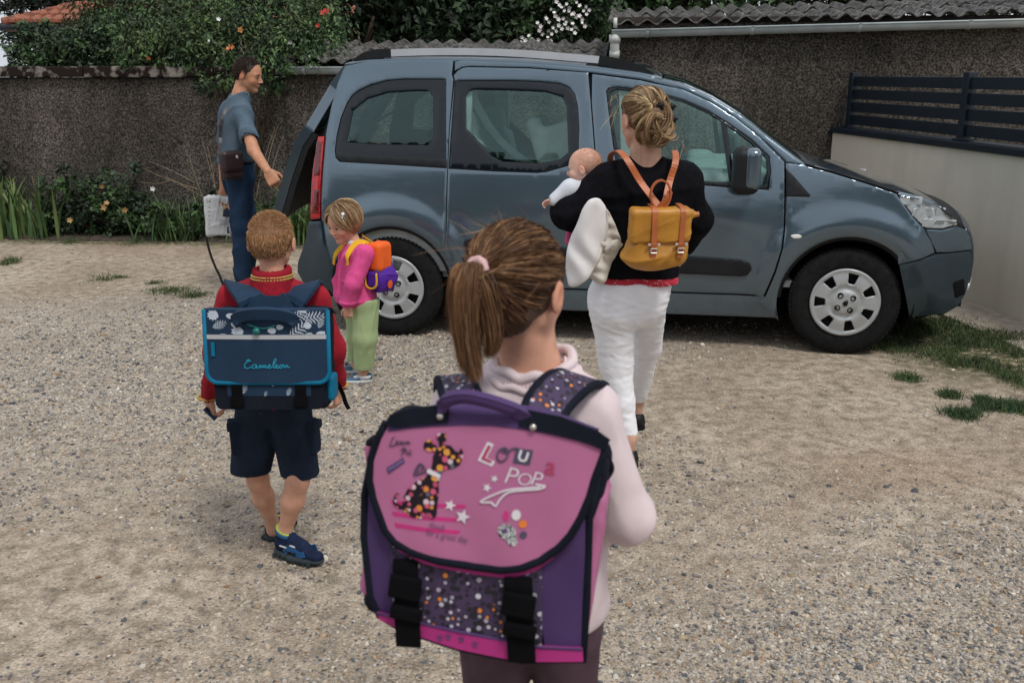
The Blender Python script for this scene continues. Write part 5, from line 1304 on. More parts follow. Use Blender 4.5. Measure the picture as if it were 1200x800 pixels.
def hand_sdf(S, w, d, pn, L_, thumb, curl=.5, spread=.18, k=.006):
    """w wrist, d direction of the hand, pn palm normal, thumb: side vector of the thumb"""
    d = unit(d); pn = unit(np.asarray(pn, float) - d * np.dot(pn, d)); s = np.cross(d, pn); s = s if np.dot(s, thumb) > 0 else -s
    S.cone(w, w + d * L_ * .12, L_ * .15, L_ * .16, k, flat=.72, axis=pn)
    for q in (-.17, -.06, .06, .17): S.cone(w + d * L_ * .1 + s * q * L_ * .8, w + d * L_ * .48 + s * q * L_, L_ * .085, L_ * .075, L_ * .05)
    for i, q in enumerate((.18, .06, -.06, -.175)):
        ln = L_ * (.44, .50, .46, .36)[i]; p = w + d * L_ * (.49 - .02 * (i == 3)) + s * q * L_; a = .25 * curl; dd = unit(d + s * (q * spread * 2)); r = L_ * (.052, .054, .05, .044)[i]
        for j, fr in enumerate((.45, .3, .25)):
            a += curl * (.55, .75, .5)[j] * (1 + .12 * i); e = p + (dd * math.cos(a) + pn * math.sin(a)) * ln * fr; S.cone(p, e, r, r * .88, .002 if k > .004 else .001); p = e; r *= .88
    p = w + d * L_ * .10 + s * L_ * .16 + pn * L_ * .03; e = p + unit(d * .75 + s * .65 + pn * .25) * L_ * .22; S.cone(p, e, L_ * .075, L_ * .06, L_ * .04); e2 = e + unit(d * .95 + s * .25 + pn * .35) * L_ * .17; S.cone(e, e2, L_ * .058, L_ * .05, .002); e3 = e2 + unit(d + pn * .4) * L_ * .13; S.cone(e2, e3, L_ * .05, L_ * .042, .002)
    return S
def bodymesh(name, sdfs, m, parent, cf=None):
    V, F = joinmesh([s.mesh() for s in sdfs]); return meshobj(name, V, F, m, parent, True, colors=np.ones((len(V), 3)) if cf is None else cf(V))
def shoe(parent, heel, toe, L_, m_up, m_sole, up=V3(0, 0, 1), ank=None, h=.55, name='shoe', extra=None, vox=.005, w=.36):
    f = unit(toe - heel); L_ = float(np.linalg.norm(toe - heel)); r = unit(np.cross(f, up)); u = np.cross(r, f); B = np.stack([r, f, u], 1); P = lambda x, y, z: heel + B @ (V3(x, y, z) * L_)
    S = SDF(np.minimum(heel, toe) - .12 - .2 * L_, np.maximum(heel, toe) + .12 + .5 * L_, vox)
    S.cone(P(0, .13, .17), P(0, .5, .16), .14 * L_, .15 * L_, .05 * L_); S.cone(P(0, .5, .14), P(.0, .84, .11), .165 * L_, .13 * L_, .06 * L_, flat=.75, axis=u); S.cone(P(0, .16, .22), P(0, .17, h * .7), .13 * L_, .125 * L_, .06 * L_); S.cone(P(0, .2, .34), P(0, .55, .22), .12 * L_, .11 * L_, .08 * L_)
    S.cut(P(0, 0, .07), -u); S.cut(P(0, .1, h), u * 1 + f * .25); o = S.obj(name, m_up, parent)
    S = SDF(np.minimum(heel, toe) - .1, np.maximum(heel, toe) + .12, vox); S.cone(P(0, .14, .04), P(0, .5, .04), .16 * L_, .165 * L_, .03, flat=.45, axis=u); S.cone(P(0, .5, .04), P(0, .84, .05), .178 * L_, .145 * L_, .03, flat=.42, axis=u); S.cut(P(0, 0, .10), u)
    S.obj('sole', m_sole, o); return o, P, B
def person(label, loc): return thing('person', label, 'person', loc)

# ================================================================ the man by the tailgate
Ym = 7.40
man = person('man in grey-blue short sleeved shirt and jeans reaching towards the open tailgate', U(283, 338, 7.4) * V3(1, 1, 0))
hc = U(291, 88, Ym); hB = basis((.95, -.18, -.24)); hh = .238; fB = basis((.88, .46, 0)); F3 = fB[:, 1]; R3 = fB[:, 0]
nb = U(281, 117, Ym)
hd = SDF(hc - .22, hc + V3(.22, .22, .2), .0065); head_sdf(hd, hc, hB, hh, nb, .060)
hd.cone(U(284, 112, Ym), nb - V3(0, 0, .05), .055, .06, .03)
pl = U(276, 192, Ym); ch = U(279, 150, Ym); sh = [U(278, 131, Ym) + R3 * .16, U(278, 131, Ym) - R3 * .16]
el = U(297, 176, 7.10); wr = U(314, 201, 6.98)
ar = sdfbox([sh[0], el, wr, wr + V3(.1, 0, -.12)], .1, .006); chain(ar, [sh[0], el, wr], [.052, .041, .028], .02); hand_sdf(ar, wr, U(321, 213, 6.96) - wr, V3(.1, 1, -.5), .185, V3(.5, 0, 1), 1.1)
wl = U(262, 222, 7.62); ell_ = U(262, 180, 7.6); al = sdfbox([sh[1], ell_, wl, wl - V3(0, 0, .2)], .1, .006); chain(al, [sh[1], ell_, wl], [.052, .041, .028], .02); hand_sdf(al, wl, V3(0, 0, -1), V3(.2, -1, 0), .19, V3(1, 0, 0), 1.0)
hipR = U(278, 208, Ym) + R3 * .09; hipL = U(280, 208, Ym) - R3 * .09; kR = U(283, 264, 7.33); aR = U(284, 322, 7.36); kL = U(291, 262, 7.5); aL = U(290, 318, 7.58)
bd = sdfbox([nb, pl, aR, aL, sh[0], sh[1]], .16, .012); chain(bd, [nb - V3(0, 0, .03), ch, pl], [.05, .07, .08], .05); chain(bd, [hipR, kR, aR], [.08, .05, .035], .03); chain(bd, [hipL, kL, aL], [.08, .05, .035], .03)
bodymesh('body', [hd, ar, al, bd], SK_TAN, man, face_col(hc, hB, hh, stub=True)); eyes(hc, hB, hh, man, closed=.5)
# shirt
S = sdfbox([nb, pl, sh[0], sh[1], el], .2, .008)
S.cone(U(277, 140, Ym) + R3 * .085, U(276, 186, Ym) + R3 * .06, .112, .108, .04); S.cone(U(277, 140, Ym) - R3 * .085, U(276, 186, Ym) - R3 * .06, .112, .108, .05)
S.cone(sh[0], sh[0] * .35 + el * .65, .066, .068, .05); S.cone(sh[1], sh[1] * .35 + ell_ * .65, .076, .073, .05); S.cone(U(279, 119, Ym), sh[0] - V3(0, 0, .01), .062, .062, .05); S.cone(U(279, 119, Ym), sh[1] - V3(0, 0, .01), .062, .06, .05)
S.cone(U(278, 134, Ym), U(276, 188, Ym), .112, .112, .03); S.cone(U(277, 188, Ym) + R3 * .05, U(277, 190, Ym) - R3 * .05, .115, .115, .04)
S.fold(.030, 19, 3, (1, 1, .6)); S.cone(el, sh[0] * .36 + el * .64, .06, .055, 0, 'sub'); S.cut(U(277, 193, Ym), V3(-.1, 0, -1)); 
shirt = S.obj('shirt', cloth('grey_blue_shirt', (.085, .125, .165), .9), man)
S = sdfbox([U(283, 112, Ym)], .14, .006); S.cone(U(282, 115, Ym), U(284, 109, Ym), .078, .068, 0); S.cone(U(282, 117, Ym), U(287, 103, Ym), .062, .056, 0, 'sub'); S.cut(U(284, 108, Ym), V3(-.35, 0, 1)); S.obj('collar', bpy.data.materials['grey_blue_shirt'], shirt)
# jeans
S = sdfbox([pl, aR, aL, U(277, 185, Ym)], .2, .009)
S.cone(U(278, 190, Ym) + R3 * .05, hipR, .115, .105, .04); S.cone(U(278, 190, Ym) - R3 * .05, hipL, .115, .105, .05); chain(S, [hipR, kR, aR - V3(0, 0, .01)], [.108, .078, .066], .03); chain(S, [hipL, kL, aL - V3(0, 0, .01)], [.108, .078, .066], .03)
S.fold(.026, 19, 8, (1, 1, .6)); S.cut(U(278, 186, Ym), V3(0, 0, 1)); S.obj('jeans', cloth('dark_blue_jeans', (.012, .030, .065), .9, .25, 6), man)
mb = MB(); bc = U(278, 188, Ym); mb.tube([bc + (F3 * math.cos(t) * .12 + R3 * math.sin(t) * .165) for t in np.linspace(0, 2 * PI, 25)], .014, 6, caps=False); mb.build('belt', M['trim'], man)
for a_, off in ((aR, 0), (aL, 0)):
    hl_ = a_ * V3(1, 1, 0) - F3 * .07 + V3(0, 0, .0); shoe(man, hl_, hl_ + F3 * .28, .28, M['trim'], M['gap'], h=.42, vox=.008)
r_ = np.random.default_rng(61); d = roots(r_, 5200, HL); P0 = scalp(hc, hB, hh, d, .99); dd = unit_rows = (d @ np.diag([1, 1, 1])) @ hB.T; t = np.linspace(0, 1, 3)[None, :, None]
P = P0[:, None] + (dd * .010)[:, None] * t + (V3(0, 0, -.006) + hB[:, 1] * .004) * t ** 2; H = Hair(); H.add(P, .0035, hairpal(r_, len(d), [(.045, .025, .016), (.06, .035, .022), (.03, .018, .012)]))
haircap(hc, hB, hh, HAIRM, man, .985, .006, col=(.035, .021, .014)); H.build('hair', man)
H = Hair()
for s_ in (-1, 1):
    n = 60; x = np.linspace(.05, .2, n); b = np.stack([x * s_, .385 - 1.2 * (x - .08) ** 2, .075 + .02 * np.sin((x - .05) / .15 * PI) + r_.normal(size=n) * .006], 1); P = hc + (b[:, None, :] + np.linspace(0, 1, 3)[None, :, None] * np.array([.03 * s_, .0, .012])) @ hB.T * hh; H.add(P, .0025, hairpal(r_, n, [(.03, .018, .012)]))
H.build('eyebrow', man)
# shoulder pouch
M['pouch'] = mat('dark_brown_leather', (.022, .012, .013), .45, .2, 30, bump=.3, bscale=120)
po = thing('shoulder_pouch', 'small dark brown leather pouch hanging at the man\'s hip', 'pouch', U(271, 194, 7.15))
pB = basis(F3 * .8 - R3 * .35); pc = U(271.5, 194, 7.14)
S = SDF(pc - .16, pc + .16, .006); S.box(pc, (.035, .085, .10), pB @ np.eye(3), .03, 0); S.obj('pouch_body', M['pouch'], po)
S = SDF(pc - .16, pc + .16, .006); S.box(pc + V3(0, -.012, .03) + pB[:, 0] * .006, (.036, .088, .075), pB, .028, 0); S.obj('flap', M['pouch'], po)
mb = MB(); mb.ribbon(smoothcurve([pc - F3 * .085 + V3(0, 0, .06), U(258, 165, 7.22), U(260, 140, 7.25), U(272, 121, 7.34), U(281, 119, 7.45)], 14), .022, F3 + V3(0, 0, .3), .003); mb.build('strap', M['pouch'], po)
mb = MB(); mb.tube([pc + F3 * .03 + R3 * .042 + V3(0, 0, .062), pc + F3 * .034 + R3 * .046 + V3(0, 0, .062)], .012, 10); mb.build('press_stud', M['chrome'], po)
# shopping bag in his far hand
sbg = thing('shopping_bag', 'crumpled white printed shopping bag held low beside the wall plants, by the man\'s legs', 'bag', U(257, 277, 7.62))
Bb = basis((0.05, 1, 0)); top = U(257, 229, 7.62); bot = U(258, 276, 7.62); bw2 = .105
S = sdfbox([top, bot], .16, .006)
S.box(top * .5 + bot * .5, (bw2, .055, (top[2] - bot[2]) / 2), Bb, .02, 0); S.fold(.022, 30, 12, (1, 1, .6)); S.obj('bag_body', cloth('bag_plastic', (.56, .57, .58), .5, .06, 20, bump=.2), sbg)
yf = lambda px, py: U(px, py, 7.548)
def flatprint(name, pts, m, parent, fn=yf):
    v = [fn(a, b) for a, b in pts]; n = len(v); return meshobj(name, v + [q + V3(0, .002, 0) for q in v], [tuple(range(n)), tuple(range(2 * n - 1, n - 1, -1))] + [(i, n + i, n + (i + 1) % n, (i + 1) % n) for i in range(n)], m, parent, False)
PRN = mat('print_navy', (.012, .02, .06), .6, .1, 30); PRY = mat('print_yellow', (.55, .36, .12), .6, .1, 30); PRP = mat('print_skin', (.55, .33, .25), .6, .1, 30)
flatprint('printed_patch', [(261, 243), (266, 241), (272, 240), (272, 255), (266, 254), (261, 253)], PRY, sbg); 
yf2 = lambda px, py: U(px, py, 7.543); flatprint('printed_patch', [(261, 254), (262, 246), (266, 243), (269, 247), (272, 249), (272, 254.5)], PRN, sbg, yf2); flatprint('printed_patch', [(267, 244), (268, 240.5), (271, 240), (272, 245), (269, 246.5)], PRP, sbg, yf2)
flatprint('printed_patch', [(266, 266), (268, 265.5), (268, 270), (269, 273.5), (266, 273.5)], PRN, sbg, yf2)
def textmesh(txt, size=1.0, shear=0.0, bold=0.0):
    cu = bpy.data.curves.new('t', 'FONT'); cu.body = txt; cu.size = size; cu.shear = shear; cu.offset = bold; cu.align_x = 'CENTER'; cu.align_y = 'CENTER'; cu.resolution_u = 3
    o = bpy.data.objects.new('t', cu); COL.objects.link(o); dg = bpy.context.evaluated_depsgraph_get(); me = bpy.data.meshes.new_from_object(o.evaluated_get(dg)); V = np.array([v.co[:2] for v in me.vertices]); F = [tuple(p.vertices) for p in me.polygons]
    bpy.data.objects.remove(o); bpy.data.meshes.remove(me); bpy.data.curves.remove(cu); return V, F
V, F = textmesh('SA', .034); c0 = U(244.5, 236, 7.546); meshobj('lettering', np.column_stack([V[:, 0] + c0[0], np.full(len(V), c0[1]), V[:, 1] + c0[2]]), F, PRN, sbg, False)
mb = MB()
for k in range(6): q = U(245 + (k % 2) * .6, 243 + k * 5, 7.547); mb.box(q, (.012, .002, .004))
for k in range(3): q = U(262, 258 + k * 2.4, 7.547); mb.box(q, (.07, .002, .003))
mb.build('small_print', PRN, sbg, kind='stuff')
mb = MB(); mb.ribbon(smoothcurve([U(241, 276, 7.6), U(246, 296, 7.6), U(252, 312, 7.6), U(257, 322, 7.58), U(262, 324, 7.55) * V3(1, 1, 0) + V3(0, 0, .02), U(272, 325, 7.5) * V3(1, 1, 0) + V3(0, 0, .02)], 24), .026, V3(.8, -.6, .1), .004)
o = mb.build('strap', M['trim'], sbg)

# ================================================================ the woman with the baby
Yw = 3.95
wom = person('woman seen from behind in black cardigan and white trousers carrying a baby', U(738, 345, 3.97) * V3(1, 1, 0))
hc = U(753, 140, Yw); hB = basis((-.42, .9, -.04)); hh = .232; nb = U(757, 192, Yw); wB = basis((-.12, 1, 0)); RW = wB[:, 0]; FW_ = wB[:, 1]
hd = SDF(hc - .18, hc + .18, .0055); head_sdf(hd, hc, hB, hh, nb, .050); hd.cone(U(756, 180, Yw), U(756, 205, Yw), .054, .075, .03); 
shl = U(712, 212, 3.93); shr = U(800, 212, 3.97); ell_ = U(666, 250, 3.90); wl = U(700, 262, 4.22); elr = U(818, 256, 4.02); wrr = U(803, 288, 4.16)
ar = sdfbox([elr, wrr, wrr + V3(-.08, .08, -.1)], .08, .006); chain(ar, [elr, wrr], [.04, .026], .02); hand_sdf(ar, wrr, V3(-.35, .35, -.9), V3(-1, 0, 0), .17, V3(0, 1, .3), .7)
al = sdfbox([ell_, wl, wl + V3(.15, .1, 0)], .08, .0065); chain(al, [ell_, wl], [.04, .026], .02); hand_sdf(al, wl, V3(.9, .1, -.05), V3(0, -1, 0), .17, V3(0, 0, 1), .5)
hL = U(717, 350, 3.96); hR = U(757, 350, 4.0); kL = U(722, 425, 3.98); aL = U(737, 512, 3.93); kR = U(759, 405, 4.22); aR = U(746, 470, 4.40)
bd = sdfbox([nb, aL, aR, shl, shr], .14, .010); chain(bd, [nb, U(755, 245, 3.97), U(742, 320, 3.97)], [.05, .07, .07], .05); chain(bd, [hL, kL, aL, aL - V3(0, 0, .05)], [.07, .048, .030, .03], .03); chain(bd, [hR, kR, aR, aR - V3(0, 0, .05)], [.07, .048, .030, .03], .03)
bodymesh('body', [hd, ar, al, bd], SK_FAIR, wom, face_col(hc, hB, hh)); eyes(hc, hB, hh, wom)
S = sdfbox([nb, shl, shr, ell_, elr, U(745, 330, 3.97), wl], .16, .0075)
for s_ in (-1, 1): S.cone(U(757, 225, 3.95) + RW * .085 * s_, U(746, 300, 3.97) + RW * .06 * s_, .105, .098, .05); S.cone(U(746, 300, 3.97) + RW * .06 * s_, U(744, 322, 3.97) + RW * .075 * s_, .100, .110, .04)
S.cone(U(756, 215, 3.95), U(745, 315, 3.97), .10, .10, .03); S.cone(U(740, 199, 3.95), shl + V3(0, 0, .0), .052, .064, .06); S.cone(U(773, 199, 3.95), shr, .052, .064, .06)
chain(S, [shl, ell_, wl], [.070, .062, .045], .04); chain(S, [shr, elr, wrr], [.070, .056, .042], .05)
S.fold(.018, 24, 21, (1, 1, .8)); S.cut(U(744, 322, 3.97), V3(-.03, 0, -1)); S.cone(U(756, 196, 3.99), U(756, 150, 4.0), .062, .10, .01, 'sub'); S.cone(wrr, wrr + V3(-.04, .04, -.1), .035, .05, 0, 'sub')
S.obj('cardigan', cloth('black_knit', (.006, .006, .008), .95, .2, 40, sheen=0), wom)
S = sdfbox([U(720, 322, 3.96), U(785, 330, 3.96)], .1, .006)
for s_ in (-1, 1): S.cone(U(746, 318, 3.97) + RW * .065 * s_, U(746, 330, 3.97) + RW * .07 * s_, .097, .100, .04)
S.cut(U(744, 332, 3.97), V3(.02, 0, -1)); S.fold(.008, 40, 2)
rm = mat('red_dotted_shirt', (.50, .02, .045), .8, .1, 10); nt = rm.node_tree; vo = nt.nodes.new('ShaderNodeTexVoronoi'); vo.inputs['Scale'].default_value = 95; tcn = nt.nodes.new('ShaderNodeTexCoord'); nt.links.new(tcn.outputs['Object'], vo.inputs[0]); lt = nt.nodes.new('ShaderNodeMath'); lt.operation = 'LESS_THAN'; lt.inputs[1].default_value = .22; nt.links.new(vo.outputs['Distance'], lt.inputs[0])
bs_ = nt.nodes['Principled BSDF'].inputs['Base Color']; src = bs_.links[0].from_socket; mx = nt.nodes.new('ShaderNodeMixRGB'); nt.links.new(lt.outputs[0], mx.inputs[0]); nt.links.new(src, mx.inputs[1]); mx.inputs[2].default_value = (.7, .6, .6, 1); nt.links.new(mx.outputs[0], bs_)
S.obj('undershirt', rm, wom)
S = sdfbox([U(740, 325, 3.97), aL, aR], .2, .0065)
S.cone(U(724, 335, 3.96), U(757, 335, 3.99), .104, .104, .03); S.cone(U(721, 362, 3.95), U(751, 358, 3.98), .104, .094, .05)
chain(S, [hL, kL, U(729, 470, 3.96), aL], [.100, .071, .053, .036], .02); chain(S, [hR, kR, aR], [.088, .060, .044], .02); S.fold(.0045, 30, 31, (.6, .6, 1.7)); S.fold(.0055, 62, 32, (.45, .45, 1.7)); S.cut(U(742, 328, 3.97), V3(0, 0, 1)); S.cut(V3(0, 0, .142), V3(0, 0, -1)); S.cone(aL, aL - V3(0, 0, .08), .031, .031, 0, 'sub')
S.obj('trousers', cloth('white_cotton_trousers', (.86, .86, .90), .85, .03, 8, bump=.25), wom)
for a_ in (aL, aR):
    g = a_ * V3(1, 1, 0); fw = unit(V3(-.05, 1, 0)); shoe(wom, g - fw * .06 + V3(0, 0, .005), g + fw * .19 + V3(0, 0, .005), .25, M['trim'], M['gap'], h=.30, vox=.006)
mb = MB(); mb.tube([hc + hB @ (V3(-.385, -.0, -.15) * hh), hc + hB @ (V3(-.385, -.0, -.16) * hh) + V3(0, 0, -.001)], .005, 8); mb.build('ear_stud', M['chrome'], wom)
# hair: swept up and pinned
r_ = np.random.default_rng(62); BL = [(.38, .25, .13), (.52, .37, .20), (.64, .48, .29), (.20, .12, .06), (.30, .19, .10)]
wc = lambda d: (d[:, 1] < .62) & (d[:, 2] > -.62) & ~((d[:, 2] < .1) & (d[:, 1] > .1) & (np.abs(d[:, 0]) > .0) & (d[:, 1] > .25)) & ~((d[:, 2] < -.1) & (d[:, 1] > -.25))
H = Hair(); tie = [unit(V3(.15, -.95, .35)), unit(V3(-.35, -.9, .3)), unit(V3(.45, -.85, .1)), unit(V3(.1, -1, -.15))]
d = roots(r_, 3600, wc); tt = np.linspace(0, 1, 7)
g = np.array([int(np.argmax([q @ np.array(tk) + .25 * math.sin(5 * q[0] + 3 * q[2]) for tk in tie])) for q in d]); T_ = np.array(tie)[g]
w_ = slerpd(d[:, None], T_[:, None], tt[None, :, None]); lift = 1.03 + .10 * np.sin(tt * PI)[None, :, None] * r_.uniform(.2, 1, (len(d), 1, 1)) + .05 * np.sin(9 * d[:, :1, None] * 1 + 4 * d[:, 2:3, None])
P = hc + ((SC + w_ * SR * lift) * hh) @ hB.T; cl = (np.floor((np.sin(7 * d[:, 0] + 2 * g) + np.sin(9 * d[:, 2] + g) + 2) * 1.24)).astype(int) % 5; H.add(P, .0022, hairpal(r_, len(d), BL, cl))
for i in range(15):     # loops of the bun
    a = hc + hB @ (V3(r_.uniform(-.12, .17), -.45 - .03 * r_.random(), r_.uniform(-.26, .10)) * hh); R = (.03 + .035 * r_.random()); ax1 = unit(r_.normal(size=3) + hB[:, 0]); ax2 = unit(np.cross(ax1, hB[:, 1] + r_.normal(size=3) * .3)); n = 42; th = np.linspace(0, PI * 1.25, 9) + r_.random() * 6
    base = a + (np.cos(th)[:, None] * ax1 + np.sin(th)[:, None] * ax2) * R - hB[:, 1] * .012 * np.sin(th * .7)[:, None]; P = base[None] + r_.normal(size=(n, 1, 3)) * .005; H.add(P, .0028, hairpal(r_, n, [BL[r_.integers(0, 5)], BL[r_.integers(0, 5)]]))
n = 26; a = hc + hB @ (V3(.1, -.3, -.38) * hh) + r_.normal(size=(n, 3)) * V3(.05, .02, .01); P = a[:, None] + np.linspace(0, 1, 6)[None, :, None] * (V3(.0, -.0, -.05) + r_.normal(size=(n, 1, 3)) * .02) + hB[:, 0] * (r_.normal(size=(n, 1, 1)) * .02) * np.linspace(0, 1, 6)[None, :, None] ** 2; H.add(P, .0018, hairpal(r_, n, BL[:2]))
n = 22; a = hc + (V3(-.38, .12, .2) * hh) @ hB.T + r_.normal(size=(n, 3)) * V3(.012, .02, .03); P = a[:, None] + np.linspace(0, 1, 6)[None, :, None] * (V3(-.03, 0, .0) + r_.normal(size=(n, 1, 3)) * .03) + V3(0, 0, -.05) * np.linspace(0, 1, 6)[None, :, None] ** 2; H.add(P, .0012, hairpal(r_, n, BL[:3]))
def bun(S):
    S.ell(hc + hB @ (V3(.05, -.42, .0) * hh), V3(.27, .15, .30) * hh, hB, .05 * hh); S.ell(hc + hB @ (V3(.05, -.38, -.22) * hh), V3(.2, .14, .16) * hh, hB, .05 * hh)
haircap(hc, hB, hh, HAIRM, wom, 1.0, .005, extra=bun, col=(.16, .10, .055)); H.build('hair', wom)
for q in ((.02, -.50, .22), (.28, -.42, .20), (.30, -.44, .0)):
    mb = MB(); c_ = hc + hB @ (V3(*q) * hh); mb.tube([c_ + hB @ V3(-.018, 0, -.004), c_ + hB @ V3(0, -.014, .004), c_ + hB @ V3(.018, 0, .0)], .007, 8); mb.tube([c_ + hB @ V3(0, -.010, .012), c_ + hB @ V3(0, -.010, -.014)], .008, 8); mb.build('hair_clip', M['trim'], wom, smooth=True)

# mustard backpack on her back
M['mustard'] = mat('mustard_leather', (.46, .205, .022), .48, .16, 9, bump=.5, bscale=110, bdist=.0015)
M['orange_leather'] = mat('orange_brown_leather', (.42, .115, .035), .45, .12, 12, bump=.3, bscale=150, bdist=.001)
bp = thing('leather_backpack', 'mustard yellow leather backpack with orange-brown straps on the woman\'s back', 'backpack', U(770, 275, 3.74))
c_ = U(771, 276, 3.745); bB = basis((-.10, 1, .06)); bP = bB * .87
S = SDF(c_ - .24, c_ + .24, .005); S.box(c_ + bP @ V3(0, 0, -.005), (.110, .046, .102), bB, .032, 0); S.ell(c_ + bP @ V3(-.02, 0, -.09), (.122, .054, .05), bB, .05); S.fold(.012, 22, 41); S.obj('bag_body', M['mustard'], bp)
S = SDF(c_ - .24, c_ + .24, .005); S.box(c_ + bP @ V3(0, -.02, .05), (.117, .041, .068), bB, .02, 0); S.box(c_ + bP @ V3(.105, -.02, .10), (.044, .035, .010), bB, .008, .01); S.fold(.007, 24, 42); S.cut(c_ + bP @ V3(0, 0, -.022), bB @ V3(.06, 0, -1)); S.obj('flap', M['mustard'], bp)
for x0 in (-.035, .088):
    mb = MB(); mb.ribbon(smoothcurve([c_ + bP @ V3(x0, .03, .133), c_ + bP @ V3(x0, -.03, .132), c_ + bP @ V3(x0, -.068, .115), c_ + bP @ V3(x0 * .98, -.074, .0), c_ + bP @ V3(x0 * .96, -.070, -.06), c_ + bP @ V3(x0 * .95, -.070, -.085)], 20), .020, bB[:, 0], .004); st_ = mb.build('closing_strap', M['orange_leather'], bp)
    mb = MB(); mb.box(c_ + bP @ V3(x0 * .97, -.074, -.022), (.050, .005, .009), bB, .002); mb.build('strap_loop', M['orange_leather'], st_)
    for e in (-.021, .021): mb = MB(); mb.tube([c_ + bP @ V3(x0 * .97 + e, -.074, -.022), c_ + bP @ V3(x0 * .97 + e, -.081, -.022)], .005, 10); mb.build('rivet', M['chrome'], st_)
    mb = MB(); q = [V3(-.013, 0, -.009), V3(.013, 0, -.009), V3(.013, 0, .009), V3(-.013, 0, .009), V3(-.013, 0, -.009)]; mb.tube([c_ + bP @ (V3(x0 * .96, -.077, -.05) + p) for p in q], .0022, 6); mb.build('buckle', M['chrome'], st_)
mb = MB(); mb.tube([c_ + bP @ V3(.12, -.04, .092), c_ + bP @ V3(.165, -.04, .10)], .010, 4); mb.build('side_tab', M['orange_leather'], bp)
tp = c_ + bP @ V3(-.005, -.01, .13)
mb = MB(); cen = tp + V3(.004, -.005, .045); mb.ribbon([cen + bB[:, 0] * math.sin(t) * .038 + V3(0, 0, 1) * -math.cos(t) * .052 for t in np.linspace(.35, 2 * PI - .35, 22)], .016, bB[:, 1], .006); mb.build('top_handle', M['orange_leather'], bp)
for (pts, wd) in (([tp, U(752, 215, 3.79), U(738, 192, 3.80), U(729, 180, 3.84), U(722, 177, 3.93), U(715, 186, 4.03), U(720, 215, 4.09)], .024), ([tp + V3(.02, 0, 0), U(785, 212, 3.79), U(791, 193, 3.80), U(792, 182, 3.84), U(790, 177, 3.92), U(792, 186, 4.04), U(790, 215, 4.09)], .024)):
    mb = MB(); mb.ribbon(smoothcurve(pts, 30), wd, bB[:, 0] * 1 + V3(0, 0, .1), .005); mb.build('shoulder_strap', M['orange_leather'], bp)
mb = MB(); mb.ribbon(smoothcurve([tp + V3(.0, 0, -.005), tp + V3(.03, -.004, .03), tp + V3(.04, 0, .055)], 8), .02, bB[:, 0], .005); mb.build('hanging_loop', M['orange_leather'], bp)

# baby
bb = person('bald baby in white with cheek turned left, held over the woman\'s left arm', U(685, 250, 4.02))
hc = U(684, 197, 3.99); hB = basis((-.93, .25, -.12)); hh = .152
hd = SDF(hc - .13, hc + .13, .0035); head_sdf(hd, hc, hB, hh, U(690, 222, 4.03), .030, True)
hw = U(646, 236, 3.90); ha = sdfbox([hw, U(672, 218, 3.93)], .06, .003); chain(ha, [U(672, 218, 3.93), hw], [.022, .015], .01); hand_sdf(ha, hw, V3(-1, -.1, -.35), V3(.2, -1, -.6), .055, V3(.3, 0, 1), .8, k=.003)
bd = sdfbox([U(690, 222, 4.03), U(694, 275, 4.05)], .08, .008); bd.cone(U(690, 228, 4.03), U(694, 270, 4.05), .05, .055)
bodymesh('body', [hd, ha, bd], SK_BABY, bb, face_col(hc, hB, hh, baby=True)); eyes(hc, hB, hh, bb)
S = sdfbox([U(690, 228, 4.03), U(694, 285, 4.05), hw, hw - V3(0, .05, 0)], .1, .005); S.cone(U(690, 232, 4.03), U(690, 262, 4.04), .066, .072, .02); chain(S, [U(688, 222, 3.96), U(668, 221, 3.91), hw + V3(.012, 0, .004)], [.034, .034, .026], .02); S.fold(.009, 40, 51); S.cone(hw, hw - V3(.05, 0, .01), .018, .02, 0, 'sub'); S.obj('babygrow', cloth('white_babygrow', (.60, .62, .68), .9, .05, 30), bb)
S = sdfbox([U(667, 262, 3.96), U(668, 290, 3.95)], .06, .004); S.cone(U(674, 258, 3.97), U(667, 282, 3.94), .024, .017, .01); S.fold(.006, 50, 3); S.obj('pink_trousers', cloth('pink_cotton', (.6, .10, .25), .85), bb)
r_ = np.random.default_rng(63); d = roots(r_, 1500, lambda d: HL(d) & (d[:, 2] > -.3) & (d[:, 1] < .3)); P0 = scalp(hc, hB, hh, d, .995); P = P0[:, None] + ((d @ hB.T) * .003)[:, None] * np.linspace(0, 1, 3)[None, :, None] + (V3(.004, 0, -.004)) * np.linspace(0, 1, 3)[None, :, None]; H = Hair(); H.add(P, .0005, hairpal(r_, 1500, [(.42, .24, .15), (.38, .21, .13)])); H.build('hair', bb)
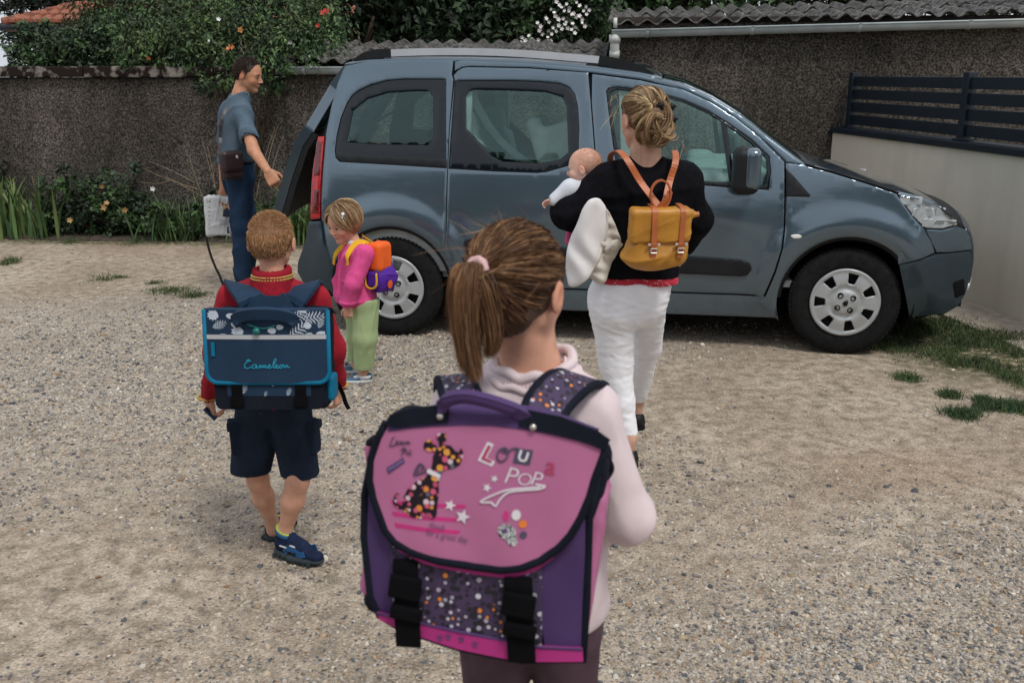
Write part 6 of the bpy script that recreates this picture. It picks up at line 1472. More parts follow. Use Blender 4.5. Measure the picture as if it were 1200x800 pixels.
# ================================================================ bags: frame and flat print helpers
class Frame:
    def __init__(s, o, ex, up, bulge=None):
        s.o = np.asarray(o, float); s.ex = unit(ex); up = np.asarray(up, float); s.n = unit(np.cross(s.ex, up)); s.ey = np.cross(s.n, s.ex); s.B = np.stack([s.ex, s.ey, s.n], 1); s.bulge = bulge or (lambda u, v: 0 * u)
    def P(s, u, v, w=0.0): return s.o + s.ex * u + s.ey * v + s.n * w
    def S(s, uv, w=0.0): uv = np.atleast_2d(uv); return s.o + uv[:, :1] * s.ex + uv[:, 1:2] * s.ey + ((s.bulge(uv[:, 0], uv[:, 1]) + w))[:, None] * s.n
    def uv(s, px, py, w=0.0): p = onplane(px, py, s.o + s.n * w, s.n) - s.o; return np.array([p @ s.ex, p @ s.ey])
def sheet(name, pts, fr, w, m, parent, th=.0015, grid=.012, st=.006, holes=(), raw=False, kind=None):
    """thin cloth piece lying on a bag face; pts in bag (u, v)"""
    V, F = plate(pts, holes, grid, st); T = fr.S(V, w); Bk = fr.S(V, w - th); n = len(V); from collections import Counter
    ec = {}; 
    for f in F:
        for i in range(3): ec[(f[i], f[(i + 1) % 3])] = 1
    be = [e for e in ec if (e[1], e[0]) not in ec]; Fs = [tuple(f) for f in F] + [tuple(n + f[::-1]) for f in F] + [(b, a, n + a, n + b) for a, b in be]
    return meshobj(name, np.concatenate([T, Bk]), Fs, m, parent, False, kind=kind)
def pxs(fr, pts, w=0.0): return [fr.uv(a, b, w) for a, b in pts]
def tubeon(name, uvs, fr, w, r, m, parent, closed=False, flat=.6):
    P = [fr.S(q, w)[0] for q in uvs]; mb = MB(); mb.tube(P, r, 8, caps=True, flat=(flat, fr.n)); return mb.build(name, m, parent, smooth=True)
def strokes(name, lines, fr, w, r, m, parent):
    mb = MB()
    for l in lines:
        P = [fr.S(q, w)[0] for q in l]; P = smoothcurve(P, max(6, 3 * len(P))) if len(P) > 2 else P; sd = []
        mb.ribbon(P, r * 2, [np.cross(fr.n, unit(P[min(i + 1, len(P) - 1)] - P[max(i - 1, 0)])) for i in range(len(P))], .0012)
    return mb.build(name, m, parent)
def onframe_text(name, txt, fr, px, py, hpx, w, m, parent, rot=0.0, shear=0.0, bold=0.0, sx=1.0):
    V, F = textmesh(txt, 1.0, shear, bold); c = fr.uv(px, py); sc = np.linalg.norm(fr.uv(px, py - hpx / 2) - fr.uv(px, py + hpx / 2)) / .72; V = V * [sx, 1] * sc
    R = np.array([[math.cos(rot), -math.sin(rot)], [math.sin(rot), math.cos(rot)]]); V = V @ R.T + c; return meshobj(name, fr.S(V, w), F, m, parent, False)
def star(c, r, k=.42, rot=.3): return [c + r * (1 if i % 2 == 0 else k) * np.array([math.sin(rot + i * PI / 5), math.cos(rot + i * PI / 5)]) for i in range(10)]
def dotmat(name, base, scale, pal, rough=.75, thr=.30, ring=None):
    m = mat(name, base, rough, .1, 20, bump=.2, bscale=500, bdist=.0006); nt = m.node_tree; N = nt.nodes; k = nt.links.new; bs = N['Principled BSDF'].inputs['Base Color']; src = bs.links[0].from_socket
    tc = N.new('ShaderNodeTexCoord'); vo = N.new('ShaderNodeTexVoronoi'); vo.inputs['Scale'].default_value = scale; vo.inputs['Randomness'].default_value = .75; k(tc.outputs['Object'], vo.inputs[0])
    sp = N.new('ShaderNodeSeparateColor'); k(vo.outputs['Color'], sp.inputs[0]); cr = N.new('ShaderNodeValToRGB'); cr.color_ramp.interpolation = 'CONSTANT'; el = cr.color_ramp.elements
    for i, c in enumerate(pal):
        e = el[i] if i < 2 else el.new(i / len(pal)); e.position = i / len(pal); e.color = tuple(c) + (1,)
    k(sp.outputs[0], cr.inputs[0]); th = N.new('ShaderNodeMath'); th.operation = 'MULTIPLY_ADD'; th.inputs[1].default_value = thr * .7; th.inputs[2].default_value = thr * .6; k(sp.outputs[1], th.inputs[0])
    lt = N.new('ShaderNodeMath'); lt.operation = 'LESS_THAN'; k(vo.outputs['Distance'], lt.inputs[0]); k(th.outputs[0], lt.inputs[1]); cur = src
    if ring:
        t2 = N.new('ShaderNodeMath'); t2.operation = 'MULTIPLY'; t2.inputs[1].default_value = 1.55; k(th.outputs[0], t2.inputs[0]); l2 = N.new('ShaderNodeMath'); l2.operation = 'LESS_THAN'; k(vo.outputs['Distance'], l2.inputs[0]); k(t2.outputs[0], l2.inputs[1])
        r2 = N.new('ShaderNodeMixRGB'); k(l2.outputs[0], r2.inputs[0]); k(cur, r2.inputs[1]); r2.inputs[2].default_value = tuple(ring) + (1,); cur = r2.outputs[0]
    mx = N.new('ShaderNodeMixRGB'); k(lt.outputs[0], mx.inputs[0]); k(cur, mx.inputs[1]); k(cr.outputs[0], mx.inputs[2]); k(mx.outputs[0], bs); return m

# pale jacket hanging over the woman's arm: two cloth panels that hang from the elbow
jk = thing('baby_jacket', 'off-white baby jacket hanging from the woman\'s left arm', 'jacket', U(692, 290, 3.86))
JW = cloth('offwhite_jacket', (.74, .72, .72), .85, .04, 20); JL = cloth('jacket_lining', (.62, .58, .52), .85, .05, 20)
def hang(name, pts, px, py, Y, amp, m, wfun, th=.010, rnd=.02):
    F0 = Frame(U(px, py, Y), V3(1, 0, 0), V3(0, 0, 1), wfun); uv_ = rounded([F0.uv(a, b) for a, b in pts], rnd, 5); V, Fc = plate(uv_, (), .008, .006); n = len(V)
    B0 = np.array(resample(uv_, .006)); dm = np.min(np.linalg.norm(V[:, None] - B0[None], axis=2), 1); puff = th * np.sqrt(np.clip(dm / .02, 0, 1)); T = F0.S(V) + F0.n * puff[:, None]; K = F0.S(V) - F0.n * (puff[:, None] + .001)
    ec = {(f[i], f[(i + 1) % 3]): 1 for f in Fc for i in range(3)}; be = [q for q in ec if (q[1], q[0]) not in ec]
    return meshobj(name, np.concatenate([T, K]), [tuple(f) for f in Fc] + [tuple(n + f[::-1]) for f in Fc] + [(b, a, n + a, n + b) for a, b in be], m, jk, True)
w1_ = lambda u, v: .030 * np.cos(u * 22) - .02 + .007 * np.sin(u * 60 + v * 18 + 2.2 * np.sin(v * 16 + 1)) * (.4 + .6 * np.sin(v * 9 + 2) ** 2) + .05 * np.clip(v, -.2, .2)
w2_ = lambda u, v: .022 * np.cos(u * 26 + .6) - .03 + .011 * np.sin(u * 60 + v * 45 + 1.2 * np.sin(v * 30)) + .004 * np.sin(u * 40 + v * 140)
hang('back_panel', [(703, 240), (713, 246), (721, 262), (731, 287), (724, 300), (717, 313), (711, 330), (704, 335), (693, 328), (684, 318), (690, 270)], 706, 290, 3.80, .01, JL, w2_)
hang('front_panel', [(690, 232), (702, 231), (711, 243), (714, 262), (711, 285), (702, 308), (690, 326), (676, 337), (667, 338), (663, 318), (664, 296), (669, 278), (676, 262), (682, 244)], 688, 285, 3.785, .01, JW, w1_)
fj = Frame(U(688, 285, 3.785), V3(1, 0, 0), V3(0, 0, 1), w1_)
mb = MB(); mb.tube([fj.S(fj.uv(a, b), .008)[0] for a, b in resample([(711, 245), (712, 262), (709, 284), (700, 307), (688, 325), (676, 334)], 3, False)], .0018, 5); mb.build('hem_seam', JL, jk, smooth=True)
hang('collar_fold', [(717, 281), (724, 280), (731, 287), (726, 292), (717, 289), (711, 296), (708, 292)], 719, 287, 3.785, .01, JL, lambda u, v: .01 * np.cos(u * 60), .006, .006)

# ================================================================ the boy
Yb = 3.12
boy = person('boy seen from behind in a red jumper and navy shorts walking across the gravel', U(330, 640, 3.12) * V3(1, 1, 0))
hc = U(318.5, 284, Yb); hB = basis((.04, 1, -.05)); hh = .190; BB_ = basis((0, 1, 0)); nb = U(319, 322, 3.10)
hd = SDF(hc - .15, hc + .15, .0042); head_sdf(hd, hc, hB, hh, nb, .036, True)
sl_ = U(272, 352, Yb); sr_ = U(369, 352, Yb); el_ = U(255, 414, 3.12); er_ = U(388, 408, 3.14); wl = U(245, 466, 3.22); wr = U(395, 452, 3.24)
al = sdfbox([wl, wl - V3(0, 0, .12)], .05, .0034); chain(al, [el_, wl], [.032, .021], .01); hand_sdf(al, wl, V3(.06, .05, -1), V3(.6, .5, 0), .115, V3(-.2, 1, 0), 1.0)
ar = sdfbox([wr, wr - V3(0, 0, .12)], .05, .0034); chain(ar, [er_, wr], [.032, .021], .01); hand_sdf(ar, wr, V3(.03, .05, -1), V3(-.7, .2, 0), .115, V3(-.6, .6, 0), .7)
hL = U(299, 492, 3.14); hR = U(343, 492, 3.12); kL = U(302, 562, 3.18); aL = U(319, 612, 3.24); kR = U(349, 562, 3.10); hS = G(325, 648) * V3(1, 1, 0) + V3(0, 0, .012); tS = G(380, 663) * V3(1, 1, 0) + V3(0, 0, .004); aR = hS + unit(tS - hS) * .2 * .21 + V3(0, 0, .085)
lg = sdfbox([hL, hR, aL, aR, aL - V3(0, 0, .05)], .1, .0055); chain(lg, [hL, kL, kL * .6 + aL * .4, aL, aL - V3(0, 0, .03)], [.050, .035, .036, .021, .023], .02); chain(lg, [hR, kR, kR * .6 + aR * .4, aR, aR - V3(0, 0, .03)], [.050, .037, .038, .022, .024], .02)
bd = sdfbox([nb, hL, hR], .1, .009); bd.cone(nb - V3(0, 0, .04), U(320, 480, Yb), .05, .06)
bodymesh('body', [hd, al, ar, lg, bd], SK_KID, boy, face_col(hc, hB, hh)); eyes(hc, hB, hh, boy)
M['redknit'] = cloth('red_jumper', (.30, .012, .025), .9, .12, 25, bump=.5, bs=260)
S = sdfbox([sl_, sr_, wl, wr, U(320, 480, Yb), nb], .12, .006)
S.cone(U(320, 350, Yb), U(320, 470, Yb), .080, .080, .02); S.cone(U(302, 362, Yb), U(306, 470, Yb), .070, .070, .04); S.cone(U(338, 362, Yb), U(334, 470, Yb), .070, .070, .04)
S.cone(U(306, 340, Yb), sl_, .042, .048, .04); S.cone(U(332, 340, Yb), sr_, .042, .048, .04); chain(S, [sl_, el_, wl], [.047, .042, .032], .03); chain(S, [sr_, er_, wr], [.047, .042, .032], .03)
S.fold(.014, 30, 71); S.mod(lambda P: np.where((np.abs(P[:, 0] - U(320, 470, Yb)[0]) < .125) & (P[:, 2] < U(320, 476, Yb)[2]), .05, 0)); S.cone(wl - V3(0, 0, .002), wl - V3(0, 0, .1), .028, .06, 0, 'sub'); S.cone(wr - V3(0, 0, .002), wr - V3(0, 0, .1), .028, .06, 0, 'sub'); jm = S.obj('jumper', M['redknit'], boy)
S = sdfbox([nb], .11, .004); S.cone(U(319, 348, 3.09), U(319, 309, 3.10), .068, .058, 0); S.cone(U(319, 330, 3.10), U(319, 296, 3.11), .040, .046, 0, 'sub'); S.cut(U(319, 314, 3.10), V3(0, -.10, 1)); S.mod(lambda P: .0022 * np.sin(np.arctan2(P[:, 1] - nb[1], P[:, 0] - nb[0]) * 44)); S.obj('collar', M['redknit'], jm)
for y_, r_c in ((322, .0635), (325, .0645)):
    q = U(319, y_, 3.10); mb = MB(); mb.tube([q + V3(math.cos(t) * r_c, math.sin(t) * r_c, .001) for t in np.linspace(0, 2 * PI, 41)], .0032, 6, caps=False); mb.build('yellow_stripe', mat('yellow_yarn', (.45, .30, .08), .9, .1, 40) if 'yellow_yarn' not in bpy.data.materials else bpy.data.materials['yellow_yarn'], jm, smooth=True)
for w_ in (wl, wr): mb = MB(); mb.tube([w_ + V3(math.cos(t) * .036, math.sin(t) * .036, .004) for t in np.linspace(0, 2 * PI, 25)], .005, 6, caps=False); mb.build('cuff', bpy.data.materials['yellow_yarn'], jm, smooth=True)
S = sdfbox([U(320, 470, Yb), kL, kR], .12, .005); S.cone(U(306, 470, Yb), U(335, 470, Yb), .086, .086, .02); hl2 = U(294, 552, 3.15); hr2 = U(352, 553, 3.12); S.cone(U(303, 485, 3.13), hl2, .078, .069, .008, flat=.9, axis=(0, 1, 0)); S.cone(U(339, 485, 3.12), hr2, .078, .066, .008, flat=.9, axis=(0, 1, 0))
S.fold(.008, 32, 72, (1, 1, .6)); S.cone(hl2 + V3(0, 0, .03), hl2 - V3(0, 0, .08), .050, .050, 0, 'sub'); S.cone(hr2 + V3(0, 0, .03), hr2 - V3(0, 0, .08), .050, .050, 0, 'sub'); S.cut(U(300, 553, 3.14), V3(.0, 0, -1))
M['navyshort'] = cloth('navy_cotton', (.016, .024, .042), .9, .2, 15, bump=.4); sh_ = S.obj('shorts', M['navyshort'], boy)
for px, py in ((281, 512), (362, 512)):
    s_ = -1 if px < 320 else 1; q = U(px, py, 3.11); Bp = basis((0.25 * s_, 1, 0)); S = SDF(q - .1, q + .1, .004); S.box(q, (.032, .030, .055), Bp, .012, 0); S.box(q + V3(.002 * s_, -.002, .045), (.036, .034, .016), Bp, .006, 0); S.fold(.006, 40, 73); S.obj('cargo_pocket', M['navyshort'], sh_)
M['shoeblue'] = cloth('shoe_blue', (.02, .09, .22), .6, .25, 30); M['shoenavy'] = cloth('shoe_navy', (.012, .02, .05), .6, .2, 30); M['lime'] = mat('lime_lining', (.40, .52, .08), .7, .1, 30); M['sole'] = mat('shoe_sole', (.03, .04, .045), .7, .2, 40, bump=.4, bscale=150)
o, P_, B_ = shoe(boy, hS, hS + unit(tS - hS) * .2, .2, M['shoenavy'], M['sole'], h=.50, vox=.0035)
def shoe_extras(P_, L_, o):
    mb = MB(); mb.tube([P_(.125 * math.sin(t), .19 + .135 * math.cos(t), .44 + .06 * math.cos(t + PI) * 1) for t in np.linspace(0, 2 * PI, 25)], .0055, 6, caps=False); mb.build('collar_lining', M['lime'], o, smooth=True)
    mb = MB(); mb.tube([P_(.128 * math.sin(t), .19 + .14 * math.cos(t), .39 - .05 * math.cos(t)) for t in np.linspace(0, 2 * PI, 25)], .0085, 6, caps=False); mb.build('padded_collar', M['shoeblue'], o, smooth=True)
    for x in (.36, .50): mb = MB(); mb.ribbon(smoothcurve([P_(.17, x, .14), P_(.13, x + .02, .29 - x * .1), P_(0, x + .03, .40 - x * .2), P_(-.13, x + .02, .29 - x * .1), P_(-.17, x, .14)], 14), .018, P_(0, 1, 0) - P_(0, 0, 0), .004); mb.build('velcro_strap', M['trim'], o)
    for s_ in (-1, 1): mb = MB(); mb.ribbon(smoothcurve([P_(.165 * s_, .30, .12), P_(.168 * s_, .42, .22), P_(.16 * s_, .6, .15), P_(.165 * s_, .72, .19)], 12), .02, P_(0, 0, 1) - P_(0, 0, 0), .003); mb.build('side_panel', M['shoeblue'], o)
    mb = MB(); mb.box(P_(.172, .28, .22), (.003, .03, .004), B_); mb.box(P_(.16, .47, .27), (.003, .022, .004), B_); mb.build('white_mark', mat('white_mark', (.7, .7, .7), .6) if 'white_mark' not in bpy.data.materials else bpy.data.materials['white_mark'], o)
    mb = MB()
    for q in range(9):
        for s_ in (-1, 1): mb.box(P_(.125 * s_, .09 + q * .09, .018), (.03, .010, .012), B_)
    mb.build('sole_cleats', M['sole'], o, kind='stuff')
shoe_extras(P_, .2, o)
o, P_, B_ = shoe(boy, G(318, 632) * V3(1, 1, 0) + V3(0, -.02, .004), G(318, 632) * V3(1, 1, 0) + V3(.035, .165, .004), .2, M['shoenavy'], M['sole'], h=.50, vox=.0035); shoe_extras(P_, .2, o)
r_ = np.random.default_rng(64); BHC = [(.30, .155, .07), (.38, .20, .095), (.24, .115, .05), (.46, .27, .13)]
d = roots(r_, 12500, lambda d: HL(d) & ~((np.abs(d[:, 0]) > .80) & (d[:, 2] < -.02) & (np.abs(d[:, 1]) < .4))); P0 = scalp(hc, hB, hh, d, .99); dw = d @ hB.T; t = np.linspace(0, 1, 3)[None, :, None]; ln = r_.uniform(.007, .013, (len(d), 1, 1)) * (.7 + .5 * np.clip(d[:, 2] + .3, 0, 1))[:, None, None]
dirn = dw * .55 + V3(0, .12, .25) * (d[:, 2:3] > .3) + V3(0, 0, -.85) * (d[:, 2:3] < .35) + r_.normal(size=dw.shape) * .12; P = P0[:, None] + dirn[:, None] * ln * t + V3(0, 0, -.006) * t ** 2; H = Hair(); H.add(P, .0017, hairpal(r_, len(d), BHC)); haircap(hc, hB, hh, HAIRM, boy, 1.015, .004, col=(.20, .10, .045)); H.build('hair', boy)

# ---- the boy's satchel
M['navybag'] = cloth('satchel_navy', (.013, .034, .070), .7, .12, 10, bump=.4); M['teal'] = cloth('teal_piping', (.0, .13, .24), .6, .08, 30); M['blackbag'] = cloth('satchel_black', (.010, .012, .020), .75, .15, 15, bump=.4); M['leafprint'] = mat('leaf_print_pale', (.46, .52, .60), .8, .08, 40); M['reflect'] = mat('reflective_strip', (.42, .43, .45), .4, .05, 20)
sat = thing('school_satchel', 'navy satchel with teal piping and pale leaf print on the boy\'s back', 'school bag', U(315, 482, 2.9))
oF = U(315, 421, 2.865); fr = Frame(oF, U(386, 421, 2.865) - U(244, 421, 2.865), (0, .10, 1), lambda u, v: .010 * (1 - (u / .19) ** 2)); W2 = .183
vT = fr.uv(315, 362)[1]; vB = fr.uv(315, 481)[1]; vF = fr.uv(315, 447)[1]; vS = fr.uv(315, 393.5)[1]
S = SDF(oF - .3, oF + .3, .006); S.box(fr.P(0, (vT + vB) / 2 - .002, -.072), (W2 - .008, (vT - vB) / 2 - .004, .070), fr.B, .022, 0); S.fold(.006, 24, 81); S.obj('bag_body', M['blackbag'], sat)
def rr_(u0, u1, v0, v1, rb, rt=.004): return rounded([(u0, v1), (u0, v0), (u1, v0), (u1, v1)], rb, 8) if rt == rb else rounded([(u0, v0), (u1, v0), (u1, v1), (u0, v1)], 0.001, 2)
def flap_shape(u, v0, v1, r): 
    o = [(-u, v1)]; 
    for a in np.linspace(0, PI / 2, 9): o.append((-u + r - r * math.cos(a), v0 + r - r * math.sin(a)))
    for a in np.linspace(PI / 2, 0, 9): o.append((u - r + r * math.cos(a), v0 + r - r * math.sin(a)))
    return [np.array(q) for q in o + [(u, v1)]]
fl = flap_shape(W2, vF, vT, .035); sheet('flap', fl, fr, .014, M['navybag'], sat, th=.006); tubeon('piping', fl, fr, .014, .0065, M['teal'], sat)
mb = MB(); ends = [fr.P(s * W2, 0, 0) for s in (-1, 1)]; V = []
for u in np.linspace(-W2, W2, 13): 
    b = float(fr.bulge(np.array(u), 0)); V += [fr.P(u, vT, .014 + b), fr.P(u, vT + .004, .008 + b), fr.P(u, vT - .002, -.05), fr.P(u, vT - .03, -.13)]
mb.add(V, [(4 * i + q, 4 * i + q + 1, 4 * i + 5 + q, 4 * i + 4 + q) for i in range(12) for q in range(3)]); mb.build('flap_top', M['navybag'], sat, smooth=True)
sheet('reflective_strip', [(-W2 + .006, vS - .0065), (W2 - .006, vS - .0065), (W2 - .006, vS + .0065), (-W2 + .006, vS + .0065)], fr, .016, M['reflect'], sat)
r_ = np.random.default_rng(8)
def frond(c, L_, rot, n=6):
    out = []; 
    for i in range(n):
        for s in (-1, 1):
            t = (i + .5) / n; p = np.array([0, L_ * (t - .5)]); q = p + np.array([s * L_ * .38 * math.sin(PI * (.15 + .8 * t)), L_ * .22]); m_ = (p + q) / 2 + np.array([-s * L_ * .02, L_ * .05]); out.append([p + [0, L_ * .035], m_ + [0, .02 * L_], q, m_ - [0, .06 * L_], p - [0, L_ * .035]])
    R = np.array([[math.cos(rot), -math.sin(rot)], [math.sin(rot), math.cos(rot)]]); return [[R @ np.array(p) + c for p in pl] for pl in out]
def monstera(c, r, rot):
    o = []; 
    for i in range(22): a = 2 * PI * i / 22; rad = r * (1 if i % 2 else (.72 if i > 3 and i < 19 else .95)) * (1 - .25 * abs(math.cos(a / 2)) ** 8); o.append(c + rad * np.array([math.cos(a + rot), .9 * math.sin(a + rot)]))
    return o
lp = []
for (px, py, kind, sz, rt) in ((252, 368, 'm', .020, .3), (258, 380, 'f', .028, -1.2), (272, 369, 'b', .012, .2), (279, 378, 'b', .016, 1.1), (281, 387, 'm', .021, .8), (264, 393, 'b', .013, 0), (252, 395, 'b', .011, 0), (321, 386, 'b', .013, .4), (330, 382, 'b', .011, -.5), (352, 368, 'f', .036, -1.0), (367, 371, 'f', .040, -1.4), (350, 386, 'f', .044, -.9), (377, 378, 'f', .022, -.4), (364, 392, 'b', .013, .5), (378, 391, 'b', .016, .2), (300, 393, 'f', .02, -1.2), (290, 363, 'b', .010, 0), (356, 362, 'b', .013, .6), (362, 380, 'm', .014, .6)):
    c = fr.uv(px, py)
    if kind == 'f': lp += frond(c, sz * 1.5, rt)
    elif kind == 'm': lp.append(monstera(c, sz, rt))
    else: lp.append([c + np.array([math.cos(a + rt) * sz, math.sin(a + rt) * sz * .72]) * (1 + .08 * math.sin(3 * a)) for a in np.linspace(0, 2 * PI, 10)[:-1]])
mb = MB()
def clipb(pl, v0, v1): return [np.array([max(-W2 + .009, min(W2 - .009, p[0])), max(v0, min(v1, p[1]))]) for p in pl]
for pl in lp: pl = clipb(pl, vS + .008, vT - .002); mb.add(fr.S(np.array(pl), .0152), [tuple(range(len(pl)))])
mb.build('leaf_print', M['leafprint'], sat, kind='stuff')
fr2 = Frame(fr.P(0, 0, .004), fr.ex, fr.ey)
pk = [(-.135, vB + .012), (.135, vB + .012), (.135, vF + .01), (-.135, vF + .01)]; sheet('front_pocket', rounded([(-.16, vB + .006), (.16, vB + .006), (.165, vF + .01), (-.165, vF + .01)], .02, 5), fr2, .006, M['blackbag'], sat, th=.008)
sheet('pocket_band', [(-.125, fr.uv(0, 463)[1] * 1), (.125, fr.uv(0, 463)[1]), (.125, vF + .008), (-.125, vF + .008)], fr2, .0075, M['navybag'], sat)
mb = MB()
for (px, py, sz) in ((286, 456, .034), (312, 461, .016), (339, 459, .024), (321, 450, .014)):
    for pl in frond(fr2.uv(px, py), sz, -.4): mb.add(fr2.S(np.array(pl), .0088), [tuple(range(len(pl)))])
mb.build('leaf_print', M['leafprint'], sat, kind='stuff')
for u in (-.095, .095): mb = MB(); mb.ribbon([fr2.P(u, vF + .01, .012), fr2.P(u, vB + .03, .011)], .032, fr.ex, .004); mb.box(fr2.P(u, vB + .03, .013), (.04, .03, .010), fr.B, .003); mb.build('closing_strap', M['webbing'], sat)
mb = MB(); q = fr.uv(252, 408); mb.box(fr.S(q, .018)[0], (.011, .042, .004), fr.B, .002); mb.build('zip_pull', M['teal'], sat)
mb = MB(); mb.ribbon(smoothcurve([fr.P(-.088, vT - .040, .022), fr.P(-.080, vT - .022, .036), fr.P(-.05, vT - .010, .046), fr.P(.0, vT - .006, .05), fr.P(.05, vT - .010, .046), fr.P(.080, vT - .022, .036), fr.P(.088, vT - .040, .022)], 24), .034, fr.ey * .8 + fr.n * .3, .016); mb.build('handle', M['navybag'], sat)
mb = MB(); mb.tube(smoothcurve([fr.P(-.055, vT - .042, .024), fr.P(-.01, vT - .055, .026), fr.P(.03, vT - .046, .024)], 8), .003, 6); c = fr.uv(304, 386); mb.lathe([(.0005, -.004), (.010, -.003), (.011, .002), (.0005, .004)], fr.S(c, .026)[0], fr.n, 14); mb.build('key_charm', mat('green_charm', (.01, .16, .15), .4, .1, 20), sat, smooth=True)
# the name in script, drawn with one looping thread
cm = [[(291, 421), (294, 419.5), (296, 421), (293, 421.6), (289.5, 425), (290, 429), (294, 429.5), (297, 427.5)], [(303, 425.5), (299.5, 425.5), (298, 428.5), (301, 429.5), (303.5, 426), (303.5, 429), (306, 429)], [(306, 429), (307.5, 425.5), (308.5, 429), (310.5, 425.6), (311.5, 429), (313.5, 425.6), (314.5, 429), (317, 428)], [(317, 428), (319.5, 426.5), (317.8, 425.3), (316.8, 428), (319, 429.4), (322, 427)], [(322, 427), (326, 420), (324.5, 418.8), (322.8, 424), (323.5, 429), (326, 428)], [(326, 428), (328, 426.5), (326.3, 425.3), (325.4, 428), (328, 429.4), (330, 427.6)], [(332.5, 425.5), (330, 427), (331, 429.4), (333.6, 428), (332.5, 425.5), (335.5, 426)], [(335.5, 426), (336, 429), (338.5, 425.8), (339.6, 428.8), (342, 427.6)]]
strokes('name_embroidery', [[fr.uv(a, b) for a, b in l] for l in cm], fr, .0165, .0015, mat('teal_thread', (.01, .25, .38), .6, .1, 60), sat)
S = SDF(fr.P(W2, -.04, -.05) - .12, fr.P(W2, -.04, -.05) + .12, .005); S.box(fr.P(W2 - .004, (vF + vB) / 2 + .02, -.05), (.012, .04, .040), fr.B, .012, 0); S.obj('side_pocket', M['teal'], sat)
def strapP(pts, wd, th, m, name, parent, side): mb = MB(); mb.ribbon(smoothcurve(pts, 30), wd, side, th); return mb.build(name, m, parent, smooth=False)
for s_, pts in ((-1, [U(300, 360, 2.97), U(293, 350, 2.98), U(283, 338, 3.03), U(279, 333, 3.10), U(276, 338, 3.18), U(272, 365, 3.235), U(266, 400, 3.22), U(262, 440, 3.15)]), (1, [U(337, 360, 2.97), U(347, 350, 2.98), U(357, 338, 3.03), U(361, 333, 3.10), U(364, 338, 3.18), U(368, 365, 3.235), U(372, 400, 3.22), U(376, 440, 3.15)])):
    strapP(pts, .085, .012, M['navybag'], 'shoulder_strap', sat, V3(1, 0, .25 * s_))
mb = MB(); mb.ribbon(smoothcurve([U(283, 358, 2.985), U(300, 354, 2.965), U(318, 353, 2.96), U(336, 354, 2.965), U(354, 358, 2.985)], 14), .035, V3(0, .2, 1), .012); mb.build('strap_yoke', M['navybag'], sat)
mb = MB(); mb.ribbon(smoothcurve([U(386, 440, 3.05), U(396, 450, 3.12), U(402, 462, 3.16), U(405, 472, 3.17), U(409, 479, 3.17)], 14), .014, V3(1, .3, .3), .003); mb.build('strap_end', M['webbing'], sat)
mb = MB(); mb.ribbon(smoothcurve([U(240, 478, 3.2), U(248, 486, 3.2), U(253, 491, 3.2)], 6), .022, V3(.2, 1, 0), .006); mb.build('strap_end', M['navybag'], sat)

# ================================================================ the little girl by the rear wheel
Yt = 5.14
tod = person('small girl in pink jacket and pale green trousers standing by the car\'s rear wheel', U(418, 450, 5.2) * V3(1, 1, 0))
hc = U(402, 260, 5.15); hB = basis((-.60, -.72, -.36)); hh = .205; tB = basis((-.92, -.38, 0)); FT_ = tB[:, 1]; RT = tB[:, 0]; nb = U(416, 288, 5.16)
hd = SDF(hc - .15, hc + .15, .0036); head_sdf(hd, hc, hB, hh, nb, .034, True)
s1 = U(428, 298, 5.03); s2 = U(407, 297, 5.28); e1 = U(414, 333, 4.97); w1 = U(408, 359, 4.99); e2 = U(400, 330, 5.30); w2 = U(398, 355, 5.26)
a1 = sdfbox([w1, e1, w1 - V3(0, 0, .1)], .06, .003); chain(a1, [e1, w1], [.03, .020], .01); hand_sdf(a1, w1, V3(-.05, 0, -1), V3(0, 1, 0), .10, FT_, .9)
h1 = U(428, 352, 5.08); h2 = U(418, 352, 5.22); k1 = U(428, 395, 5.08); k2 = U(420, 393, 5.24); n1 = U(426, 437, 5.12); n2 = U(417, 430, 5.30)
lg = sdfbox([h1, h2, n1, n2, n1 - V3(0, 0, .05)], .10, .006); chain(lg, [h1, k1, n1, n1 - V3(0, 0, .03)], [.04, .033, .023, .024], .01); chain(lg, [h2, k2, n2, n2 - V3(0, 0, .03)], [.04, .033, .023, .024], .01)
bd = sdfbox([nb, h1, h2], .08, .008); bd.cone(nb - V3(0, 0, .03), U(422, 350, 5.14), .04, .055)
bodymesh('body', [hd, a1, lg, bd], SK_KID, tod, face_col(hc, hB, hh)); eyes(hc, hB, hh, tod, down=.9, closed=.55)
for s_ in (-1, 1): mb = MB(); mb.tube(smoothcurve([hc + hB @ (V3((.125 + .08 * t) * s_, .395 - .04 * abs(t), .085 + .018 * (1 - t * t)) * hh) for t in (-1, 0, 1)], 6), .0018, 5); mb.build('eyebrow', mat('brow_fair', (.22, .12, .07), .9) if 'brow_fair' not in bpy.data.materials else bpy.data.materials['brow_fair'], tod)
M['pinkj'] = cloth('pink_fleece', (.62, .075, .24), .9, .10, 14, bump=.5, bs=220, sheen=.0)
S = sdfbox([s1, s2, w1, w2, U(420, 362, 5.15), nb], .12, .0055)
S.cone(U(419, 300, 5.15), U(420, 350, 5.15), .082, .098, .02); S.cone(U(419, 305, 5.10), U(421, 350, 5.08), .065, .085, .04); S.cone(U(414, 305, 5.2), U(412, 350, 5.2), .06, .085, .04); S.cone(nb - V3(0, 0, .03), s1, .045, .048, .03); S.cone(nb - V3(0, 0, .03), s2, .045, .045, .03)
chain(S, [s1, e1, w1 + V3(0, 0, .02)], [.048, .046, .040], .015); chain(S, [s2, e2, w2], [.045, .043, .036], .02); S.fold(.012, 34, 91); S.cut(U(420, 357, 5.1), V3(0, 0, -1)); S.cone(w1, w1 - V3(0, 0, .05), .024, .04, 0, 'sub'); S.cone(nb, hc, .036, .05, .01, 'sub'); jk2 = S.obj('jacket', M['pinkj'], tod)
